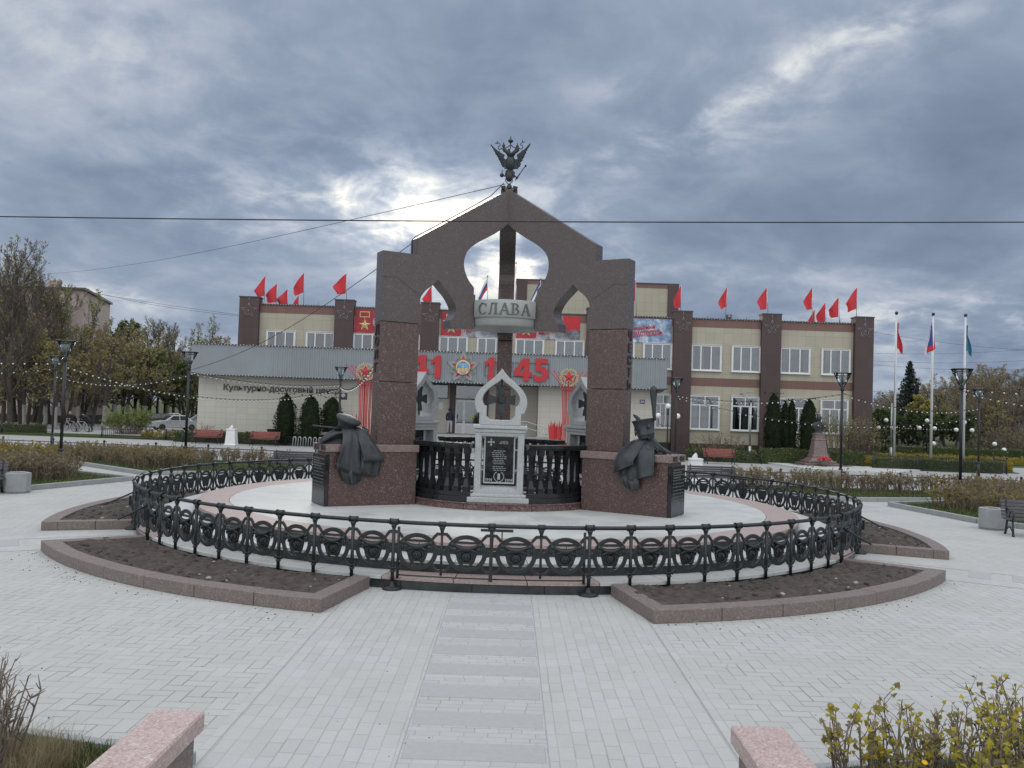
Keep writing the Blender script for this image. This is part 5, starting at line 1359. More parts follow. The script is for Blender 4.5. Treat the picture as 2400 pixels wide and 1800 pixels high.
for i, (kind, px, Y, H, wide, lab) in enumerate((
    ('tall_bare', 95, 80, 13.8, 1.2, 'bare tree standing between the two near left lamps and the block'), ('tall_bare', 130, 86, 14.2, 1.2, 'bare tree half hiding the apartment roof'), ('green', 30, 80, 9.5, 1.3, 'dark leafy tree behind the leftmost trunks'), ('brown', 80, 83, 10.5, 1.3, 'brown twiggy tree before the middle of the apartment block'),
    ('brown', 190, 84, 9.5, 1.2, 'brown twiggy tree hiding the corner of the apartment block'), ('green', 268, 92, 8.0, 1.3, 'dark shady tree at the right foot of the apartment block'), ('green', 318, 108, 9.2, 1.5, 'dark tree filling the gap behind the green bush'), ('brown', 345, 106, 11.5, 1.3, 'brown bare tree deep behind the parked cars'),
    ('green', 385, 110, 9.0, 1.5, 'dark tree deep behind the silver car'), ('tall_bare', 410, 108, 12.6, 1.3, 'bare-topped tree deep behind the nearest cream wall'), ('green', 450, 104, 8.8, 1.4, 'dark green tree at the left end of the canopy'), ('olive', 268, 84, 9.4, 1.2, 'yellowish olive tree right of the end wall of the block'), ('olive', 335, 86, 9.0, 1.2, 'yellowish olive tree in the middle of the left wood'), ('olive', -20, 73, 9.0, 1.2, 'olive tree cut by the left picture edge'))):
    tree(kind, px, Y, H, lab, 'tree', g1, i=i + 1, wide=wide)
for i, (px, Y, H, wide, lab) in enumerate(((28, 69, 15.6, 1.25, 'tallest bare tree, second from the left edge'), (92, 75, 13.4, 1.3, 'bare tree with many fine twigs left of the lamp pair'), (52, 79, 14.8, 1.3, 'bare tree in the thick of the left group'), (-15, 76, 14.9, 1.3, 'bare tree half cut by the left picture edge'), (118, 82, 13.0, 1.3, 'bare tree hiding the left half of the block roof'))):
    tree('tall_bare', px, Y, H, lab, 'tree', g1, i=i, wide=wide)
g2 = 'trees of the park on the right'
for i, (px, Y, H, wide, lab) in enumerate(((2045, 92, 5.6, 1.3, 'low brown tree at the corner of the centre'), (2090, 110, 7.6, 1.3, 'brown tree behind the spruce on its left'), (2160, 112, 8.4, 1.3, 'brown tree behind the spruce on its right'), (2215, 110, 9.4, 1.3, 'brown bare tree in the back row between the right flagpoles'), (2265, 108, 10.2, 1.3, 'tall brown bare tree in the back row behind the lamp heads'), (2330, 112, 11.0, 1.3, 'tall brown bare tree at the back of the right wood'), (2370, 106, 10.6, 1.3, 'tall brown bare tree near the back right corner'), (2400, 112, 11.2, 1.3, 'tall brown bare tree at the right edge, back row'), (2300, 88, 6.4, 1.4, 'low spreading brown tree before the right wood'), (2365, 86, 6.6, 1.4, 'low spreading brown tree at the right of the wood'))):
    tree('brown', px, Y, H, lab, 'tree', g2, i=i + 2, wide=wide)
for i, (kind, px, Y, H, wide, lab) in enumerate((
    ('brown', 2068, 100, 6.4, 1.1, 'low brown tree just right of the culture centre'), ('brown', 2105, 104, 6.8, 1.1, 'brown tree left of the spruce'), ('yellow', 2165, 88, 5.9, 1.1, 'yellow-leaved tree right of the spruce'), ('olive', 2205, 96, 7.6, 1.1, 'olive tree between second and third flagpoles'),
    ('brown', 2188, 108, 8.4, 1., 'brown bare tree far behind the second flagpole'), ('brown', 2240, 100, 9.2, 1.1, 'brown bare tree behind the third flagpole'), ('brown', 2282, 92, 8.6, 1.1, 'brown bare tree right of the big lamp head'), ('brown', 2318, 104, 10.2, 1.1, 'taller brown tree behind the far right lamp'),
    ('brown', 2352, 90, 8.8, 1.1, 'brown bare tree right of the far right lamp'), ('tall_bare', 2386, 98, 9.6, 1.4, 'upright bare tree near the right picture edge'), ('brown', 2420, 90, 9., 1.2, 'brown tree cut by the right picture edge'), ('brown', 2460, 104, 10., 1.2, 'brown tree beyond the right picture edge'), ('brown', 2300, 118, 9.8, 1.4, 'brown tree deep in the park'), ('olive', 2258, 86, 5.4, 1.2, 'low olive tree behind the clipped row'),
    ('olive', 2340, 84, 5.6, 1.2, 'low olive tree at the right of the clipped row'), ('brown', 2030, 112, 6.2, 1.2, 'brown tree showing past the corner of the centre'))):
    tree(kind, px, Y, H, lab, 'tree', g2, i=i, wide=wide)
for i, (px, lab) in enumerate(((2052, 'left of the first flagpole'), (2112, 'behind the park bench'), (2158, 'beside the second flagpole'), (2206, 'between second and third flagpoles'), (2252, 'behind the big lamp post'))):
    tree('clipped', px, 78 + (i % 2) * 2, 4.2, 'dark flat-crowned clipped tree ' + lab, 'tree', 'clipped trees of the park', i=i, wide=1.25)
# spruce
rs = random.Random(77)
stm, ndl = MB(), MB()
stm.tube([(0, 0, -.05), (0, 0, 5), (0, 0, 9.6)], [.16, .1, .02], 8)
for k in range(150):
    z = .7 + 8.9 * (k / 150) ** .92; L = (10.0 - z) * .33 * rs.uniform(.75, 1.15); a = k * 2.4
    d = V((cos(a), sin(a), -.18)); tip = V((0, 0, z)) + d * L + V((0, 0, .10 * L))
    pts = [V((0, 0, z)), V((0, 0, z)) + d * L * .6, tip]
    ndl.tube(pts, [.03, .02, .008], 3, 0, caps=False)
    for j in range(int(14 + 26 * L)):
        t = rs.uniform(.12, 1); p = pts[0].lerp(pts[2], t) + rnd_dir(rs) * .12 + V((0, 0, -.08 * rs.random()))
        leaf_quad(ndl, p, .13, rs, 1)
t = thing('spruce_tree', 'dark conical spruce standing between the first two flagpoles', 'tree', (ray(2131, 950).x / ray(2131, 950).y * 93, 93, 0))
stm.build('trunk', M['bark'], t, fix=False); ndl.build('crown', [M['twig_dark'], M['spruce']], t, fix=False)
# thujas
def thuja_mesh(seed, lobes, n=3600, s=.055):
    rs = random.Random(seed); g = MB()
    for (ox, w, h, z0) in lobes:
        prof = [(.02, z0), (w * .38, z0 + .05), (w * .44, z0 + h * .25), (w * .45, z0 + h * .5), (w * .36, z0 + h * .75), (w * .18, z0 + h * .92), (.02, z0 + h * .99)]
        g.lathe([(r * .86, z) for r, z in prof], 14, (ox, 0, 0), 0)
        for _ in range(int(n / len(lobes))):
            u = rs.random(); z = z0 + h * u
            for (ra, za), (rb, zb) in zip(prof, prof[1:]):
                if za <= z <= zb: r = ra + (rb - ra) * (z - za) / (zb - za + 1e-6); break
            a = rs.uniform(0, 2 * pi); bump = 1 + .10 * sin(3 * a + z * 3.1 + seed) + .08 * sin(5 * a - z * 5) + .05 * sin(11 * a + z * 13) + rs.uniform(-.16, .14) + (.12 if rs.random() < .05 else 0)
            p = V((ox + r * bump * cos(a), r * bump * sin(a), z + rs.uniform(-.03, .05)))
            leaf_quad(g, p, s, rs, 0)
    return g.mesh('foliage', [M['thuja']], fix=False)
for i, (px, Y, H, w, lobes, lab) in enumerate((
    (1813, 56.2, 4.55, 1.3, None, 'tall dark thuja column against the brown pier on the right'), (1847, 56.6, 4.2, 1.1, 2, 'twin-topped dark thuja in the middle of the right-hand three'), (1896, 56.2, 4.25, 1.35, None, 'dark thuja right behind the bust'),
    (670, 57.0, 3.45, 1.5, None, 'plump thuja under the wall lettering, leftmost of three'), (728, 56.6, 3.4, 1.6, None, 'plump thuja in the middle of the left-hand three'), (778, 57.0, 3.3, 1.4, 3, 'plump thuja with bare stem beside the lamp post'))):
    t = thing('thuja', lab, 'thuja', (ray(px, 980).x / ray(px, 980).y * Y, Y, 0), 0, 'thujas along the culture centre')
    z0 = .95 if lobes == 3 else .12
    L = [(0, w, H - z0, z0)] if lobes != 2 else [(-.2, w * .75, H - z0 - .12, z0), (.24, w * .7, H - z0, z0)]
    link('foliage', thuja_mesh(i + 3, L), t); MB().tube([(0, 0, -.02), (0, 0, z0 + .4)], .06, 7).build('trunk', M['bark'], t)
# hedges: clipped box of small leaves
def hedge(name, label, p0, p1, w, h, mats, n=None, group=None, cat='hedge', s=.05, z0=0., stems=False):
    p0, p1 = V((*p0, 0)), V((*p1, 0)); d = p1 - p0; L = d.length; a = atan2(d.y, d.x)
    t = thing(name, label, cat, p0.lerp(p1, .5), a, group)
    rs = random.Random(int(L * 100 + p0.x * 10)); g = MB()
    g.box(-L / 2 + .06, L / 2 - .06, -w / 2 + .06, w / 2 - .06, z0 + .02, h - .07, 0)
    n = n or int(L * (h - z0 + w) * 230)
    for _ in range(n):
        q = rs.random() * (2 * (h - z0) + w + .5)
        x = rs.uniform(-L / 2, L / 2)
        if q < (h - z0): y, z = -w / 2, z0 + rs.random() * (h - z0)
        elif q < 2 * (h - z0): y, z = w / 2, z0 + rs.random() * (h - z0)
        elif q < 2 * (h - z0) + w: y, z = rs.uniform(-w / 2, w / 2), h
        else: x = rs.choice((-L / 2, L / 2)); y, z = rs.uniform(-w / 2, w / 2), z0 + rs.random() * (h - z0)
        b = .04 * sin(x * 3.3) + .03 * sin(x * 7.7 + y * 5)
        leaf_quad(g, V((x + rs.gauss(0, .03), y + rs.gauss(0, .04) , z + b + rs.gauss(0, .035))), s, rs, 0 if rs.random() < .75 else len(mats) - 1)
    g.build('foliage', mats, t, fix=False)
    return t
# low shrubs of the planted beds
def shrub_mesh(seed, h, w, nst, nlf, mats, ls, leaf_lo=.25, tr=.008, spread=.5):
    rs = random.Random(seed); g = MB()
    for _ in range(nst):
        a = rs.uniform(0, 2 * pi); r = w * .3 * sqrt(rs.random()); p = V((r * cos(a), r * sin(a), 0)); d = V((cos(a) * spread * rs.random(), sin(a) * spread * rs.random(), 1)).normalized()
        L = h * rs.uniform(.65, 1.08); pts = [p]
        for i in range(3): d = (d + rnd_dir(rs) * .2).normalized(); p = p + d * L / 3; pts.append(p)
        g.tube(pts, [tr * 1.3, tr, tr * .8, tr * .4], 3, 0, caps=False)
        for j in range(3):
            b = pts[rs.randint(1, 2)].lerp(pts[3], rs.random() * .6); e = b + (d + rnd_dir(rs) * .7).normalized() * L * rs.uniform(.15, .32)
            g.tube([b, e], [tr * .7, tr * .3], 3, 0, caps=False)
            for q in range(int(nlf / nst / 3) + 1): leaf_quad(g, b.lerp(e, rs.uniform(.2, 1.1)) + rnd_dir(rs) * ls * .5, ls, rs, 1 if rs.random() < .7 else 2)
    return g.mesh('low_shrub', mats, fix=False)
SH = {'brown': [shrub_mesh(s, .72, .95, 34, 260, [M['twig_pale'], M['dry'], M['rust']], .04) for s in (1, 2, 3)],
      'mixed': [shrub_mesh(s, .72, .95, 30, 300, [M['twig_pale'], M['dry'], M['yellow_leaf']], .042) for s in (4, 5)],
      'yellow': [shrub_mesh(s, .75, .95, 26, 330, [M['twig_pale'], M['yellow_leaf'], M['olive']], .045) for s in (6, 7)]}
def inside(p, poly):
    c = False; n = len(poly)
    for i in range(n):
        a, b = poly[i], poly[(i + 1) % n]
        if (a[1] > p[1]) != (b[1] > p[1]) and p[0] < (b[0] - a[0]) * (p[1] - a[1]) / (b[1] - a[1]) + a[0]: c = not c
    return c
def scatter(poly, step, group, seed, pick, hs=1.):
    rs = random.Random(seed); xs = [p[0] for p in poly]; ys = [p[1] for p in poly]; pts = []
    y = min(ys); k = 0
    while y < max(ys):
        x = min(xs) + (k % 2) * step / 2
        while x < max(xs):
            q = (x + rs.uniform(-.25, .25) * step, y + rs.uniform(-.25, .25) * step)
            if inside(q, poly): pts.append(q)
            x += step
        y += step * .85; k += 1
    for q in pts:
        kind = pick(q, rs); me = rs.choice(SH[kind])
        o = bpy.data.objects.new({'brown': 'dry_shrub', 'mixed': 'mixed_shrub', 'yellow': 'yellow_shrub'}[kind], me); COL.objects.link(o)
        o.location = (*q, .06); o.rotation_euler = (0, 0, rs.uniform(0, 6.28)); s = rs.uniform(.8, 1.2) * hs; o.scale = (s * 1.1, s * 1.1, s)
        tag(o, {'brown': 'brown dry-leaved low shrub ', 'mixed': 'low shrub of mixed brown and yellow leaves ', 'yellow': 'yellow-leaved low shrub '}[kind] + group[0], 'shrub', {'brown': 'brown', 'mixed': 'mixed', 'yellow': 'yellow'}[kind] + ' ' + group[1])
LA = [(-14.3, 29.2), (-15.2, 26.4), (-17.2, 24.4), (-31, 22.5), (-31, 36.2), (-21.5, 36.2), (-19.6, 33.6)]
LB = [(-16.8, 35.4), (-13.9, 33.2), (-12.6, 34.0), (-12.9, 36.4), (-14.5, 37.8), (-21.5, 38.4), (-19.6, 36.6)]
LC = [(-13.0, 38.2), (-9.2, 37.6), (-9.2, 38.9), (-21, 40.6), (-21, 39.2)]
RA = [(14.3, 28.7), (15.4, 25.6), (18.0, 23.6), (30, 21), (30, 33.2), (18.5, 32.8)]
RB = [(9.0, 33.9), (16.5, 34.0), (19, 33.6), (22, 34.9), (9.0, 35.4)]
scatter(LA, .86, ('in the near bed left of the ring', 'shrubs in the near left bed'), 1, lambda q, r: ('yellow' if r.random() < .8 else 'mixed') if q[1] > 28.6 and q[1] < 34 and q[0] < -16.4 else ('brown' if r.random() < .75 else 'mixed'), 1.15)
scatter(LB, .8, ('in the second bed behind the left path', 'shrubs in the second left bed'), 2, lambda q, r: 'mixed' if r.random() < .45 else 'brown', .95)
scatter(LC, .8, ('along the low arched fence on the left', 'shrubs along the left arched fence'), 3, lambda q, r: 'brown', .8)
scatter(RA, .9, ('in the near bed right of the ring', 'shrubs in the near right bed'), 4, lambda q, r: 'yellow' if (q[0] > 21 and r.random() < .35) or (q[1] < 25.2 and q[0] > 16.5) else ('brown' if r.random() < .6 else 'mixed'), 1.1)
scatter(RB, .8, ('along the low arched fence on the right', 'shrubs along the right arched fence'), 5, lambda q, r: 'mixed' if r.random() < .35 else 'brown', 1.0)
# lawns with concrete kerbs
def kerb_line(mb, pts, w=.15, h=.15, blk=1.0):
    for a, b in zip(pts, pts[1:]):
        a, b = V((*a, 0)), V((*b, 0)); L = (b - a).length; n = max(1, round(L / blk)); d = (b - a) / n; an = atan2(d.y, d.x)
        for i in range(n):
            c = a + d * (i + .5); mb.obox((c.x, c.y, h / 2), (d.length - .008, w, h + .002 * (i % 3)), an)
def lawn(name, poly, z=.07): struct(name, MB().prism(poly, -.01, z), M['lawn'])
kb = MB()
LAk = [(-20.8, 34.05), (-12.95, 29.45), (-14.25, 25.2), (-16.3, 22.6), (-32, 19.5)]; lawn('lawn', LAk + [(-32, 36.6), (-22, 36.6)]); kerb_line(kb, LAk)
LBk = [(-20.5, 37.6), (-16.6, 34.3), (-13.45, 31.65), (-9.4, 33.6)]; lawn('lawn', LBk + [(-9.4, 39.4), (-22, 41.0)]); kerb_line(kb, LBk)
RAk = [(21.5, 33.5), (13.0, 29.2), (13.72, 25.0), (15.6, 22.2), (32, 18.4)]; lawn('lawn', RAk + [(32, 33.6)]); kerb_line(kb, RAk)
RBk = [(9.0, 32.6), (12.25, 30.5), (15.2, 31.3), (22.5, 34.6)]; lawn('lawn', RBk + [(30, 35.2), (9.0, 36.0)]); kerb_line(kb, RBk)
struct('kerb', kb, M['concrete'], bevel=.008)
struct('lawn', MB().prism([(-70, 59.6), (-44, 62.3), (-22.8, 58.9), (-22.8, 61.5), (-22, 110), (-70, 110)], -.02, .03), M['lawn'])
struct('lawn', MB().prism([(-21.8, 56.9), (-9, 56.9), (-9, 59), (-21.8, 59)], -.02, .05), M['lawn'])
struct('lawn', MB().prism([(11.6, 54.2), (31, 52.0), (31, 60), (11.6, 61.2)], -.02, .05), M['lawn'])
struct('lawn', MB().prism([(26.5, 62), (80, 66), (80, 130), (26.5, 130)], -.02, .03), M['lawn'])
struct('car_park', MB().add([(-60, 64, .035), (-24.5, 63.5, .035), (-22.5, 90, .035), (-60, 84, .035)], [(0, 1, 2, 3)]), M['road'])
def grass(name, label, poly, n, h, seed, z=.06, mats=None):
    rs = random.Random(seed); g = MB(); xs = [p[0] for p in poly]; ys = [p[1] for p in poly]
    while n > 0:
        x, y = rs.uniform(min(xs), max(xs)), rs.uniform(min(ys), max(ys))
        if not inside((x, y), poly): continue
        n -= 1; a = rs.uniform(0, 6.28); l = h * rs.uniform(.5, 1.3); b = rs.uniform(.2, .9) * l; w = .0022 if h > .2 else min(.004 + h * .03, .005)
        wx_, wy_ = w * sin(a), w * cos(a); mx_, my_ = x + b * .4 * cos(a), y + b * .4 * sin(a)
        g.add([(x - wx_, y + wy_, z), (x + wx_, y - wy_, z), (mx_ + wx_ * .7, my_ - wy_ * .7, z + l * .7), (mx_ - wx_ * .7, my_ + wy_ * .7, z + l * .7), (x + b * cos(a), y + b * sin(a), z + l)], [(0, 1, 2, 3), (3, 2, 4)], 1 if rs.random() < .3 else 0)
    return tag(g.build(name, mats or [M['lawn'], M['dry']], fix=False), label, 'grass', kind='stuff')
grass('grass', 'short green grass of the near left lawn by the kerb', [(-13.0, 29.3), (-14.2, 25.2), (-16.3, 22.7), (-19, 22.2), (-16.8, 28), (-18.5, 32.6)], 9000, .10, 1)
grass('grass', 'short green grass of the second left lawn', [(-16.4, 34.3), (-13.4, 31.8), (-9.5, 33.7), (-9.5, 37), (-14, 37)], 7000, .09, 2)
grass('grass', 'short green grass of the near right lawn by the kerb', [(13.1, 29.1), (13.8, 25.1), (15.7, 22.4), (19, 21.8), (16, 26), (15, 29.8)], 8000, .12, 3)
grass('grass', 'short green grass of the second right lawn', [(9.2, 32.6), (12.3, 30.7), (15.2, 31.5), (20, 33.8), (9.2, 34.4)], 8000, .10, 4)
# foreground planting beside the steps
FLk = [(-14, 8.9), (-3.9, 7.08), (-2.38, 6.72)]; FRk = [(1.98, 6.75), (3.9, 7.22), (14, 9.6)]
kb = MB(); kerb_line(kb, FLk, .1, .1); kerb_line(kb, FRk, .1, .1); struct('kerb', kb, M['concrete'], bevel=.006)
struct('planting_bed', MB().prism([(-14, 8.85), (-3.9, 7.03), (-2.38, 6.67), (-2.38, -2), (-14, -2)], -.01, .06), M['groundmat'])
struct('planting_bed', MB().prism([(1.98, 6.7), (3.9, 7.17), (14, 9.5), (14, -2), (1.98, -2)], -.01, .06), M['groundmat'])
grass('grass', 'green and straw-coloured grass behind the left parapet', [(-5.5, 7.2), (-3.9, 7.0), (-2.42, 6.64), (-2.42, 4.6), (-5.5, 4.6)], 14000, .10, 5)
grass('grass', 'thin grass under the yellow-leaved shrubs behind the right parapet', [(2.0, 6.66), (3.9, 7.1), (6.5, 7.6), (6.5, 5), (2.0, 5)], 12000, .09, 6)
grass('dry_grass', 'tuft of tall straw-coloured dry grass under the bare shrub at bottom left', [(-4.2, 5.5), (-3.2, 5.5), (-3.15, 6.5), (-4.2, 6.6)], 3500, .30, 15, mats=[M['straw'], M['dry']])
def currant(name, label, x, y, h, w, nst, nlf, seed, mats, ls, cat='shrub'):
    """upright pruned stems with small lobed leaves"""
    rs = random.Random(seed); t = thing(name, label, cat, (x, y, .05)); st, lf = MB(), MB()
    def leaf(p, d):
        n = (rnd_dir(rs) + V((0, -.5, .8))).normalized(); u = (d - n * d.dot(n)); u = u.normalized() if u.length > .05 else n.orthogonal().normalized(); v = n.cross(u); s = ls * rs.uniform(.55, 1.25)
        P_ = [(0, 0), (.35, .25), (.25, .55), (.62, .45), (.85, .25), (1.15, 0)]
        pt = [p + u * a * s + v * b * s + n * (-.25 * b * s) for a, b in P_] + [p + u * a * s - v * b * s + n * (-.25 * b * s) for a, b in P_[1:-1][::-1]]
        lf.add([tuple(q) for q in pt], [(0, 1, 2, 3), (0, 3, 4, 5), (0, 5, 6, 7), (0, 7, 8, 9)], 0 if rs.random() < .7 else 1)
    for _ in range(nst):
        a = rs.uniform(0, 2 * pi); r = w * .35 * sqrt(rs.random()); p = V((r * cos(a) * 1.2, r * sin(a), 0)); d = V((cos(a) * .5 * rs.random(), sin(a) * .4 * rs.random(), 1)).normalized()
        L = h * rs.uniform(.55, 1.05); pts = [p]
        for i in range(4): d = (d + rnd_dir(rs) * .13 + V((0, 0, .05))).normalized(); p = p + d * L / 4; pts.append(p)
        R_ = rs.uniform(.0045, .009); st.tube(pts, [R_ * 1.2, R_, R_ * .9, R_ * .8, R_ * .6], 5, 0)
        for j in range(5):
            b = pts[rs.randint(1, 3)].lerp(pts[4], rs.random()); e = b + (d + rnd_dir(rs) * .8).normalized() * rs.uniform(.06, .2) * h
            st.tube([b, b.lerp(e, .5) + rnd_dir(rs) * .01, e], [R_ * .6, R_ * .5, R_ * .3], 4, 0)
            for q in range(max(0, int(nlf / nst / 5 + rs.random()))): leaf(b.lerp(e, rs.uniform(.1, 1.)), (e - b + rnd_dir(rs) * .1).normalized())
    st.build('stems', M['twig'], t, fix=False)
    if lf.v: lf.build('leaves', mats, t, fix=False)
LM = [M['lime_leaf'], M['dull_leaf']]
currant('budding_shrub', 'pruned shrub with lime-yellow lobed leaves nearest the right parapet', 2.86, 6.4, .66, .8, 40, 430, 1, LM, .046)
currant('budding_shrub', 'sparse twiggy shrub with few yellow leaves in the middle of the right bed', 3.38, 6.5, .64, .8, 56, 260, 2, LM, .042)
currant('budding_shrub', 'fuller lime-yellow shrub at the bottom right corner', 3.82, 6.1, .70, .9, 52, 700, 3, LM, .05)
currant('budding_shrub', 'twiggy shrub behind the full one at the lower right edge', 4.2, 6.7, .74, .9, 60, 420, 4, LM, .042)
currant('bare_shrub', 'bare grey twiggy shrub at the bottom left corner', -3.78, 6.0, .86, .8, 120, 0, 5, LM, .04)
currant('bare_shrub', 'second bare twiggy shrub cut by the left picture edge', -4.3, 6.3, .9, .8, 90, 0, 6, LM, .04)
dn = MB(); 
for k in range(14): a = k * .449; dn.tube([(0, 0, 0), (.022 * cos(a), .022 * sin(a), .004)], [.006, .003], 4, 1)
dn.tube([(0, 0, -.28), (.01, 0, -.1), (0, 0, 0)], .003, 4, 0)
o = tag(dn.build('dandelion', [M['fresh'], plain('dandelion_yellow', (.75, .48, .01), .7)], fix=False), 'single yellow dandelion head among the shrub stems on the right', 'flower'); o.location = (3.05, 6.2, .42); o.rotation_euler = (.5, 0, 0)
# bushes by the building and the car park
def bush(name, label, px, Y, h, w, nst, nlf, seed, mats, ls, group=None, tr=.014):
    x = ray(px, 1000).x / ray(px, 1000).y * Y
    o = bpy.data.objects.new(name, shrub_mesh(seed, h, w, nst, nlf, mats, ls, tr=tr, spread=.7 * w / h)); COL.objects.link(o); o.location = (x, Y, .02)
    return tag(o, label, 'bush', group)
bush('green_bush', 'large bright green bush left of the parked cars', 300, 66, 2.0, 3.0, 120, 2600, 91, [M['twig'], M['fresh'], M['fresh']], .09)
bush('sparse_bush', 'tall sparse bush in front of the right ground-floor windows', 1962, 57.2, 3.4, 2.4, 60, 700, 92, [M['twig'], M['olive'], M['fresh']], .07)
bush('sparse_bush', 'dense brown bush at the right corner of the centre', 2018, 57.8, 3.1, 2.4, 110, 900, 93, [M['twig_dark'], M['olive'], M['rust']], .07)
bush('brown_bush', 'low brown bush under the right ground-floor windows', 1690, 57.8, 1.75, 2.6, 70, 600, 94, [M['twig'], M['rust'], M['dry']], .06)
bush('brown_bush', 'dark low bush beside the brown pier behind the right bench', 1745, 57.6, 1.1, 2.2, 60, 700, 95, [M['twig_dark'], M['deep'], M['deep']], .06)
bush('brown_bush', 'dark green low bush at the foot of the lamp behind the bench', 1640, 57.4, 1.0, 2.2, 60, 700, 96, [M['twig_dark'], M['deep'], M['olive']], .06)
bush('bare_bush', 'small reddish bare bush at the left corner of the cream wing', 478, 57.2, 1.35, 1.1, 22, 0, 97, [M['twig'], M['rust'], M['rust']], .05)
bush('bare_bush', 'small bare bush by the cream wall between bench and thuja', 618, 57.4, .9, .9, 12, 12, 98, [M['twig'], M['rust'], M['rust']], .05)
bush('yellow_bush', 'low yellow-green bush by the fence in front of the silver car', 372, 60.5, .75, 2.6, 80, 1300, 99, [M['twig'], M['yellow_leaf'], M['olive']], .06)
bush('brown_bush', 'brown thicket at the far right edge of the park', 2392, 82, 3.0, 5, 120, 1200, 90, [M['twig'], M['rust'], M['dry']], .09)
bush('brown_bush', 'brown thicket right of the third flagpole', 2320, 84, 2.6, 6, 120, 1200, 89, [M['twig_dark'], M['rust'], M['dry']], .09)
HG = [M['deep'], M['dry']]
hedge('hedge', 'dark clipped hedge behind the bust', (15.9, 54.3), (22.0, 53.2), 1.0, .95, HG, s=.06)
hedge('hedge', 'thin dark hedge behind the right red bench', (11.4, 54.9), (15.6, 54.3), .8, .75, [M['deep'], M['olive']], s=.06)
hedge('hedge', 'dark hedge inside the black fence in front of the flagpoles', (22.3, 52.3), (29.5, 51.6), .9, .72, [M['deep'], M['dry']], s=.055)
hedge('yellow_ground_cover', 'long strip of yellow low planting in front of the flagpoles', (22.5, 55.3), (31.5, 54.6), 2.6, .55, [M['yellow_leaf'], M['olive']], s=.07, n=6000)
hedge('hedge', 'dark low hedge behind the two left red benches', (-22.4, 57.3), (-13.2, 57.1), .7, .72, [M['deep'], M['olive']], s=.06)
hedge('hedge', 'dark hedge behind the far left picket fence', (-44, 61.2), (-34.5, 63.2), .8, .62, [M['deep'], M['olive']], s=.06)
hedge('hedge', 'dark low hedge along the far edge of the park lawn', (30, 71), (62, 68.2), 1.0, .95, [M['deep'], M['dry']], s=.08, n=6000)
hedge('yellow_ground_cover', 'yellow low planting along the park lawn behind the flagpoles', (28, 66.5), (46, 64.0), 1.2, .45, [M['yellow_leaf'], M['olive']], s=.07, n=4000)
# ------------------------------------------------------------------ street furniture
M['lampmetal'] = plain('black_lamp_metal', (.016, .018, .022), .45, .3, 4)
M['redslat'] = plain('red_brown_slats', (.23, .062, .052), .55, .2, 5)
M['darkslat'] = plain('dark_violet_slats', (.075, .07, .085), .55, .2, 5)
M['globe'] = plain('white_globe_glass', (.74, .74, .72), .25, .03, 4)
M['polewhite'] = plain('white_flagpole_paint', (.58, .59, .61), .4, .06, 2)
def head_x(px, py, Y): return aty(px, py, Y).x
# lamps with an inverted glass pyramid on a black post
lp = MB().tube([(0, 0, 0), (0, 0, .75)], .085, 10).lathe([(.085, .75), (.10, .76), (.10, .80), (.06, .84)], 10).tube([(0, 0, .82), (0, 0, 4.15)], .056, 10).lathe([(.056, 4.12), (.075, 4.16), (.085, 4.30), (.05, 4.33)], 10)
lamp_post_me = lp.mesh('post', M['lampmetal'])
fr = MB()
for k in range(4):
    a = radians(45 + 90 * k + 18); c, s = cos(a), sin(a)
    fr.tube([(.03 * c, .03 * s, 4.22), (.36 * c, .36 * s, 4.90)], .017, 6)
for z, r, t in ((4.90, .365, .018), (4.80, .315, .009)):
    p4 = [(r * cos(radians(63 + 90 * k)), r * sin(radians(63 + 90 * k)), z) for k in range(5)]
    n = 16; ring = [(r * cos(2 * pi * k / n), r * sin(2 * pi * k / n), z) for k in range(n + 1)]
    fr.tube(ring, t, 6, caps=False)
lamp_frame_me = fr.mesh('lamp_frame', M['lampmetal'])
lamp_glass_me = MB().lathe([(.05, 4.31), (.34, 4.88)], 24).mesh('glass_shade', M['lampglass'], fix=False)
gl = lamp_glass_me
core = MB()
for k in range(7): core.lathe([(.04, 0), (.085, .012), (.085, .024), (.04, .036)], 14, (0, 0, 4.50 + k * .045))
core.lathe([(.001, 4.905), (.35, 4.905), (.33, 4.92), (.001, 4.935)], 20, mi=1)
lamp_core_me = core.mesh('reflector', [M['silver'], M['white']])
LAMPS = {}
def lamp(key, px, py_top, Y, lab):
    x = head_x(px, py_top, Y); t = thing('street_lamp', lab, 'street lamp', (x, Y, 0), 0, 'lamps with inverted glass pyramid heads')
    link('post', lamp_post_me, t); f = link('lamp_frame', lamp_frame_me, t); link('glass_shade', lamp_glass_me, f); link('reflector', lamp_core_me, f)
    LAMPS[key] = V((x, Y, 0)); return t
lamp('L2', 155.5, 795, 32.3, 'black lamp with glass pyramid head nearest on the left, in the shrub bed')
lamp('L1', 132, 828, 45.2, 'smaller black lamp half hidden behind the nearest left lamp')
lamp('L3', 445, 824, 37.0, 'black lamp standing in front of the left end of the grey canopy')
lamp('L4', 800, 853, 47.0, 'black lamp with a loudspeaker on it, left of the ДОЛГ pier')
lamp('R1', 1587, 882, 47.0, 'black lamp with glass pyramid head in front of a brown pier right of the shako')
lamp('R2', 1975, 873, 36.5, 'black lamp in front of the rightmost brown pier')
lamp('R3', 2255, 858, 31.3, 'tall black lamp nearest on the right, in the shrub bed')
lamp('R4', 2296, 908, 47.5, 'black lamp farther back right of the nearest right lamp')
s = thing('loudspeaker', 'black box loudspeaker with round horn on the lamp beside the ДОЛГ pier', 'loudspeaker', (LAMPS['L4'].x + .22, LAMPS['L4'].y - .05, 3.1))
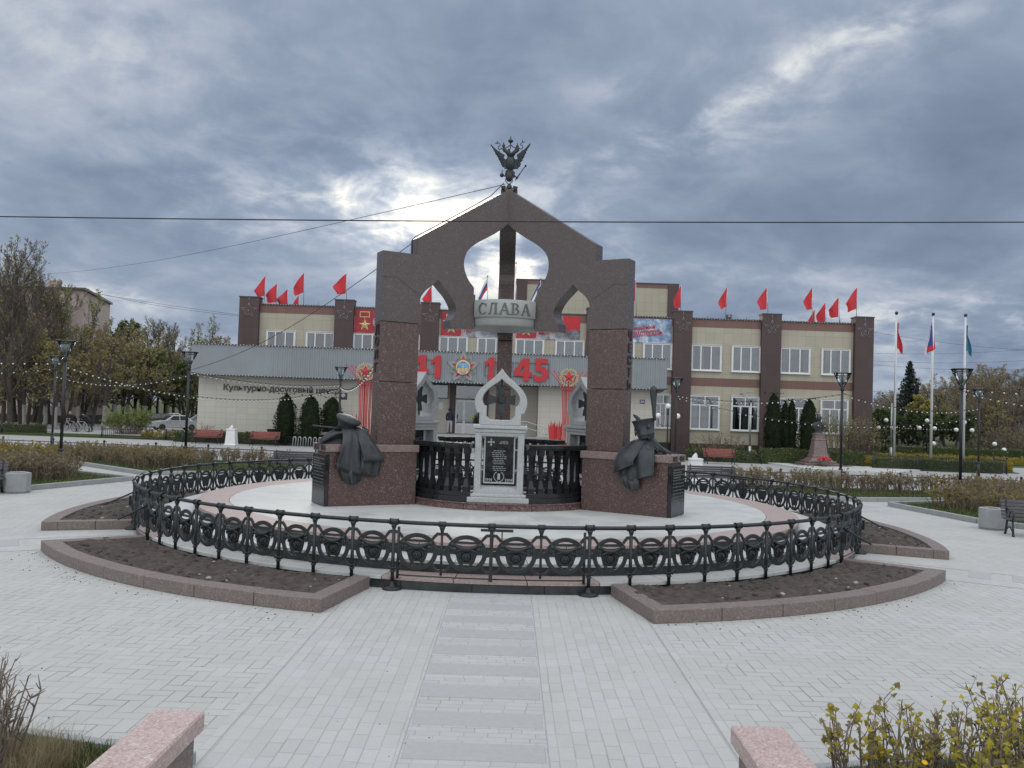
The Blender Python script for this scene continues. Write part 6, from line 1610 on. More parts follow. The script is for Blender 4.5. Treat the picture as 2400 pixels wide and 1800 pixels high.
MB().obox((0, 0, .2), (.32, .28, .38)).build('cabinet', M['lampmetal'], s, bevel=.02); MB().merge(MB().lathe([(.001, 0), (.10, 0), (.12, .03), (.06, .035), (.001, .01)], 16), front(0, -.145, .24)).build('horn', M['silver'], s)
# three-globe lamps
def globe_lamp(px, py, Y, lab):
    q = aty(px, py, Y); t = thing('globe_lamp', lab, 'globe lamp', (q.x, Y, 0), 0, 'three-globe lamps'); H_ = q.z
    p = MB().tube([(0, 0, 0), (0, 0, .5)], .07, 8).tube([(0, 0, .5), (0, 0, H_ - .2)], .04, 8)
    for s_ in (-1, 1): p.tube([(0, 0, H_ - 1.25), (s_ * .3, 0, H_ - 1.3), (s_ * .55, 0, H_ - 1.15), (s_ * .62, 0, H_ - .85)], .022, 6)
    p.lathe([(.04, H_ - .6), (.07, H_ - .55), (.05, H_ - .25), (.09, H_ - .17)], 8)
    p.build('post', M['lampmetal'], t)
    for x, z in ((0, H_), (-.63, H_ - .62), (.63, H_ - .62)):
        MB().ball((x, 0, z), .175, 16).build('globe', M['globe'], t)
globe_lamp(1566, 952, 55, 'three white globes on a black post right of the ЧЕСТЬ pier'); globe_lamp(2077, 985, 70, 'three white globes just left of the first flagpole')
globe_lamp(2173, 986, 70, 'three white globes behind the second flagpole'); globe_lamp(2260, 990, 68, 'three white globes behind the third flagpole')
for px, py, Y, lab in ((2045, 1035, 66, 'low single white globe at the right corner of the culture centre'), (2188, 1040, 72, 'low single white globe right of the second flagpole'), (2331, 1041, 74, 'low single white globe right of the far right lamp'), (2353, 1055, 70, 'lowest single white globe near the right picture edge')):
    q = aty(px, py, Y); t = thing('garden_lamp', lab, 'globe lamp', (q.x, Y, 0), 0, 'low globe lamps'); MB().ball((0, 0, q.z), .2, 14).build('globe', M['globe'], t); MB().tube([(0, 0, 0), (0, 0, q.z - .17)], .04, 6).build('post', M['lampmetal'], t)
# street lights with curved leaf heads
def arm_lamp(px, py, Y, lab, m):
    q = aty(px, py, Y); t = thing('arm_lamp', lab, 'street light', (q.x, Y, 0), 0, 'street lights with curved arms')
    MB().tube([(0, 0, 0), (0, 0, 1.0)], .10, 8).tube([(0, 0, 1.0), (0, 0, q.z)], .065, 8).build('pole', m, t)
    MB().tube([(0, 0, q.z - .05), (-.25, 0, q.z + .35), (-.75, 0, q.z + .60)], .035, 6).build('arm', m, t)
    for s_, x0, z0 in ((1, -.75, q.z + .58), (-1, -.75, q.z + .58)):
        pass
    g = MB().grid(lambda u, v: (-.55 + 1.15 * (u - .4), (v - .5) * .36 * sin(pi * min(max(u, .03), .97)), q.z + .55 + .32 * u - .12 * u * u + .02 * cos(pi * (v - .5))), 12, 4)
    g.v += [(x, y, z - .05) for x, y, z in g.v]; k = 13 * 5; g.f += [tuple(i + k for i in f[::-1]) for f in g.f]; g.m += [0] * len(g.m); g.s += [True] * len(g.s)
    g.build('lamp_head', m, t)
arm_lamp(1760, 945, 56, 'pale curved-arm street light in front of the right ground-floor windows', M['steel']); arm_lamp(2090, 945, 64, 'grey curved-arm street light close to the first flagpole', M['steel'])

# benches
def bench_parts(slat, back_slats=5, L=1.9):
    seat, back, leg = MB(), MB(), MB()
    for k in range(5): y = -.26 + k * .105; seat.box(-L / 2, L / 2, y, y + .085, .42 + (.01 if k in (0, 4) else 0), .455)
    for k in range(back_slats):
        z = .52 + k * .088; y = .24 + (z - .5) * .28; back.obox((0, y, z), (L, .03, .07), M=Matrix.Rotation(-.27, 3, 'X'))
    leg.tube([(0, -.30, 0), (0, -.27, .22), (0, -.24, .40), (0, .22, .41), (0, .36, .95)], .028, 6)
    leg.tube([(0, .34, 0), (0, .27, .2), (0, .2, .40)], .028, 6)
    leg.tube([(0, -.24, .40), (0, -.32, .55), (0, -.26, .66), (0, .05, .64), (0, .27, .68)], .025, 6)
    leg.tube([(0, -.02, .41), (0, .02, .55), (0, -.08, .62)], .016, 5); leg.tube([(0, -.26, .12), (0, 0, .24), (0, .26, .12)], .018, 5)
    for y in (-.31, .35): leg.ball((0, y, .03), .04, 6)
    return seat.mesh('seat', slat), back.mesh('backrest', slat), leg.mesh('leg', M['iron'])
BENCH = {k: bench_parts(M[k]) for k in ('redslat', 'darkslat')}
def bench(name, lab, x, y, rz, kind, group, L=1.9):
    t = thing(name, lab, 'bench', (x, y, 0), rz, group); a, b, c = BENCH[kind]
    link('seat', a, t); link('backrest', b, t)
    for s_ in (-1, 1): link('leg', c, t, Matrix.Translation((s_ * .82, 0, 0)))
    return t
gb = 'red slatted benches'
bench('park_bench', 'red slatted bench left of the white urn, in front of the cream wing', aty(481, 1040, 55.4).x, 55.6, 0, 'redslat', gb); bench('park_bench', 'red slatted bench between the white urn and the bicycle rack', aty(616, 1043, 55.2).x, 55.4, 0, 'redslat', gb)
bench('park_bench', 'red slatted bench in front of the right part of the centre', aty(1689, 1080, 51.6).x, 51.8, 0, 'redslat', gb); bench('park_bench', 'small distant red bench in the park between the flagpoles', aty(2140, 1056, 72).x, 72, .3, 'redslat', gb)
bench('park_bench', 'dark slatted bench behind the ring left of the monument', aty(701, 1075, 34.6).x, 34.6, pi, 'darkslat', 'dark benches behind the ring'); bench('park_bench', 'dark slatted bench behind the ring right of the monument', aty(1662, 1107, 34.0).x, 34.0, pi, 'darkslat', 'dark benches behind the ring')
bench('park_bench', 'black iron bench beside the concrete bin at the right picture edge', 13.95, 22.25, radians(-14), 'darkslat', 'dark benches beside the concrete bins'); bench('park_bench', 'black iron bench beside the concrete bin at the left picture edge', -15.2, 24.0, radians(14), 'darkslat', 'dark benches beside the concrete bins')
# concrete bins
def bin_(lab, x, y, rz):
    t = thing('litter_bin', lab, 'litter bin', (x, y, 0), rz, 'faceted concrete litter bins')
    b = MB(); n = 8; R = .36
    oc = [(R * cos(radians(22.5 + 45 * k)), R * sin(radians(22.5 + 45 * k))) for k in range(n)]
    b.prism([(px * .95, py * .95) for px, py in oc], 0, .04); b.prism(oc, .041, .58); b.build('body', M['concrete'], t, bevel=.012)
    MB().lathe([(.22, .575), (.22, .60), (.19, .60), (.17, .585)], 20).build('rim', M['silver'], t)
    MB().lathe([(.001, .583), (.17, .583), (.17, .586), (.001, .586)], 16).build('opening', M['dark'], t)  # flat disc on solid concrete, the hollow's shade is its colour
bin_('octagonal concrete litter bin at the left picture edge', aty(35, 1140, 24.6).x, 24.7, 0); bin_('octagonal concrete litter bin beside the bench on the right', aty(2326, 1220, 23.7).x, 23.7, .2)
def urn(lab, x, y, s=1.):
    t = thing('white_urn', lab, 'urn', (x, y, 0), 0, 'white tapered urns')
    MB().lathe([(.52 * s, 0), (.52 * s, .06 * s), (.46 * s, .10 * s), (.38 * s, .95 * s), (.42 * s, .98 * s), (.42 * s, 1.06 * s), (.001, 1.06 * s)], 4, rot=pi / 4, sm=False).build('body', M['white'], t, bevel=.01)
    MB().grid(lambda u, v: (.14 * s * (1 - v ** 2) * cos(2 * pi * u) + .06 * v - .05, .14 * s * (1 - v ** 2) * sin(2 * pi * u), 1.06 * s + .26 * s * v), 10, 4).build('crumpled_bag', M['whitecloth'], t)
urn('white tapered urn with a crumpled bag on top between two red benches', aty(542, 1045, 54.9).x, 54.9); urn('white tapered urn showing past the right pedestal of the monument', aty(1630, 1085, 37.5).x, 37.5, .95)
t = thing('bicycle_rack', 'silver hoop bicycle rack in front of the plump thujas', 'bicycle rack', (aty(722, 1047, 55.3).x, 55.3, 0))
for k in range(7):
    x = -1.0 + k * .33; MB().tube([(x, 0, 0), (x + .02, 0, .55), (x + .07, 0, .66), (x + .15, 0, .66), (x + .20, 0, .55), (x + .16, 0, 0)], .03, 6).build('hoop', M['steel'], t)
MB().box(-1.1, 1.25, -.03, .03, .01, .05).build('rail', M['steel'], t)
t = thing('planter', 'black box planter beside the leftmost plump thuja', 'planter', (aty(640, 1020, 57.2).x, 57.3, 0)); MB().lathe([(.3, .35), (.5, 1.0), (.52, 1.05), (.46, 1.05), (.28, .4)], 4, rot=pi / 4, sm=False).build('tub', M['lampmetal'], t); MB().box(-.2, .2, -.2, .2, 0, .36).build('foot', M['lampmetal'], t)
t = thing('utility_cabinet', 'beige metal utility cabinet in the shrubs by the right lamp', 'cabinet', (aty(1941, 1140, 35.2).x, 35.0, .05)); M['cabinet'] = plain('beige_cabinet_paint', (.36, .35, .30), .6, .08, 4)
MB().box(-.36, .36, -.2, .2, 0, .80).build('body', M['cabinet'], t, bevel=.015); MB().box(-.34, -.01, -.215, -.201, .08, .76).build('door', M['cabinet'], t, bevel=.004); MB().box(.01, .34, -.215, -.201, .08, .76).build('door', M['cabinet'], t, bevel=.004)

# low fences
def arched_panel(L, h):
    g = MB(); g.box(-L / 2, L / 2, -.015, .015, h - .035, h)
    g.box(-L / 2, L / 2, -.012, .012, h - .16, h - .14)
    n = max(2, int(L / .42)); w = L / n
    for k in range(n):
        x0 = -L / 2 + k * w
        g.tube([(x0 + w / 2 + w * .48 * cos(pi * i / 8), 0, .03 + (h - .2) * sin(pi * i / 8)) for i in range(9)], .011, 4)
        g.tube([(x0 + w / 2 + w * .25 * cos(pi * i / 8), 0, .03 + (h - .34) * sin(pi * i / 8)) for i in range(9)], .009, 4)
        g.tube([(x0, 0, .02), (x0, 0, h - .03)], .010, 4); g.tube([(x0 + w / 2, 0, h - .15), (x0 + w / 2, 0, h - .03)], .010, 4)
    return g.mesh('panel', M['iron'])
def picket_panel(L, h):
    g = MB(); g.box(-L / 2, L / 2, -.018, .018, h - .05, h - .01); g.box(-L / 2, L / 2, -.018, .018, .08, .12)
    n = int(L / .13)
    for k in range(n): x = -L / 2 + (k + .5) * L / n; g.box(x - .011, x + .011, -.008, .008, .04, h + (.03 if k % 3 == 0 else 0))
    return g.mesh('panel', M['iron'])
fpost = {h: MB().tube([(0, 0, 0), (0, 0, h + .08)], .045, 8).lathe([(.03, h + .08), (.065, h + .10), (.05, h + .15), (.01, h + .17)], 8).mesh('post', M['iron']) for h in (.6, .62, .85)}
PC = {}
def fence(lab, p0, p1, h, kind, group, step=2.6):
    a, b = V((*p0, 0)), V((*p1, 0)); L = (b - a).length; n = max(1, round(L / step)); an = atan2((b - a).y, (b - a).x)
    t = thing('low_fence', lab, 'fence', a.lerp(b, .5), an, group)
    w = round(L / n, 2)
    if (w, h, kind) not in PC: PC[(w, h, kind)] = (arched_panel if kind == 'arch' else picket_panel)(L / n - .06, h)
    for i in range(n + 1): link('post', fpost[h], t, Matrix.Translation((-L / 2 + L * i / n, 0, 0)))
    for i in range(n): link('panel', PC[(w, h, kind)], t, Matrix.Translation((-L / 2 + L * (i + .5) / n, 0, 0)))
fence('low black arched fence between the left shrub beds and the road', (-32.5, 42.6), (-9.0, 39.7), .6, 'arch', 'low arched fences'); fence('low black arched fence between the right shrub beds and the road', (9.0, 36.3), (34, 35.5), .6, 'arch', 'low arched fences')
gp = 'low black picket fences'
fence('black picket fence at the far left by the olive trees', (-42, 59.8), (-33.6, 61.9), .62, 'picket', gp); fence('black picket fence in front of the green bush', (-28.8, 60.3), (-26.0, 61.0), .62, 'picket', gp); fence('black picket fence left of the red bench by the cream wing', (-23.6, 58.6), (-21.9, 57.2), .62, 'picket', gp)
fence('black picket fence behind the two left red benches', (-21.7, 56.7), (-12.6, 56.5), .62, 'picket', gp); fence('black picket fence behind the right red bench', (10.5, 54.4), (15.7, 53.3), .62, 'picket', gp); fence('black picket fence round the dark hedge before the flagpoles', (21.8, 51.3), (29.6, 50.9), .85, 'picket', gp); fence('short return of black picket fence at the end of the dark hedge', (29.65, 51.0), (29.9, 52.8), .85, 'picket', gp)

# flagpoles
for px, lab, ms_, w in ((2094.7, 'white flagpole with hanging red flag, left of three', ('redcloth',), .42), (2181.2, 'white flagpole with white, blue and red striped flag, middle of three', ('whitecloth', 'bluecloth', 'redcloth'), .61), (2257.5, 'white flagpole with teal flag behind the nearest right lamp, right of three', ('teal',), .40)):
    q = aty(px, 1076, 62); t = thing('flagpole', lab, 'flagpole', (q.x, 62, 0), 0, 'white flagpoles')
    MB().tube([(0, 0, 0), (0, 0, 6), (0, 0, 10.75)], [.10, .085, .065], 10).build('pole', M['polewhite'], t)
    MB().ball((0, 0, 10.85), .13, 8).lathe([(.05, 10.7), (.08, 10.74), (.02, 10.8)], 8).build('finial', M['lampmetal'], t)
    s_ = -1 if len(ms_) == 3 else 1
    def hang(u, v, w=w, s_=s_):     # a flag hanging in folds from its hoist
        return (s_ * (w * u * (.35 + .65 * v) + .06 * sin(v * 6 + u * 4) * u) * 1.1 + (.25 * v * (1 - u) if s_ < 0 else .02), .10 * sin(u * 9 + v * 2), 10.35 - 2.0 * v - .55 * u)
    n = 12; g = MB().grid(hang, n, 14)
    if len(ms_) == 3:
        for i in range(len(g.m)): u = (i % n) / n; v = (i // n) / 14; g.m[i] = 0 if u > .55 - .1 * v else (1 if (v < .5 and u > .05) else 2)
        g.m = [0 if (i % n) / n > .62 else (1 if (i % n) / n + .3 * (i // n) / 14 > .34 and (i // n) < 11 else 2) for i in range(len(g.f))]
    g.build('cloth', [M[k] for k in ms_], t, fix=False)
# bust on a pedestal, basket of red flowers
q = aty(1917, 1085, 52.6)
t = thing('bust_monument', 'bronze bust of a man on a tapered red granite pedestal in front of the thujas', 'monument', (q.x, 52.6, .10))
M['rosegranite'] = granite('rose_granite', (.17, .12, .115), (.08, .06, .06), (.30, .24, .23), 40, .35, .13)
p = MB().box(-1.6, 1.75, -1.2, 1.2, -.10, .02).box(-1.15, 1.15, -1.0, 1.0, .021, .14).box(-.85, .85, -.85, .85, .141, .28); p.build('plinth', M['rosegranite'], t, bevel=.02)
MB().lathe([(1.0, .281), (.78, .42), (.70, .44), (.68, .60), (.62, .62), (.46, 1.50), (.50, 1.53), (.50, 1.58), (.40, 1.62), (.40, 1.86), (.44, 1.88), (.44, 1.95), (.3, 1.96)], 4, rot=pi / 4, sm=False).build('pedestal', M['rosegranite'], t, bevel=.01)
bs = MB()
def bust_f(u, v):
    a = 2 * pi * u
    prof = [(0, .26, .20), (.10, .20, .17), (.22, .30, .20), (.38, .43, .24), (.52, .44, .23), (.62, .32, .19), (.68, .14, .13), (.76, .105, .115), (.80, .125, .14), (.88, .15, .175), (.97, .148, .18), (1.05, .12, .15), (1.09, .05, .06), (1.10, .005, .005)]
    x = v * (len(prof) - 1); i = min(int(x), len(prof) - 2); f = x - i
    z, rx, ry = [p_ + (q_ - p_) * f for p_, q_ in zip(prof[i], prof[i + 1])]
    return (rx * cos(a), ry * sin(a) - (.03 if z > .72 else 0), 1.96 + z)
bs.grid(bust_f, 24, 39, closed=True)
bs.tube([(0, -.20, 2.92), (0, -.245, 2.85), (0, -.21, 2.83)], [.02, .03, .02], 6)
for s_ in (-1, 1): bs.ball((s_ * .15, -.02, 2.87), .035, 6); bs.tube([(s_ * .02, -.2, 2.80), (s_ * .08, -.19, 2.79)], [.02, .008], 5); bs.ball((s_ * .06, -.19, 2.915), .02, 6); bs.tube([(s_ * .06, -.2, 2.66), (s_ * .2, -.25, 2.42), (s_ * .12, -.22, 2.25)], [.03, .035, .02], 6)
bs.build('bust', M['bronze'], t)
q = aty(1934, 1090, 51.0); t = thing('flower_basket', 'basket of red flowers with hoop handle at the foot of the bust', 'flower basket', (q.x, 51.2, .12))
MB().lathe([(.2, 0), (.3, .3), (.26, .3)], 12).build('basket', M['twig_dark'], t); MB().tube([(.34 * cos(pi * i / 12), 0, .3 + .62 * sin(pi * i / 12)) for i in range(13)], .018, 5).build('handle', M['twig'], t)
rs = random.Random(8); fl_ = MB()
for _ in range(90): a, r = rs.uniform(0, 6.28), .42 * sqrt(rs.random()); fl_.ball((r * cos(a), r * sin(a) * .8, .36 + .16 * (1 - (r / .42) ** 2) + rs.uniform(-.04, .04)), rs.uniform(.04, .065), 6)
fl_.build('red_flowers', M['redpaint'], t)
struct('bust_apron', MB().prism([(16.2, 54.0), (16.9, 47.9), (21.6, 47.6), (24.5, 51.0), (22, 53.0)], -.01, .10), M['pale'])

# foreground parapets of the steps on which the photographer stands
M['capstone'] = granite('pale_pink_cap_granite', (.46, .345, .32), (.27, .19, .18), (.62, .53, .51), 62, .55, .15)
for x0, x1, y1, lab in ((-2.345, -2.0, 5.84, 'pink granite parapet at the bottom left of the picture'), (1.57, 1.935, 5.90, 'pink granite parapet at the bottom right of the picture')):
    t = thing('stair_parapet', lab, 'parapet', ((x0 + x1) / 2, 4, 0), 0, 'granite parapets of the front steps')
    w = (x1 - x0) / 2; e = y1 - 4
    MB().box(-w + .045, w - .045, -4.2, e - .06, 0, .618).build('wall', M['kerbstone'], t, bevel=.006)
    MB().box(-w, w, e - 1.0, e, .62, .75).box(-w, w, e - 2.6, e - 1.006, .62, .75).box(-w, w, -4.2, e - 2.606, .62, .75).build('cap', M['capstone'], t, bevel=.012)
for k in range(4): struct('front_step', MB().box(-1.99, 1.56, 1.9 - k * .36 - 4, 2.0 - k * .36, 0, .15 * (k + 1)), M['kerbstone'], bevel=.008)

# ------------------------------------------------------------------ strings of bulbs
bulb = MB().lathe([(.014, .06), (.022, .04), (.022, 0)], 6, mi=0); bulb.ball((0, 0, -.025), .033, 8, 1)
bulb_me = bulb.mesh('bulb', [M['wire'], M['bulb']])
def garland(lab, a, b, sag, n, group='strings of white bulbs'):
    a, b = V(a), V(b); t = thing('bulb_string', lab, 'light string', a, 0, group); d = b - a
    f = lambda u: d * u + V((0, 0, -4 * sag * u * (1 - u)))
    MB().tube([f(i / 24) for i in range(25)], .010, 4).build('cord', M['wire'], t)
    for i in range(n):
        p = f((i + .5) / n); link('bulb', bulb_me, t, Matrix.Translation(p - V((0, 0, .06))))
H4 = 4.12
at = lambda k, z=H4: tuple(LAMPS[k] + V((0, 0, z)))
garland('bulb string from the left edge to the nearest left lamp', (-27, 33.0, 4.25), at('L2'), .12, 22); garland('bulb string rising from the left edge to the half-hidden lamp', (-34, 40.5, 3.55), at('L1', 4.3), .25, 20)
garland('bulb string from the half-hidden left lamp to the lamp before the canopy', at('L1', 3.9), at('L3', 3.95), .45, 27); garland('long sagging bulb string from the nearest left lamp past the cream wing', at('L2', 4.0), at('L4', 3.75), .95, 62)
garland('bulb string from the lamp before the canopy to the lamp with loudspeaker', at('L3', 4.05), at('L4', 3.95), .25, 30); garland('short bulb string from the lamp with loudspeaker towards the ДОЛГ pier', at('L4', 3.85), (CX - 3.3, CY + 2.2, 4.6), .6, 26)
garland('upper bulb string between the two lamps before the right facade', at('R1', 4.0), at('R2', 4.0), .35, 32); garland('lower bulb string from the lamp right of the shako past the bust', at('R1', 3.9), at('R4', 3.35), 1.0, 46)
garland('bulb string from the lamp at the rightmost pier to the far right lamp', at('R2', 4.05), at('R4', 3.85), .45, 26); garland('bulb string from the nearest right lamp level to the right edge', at('R3', 4.2), (25.5, 33.0, 4.3), .08, 18)
garland('bulb string from the nearest right lamp sloping down to the right edge', at('R3', 4.1), (25.5, 36.5, 3.45), .1, 20)
q0, q1 = aty(2077, 997, 70), aty(2262, 1003, 68); garland('faint far bulb string between the three-globe lamps', tuple(q0), tuple(q1), .15, 26)
def edge_lights(lab, a, b, n, r=.03):
    a, b = V(a), V(b); g = MB(); t = thing('edge_lights', lab, 'light string', a, 0, 'rows of tiny bulbs on the building edges')
    MB().tube([V((0, 0, 0)), b - a], .008, 4).build('cord', M['wire'], t)
    for i in range(n):
        g.ball(tuple((b - a) * ((i + .5) / n) + V((0, -.02, .02 * sin(i * 2.1)))), r, 6)
    g.build('bulbs', M['bulb'], t)
edge_lights('row of tiny bulbs along the top of the grey canopy', (XA, YC - .10, ZB + .0), (XB, YC - .10, ZB + .0), 150, .036); edge_lights('row of tiny bulbs along the bottom edge of the grey canopy', (XA, YC - .10, ZA - .03), (XB, YC - .10, ZA - .03), 150, .036)
edge_lights('row of tiny bulbs along the left roof edge', (fX(-17), FY - .1, fZ(9.35) + .03), (fX(-6.2), FY - .1, fZ(9.35) + .03), 60); edge_lights('row of tiny bulbs along the right roof edge', (fX(6.1), FY - .1, fZ(9.35) + .03), (fX(22.7), FY - .1, fZ(9.35) + .03), 90)

# ------------------------------------------------------------------ overhead wires
def cable(lab, pts, r):
    t = tag(MB().tube(pts, r, 6).build('cable', M['wire']), lab, 'cable')
a, m_, b = aty(-400, 501, 15), aty(1150, 519, 15), aty(2800, 519, 15); pts = []
for i in range(25):
    u = i / 24; pts.append(tuple(a * (2 * (u - .5) * (u - 1)) + m_ * (4 * u * (1 - u)) + b * (2 * u * (u - .5))))
cable('thick dark cable crossing the whole sky above the monument', pts, .0115)
top = V((CX - .12, CY, 8.62)); e_ = aty(100, 643, 70)
cable('thin wire from the eagle foot down to the left trees', [tuple(top.lerp(e_, i / 20) - V((0, 0, .45 * sin(pi * i / 20)))) for i in range(21)], .008)
pe = V((CX - 2.57 * .866 + .1, CY - 2.57 * .5, 6.9)); l3 = LAMPS['L3'] + V((0, 0, 4.1))
cable('thin wire from the left gable end down to the lamp before the canopy', [tuple(pe.lerp(l3, i / 16) - V((0, 0, .5 * sin(pi * i / 16)))) for i in range(17)], .009)
cable('thin cable lying on the left gable slope', [(CX - .14, CY - .2, 8.60), (CX - .45, CY - .32, 8.24), (CX - .75, CY - .5, 8.0), (CX - 1.2, CY - .76, 7.66), (CX - 2.2, CY - 1.34, 6.93), (CX - 2.26, CY - 1.36, 6.86), (CX - 2.26, CY - 1.36, 6.5)], .012)
for x0, y0, x1, y1, lab in ((2045, 778, 2420, 822, 'highest faint power line right of the centre'), (2045, 828, 2420, 818, 'second faint power line right of the centre'), (2045, 846, 2420, 844, 'third faint power line right of the centre'), (2045, 855, 2420, 866, 'fourth faint power line right of the centre'), (2040, 917, 2420, 921, 'lowest faint power line right of the centre')):
    a, b = aty(x0, y0, 88), aty(x1, y1, 88); cable(lab, [tuple(a.lerp(b, i / 8) - V((0, 0, .25 * sin(pi * i / 8)))) for i in range(9)], .013)
for x0, y0, x1, y1, lab in ((180, 676, 570, 742, 'faint wire from the apartment roof to the centre'), (0, 640, 560, 738, 'second faint wire above the left trees')):
    a, b = aty(x0, y0, 80), aty(x1, y1, 66); cable(lab, [tuple(a.lerp(b, i / 8) - V((0, 0, .3 * sin(pi * i / 8)))) for i in range(9)], .014)

# ------------------------------------------------------------------ apartment block on the left
M['plaster'] = plain('pinkish_grey_plaster', (.42, .35, .315), .9, .12, .8, dirt=.35)
M['roofsheet'] = plain('dark_roof_sheet', (.09, .085, .085), .7, .2, 2)
M['darkred'] = plain('dark_red_base_paint', (.055, .028, .028), .85, .2, 2)
c0 = aty(197, 680, 88); HB = c0.z
t = thing('apartment_block', 'four-storey pinkish apartment block behind the left trees', 'building', (c0.x, 88, 0))
bl = MB().prism([(0, 0), (-34, 1.5), (-34, 13.5), (-3.2, 12.6)], 0, HB); bl.build('wall', M['plaster'], t)
MB().prism([(.06, -.06), (-34.1, 1.44), (-34.1, 13.6), (-3.2, 12.7)], -.02, .75).build('base', M['darkred'], t)
MB().prism([(.35, -.35), (-34.3, 1.2), (-34.3, 13.9), (-3.1, 13.0)], HB + .001, HB + .22).build('roof', M['roofsheet'], t)
wm_ = MB().merge(shape([[(-.72, 0), (.72, 0), (.72, 1.6), (-.72, 1.6)], [(-.64, .08), (-.04, .08), (-.04, 1.52), (-.64, 1.52)], [(.04, .08), (.64, .08), (.64, 1.52), (.04, 1.52)]], .06), front(0, -.03, 0)).box(-.8, .8, -.14, 0, -.06, -.005)
wm_.box(-.70, .70, -.012, -.006, .02, 1.58, 1); win_me = wm_.mesh('window', [M['white'], M['dark']]); wg_me = MB().add([(-.7, -.025, .02), (.7, -.025, .02), (.7, -.025, 1.58), (-.7, -.025, 1.58)], [(0, 1, 2, 3)]).mesh('pane', M['glass'], fix=False)  # flat dark sheet behind the pane painted for the unlit room
sl = atan2(1.5, -34) ; 
for fl in range(4):
    for k in range(9):
        x = -2.2 - k * 3.5; y = -x * 1.5 / 34 - .02
        o = link('window', win_me, t, Matrix.Translation((x, y, 1.75 + fl * 3.05)) @ Matrix.Rotation(-1.5 / 34, 4, 'Z')); link('pane', wg_me, o)
    u_ = V((-3.2, 12.6, 0)) * .45; o = link('window', win_me, t, Matrix.Translation((u_.x + .02, u_.y, 1.75 + fl * 3.05)) @ Matrix.Rotation(radians(90) + .25, 4, 'Z')); link('pane', wg_me, o)
for x in (-6, -15): MB().box(x - .5, x + .5, 5, 6, HB + .2, HB + 1.6).build('chimney', M['plaster'], t)

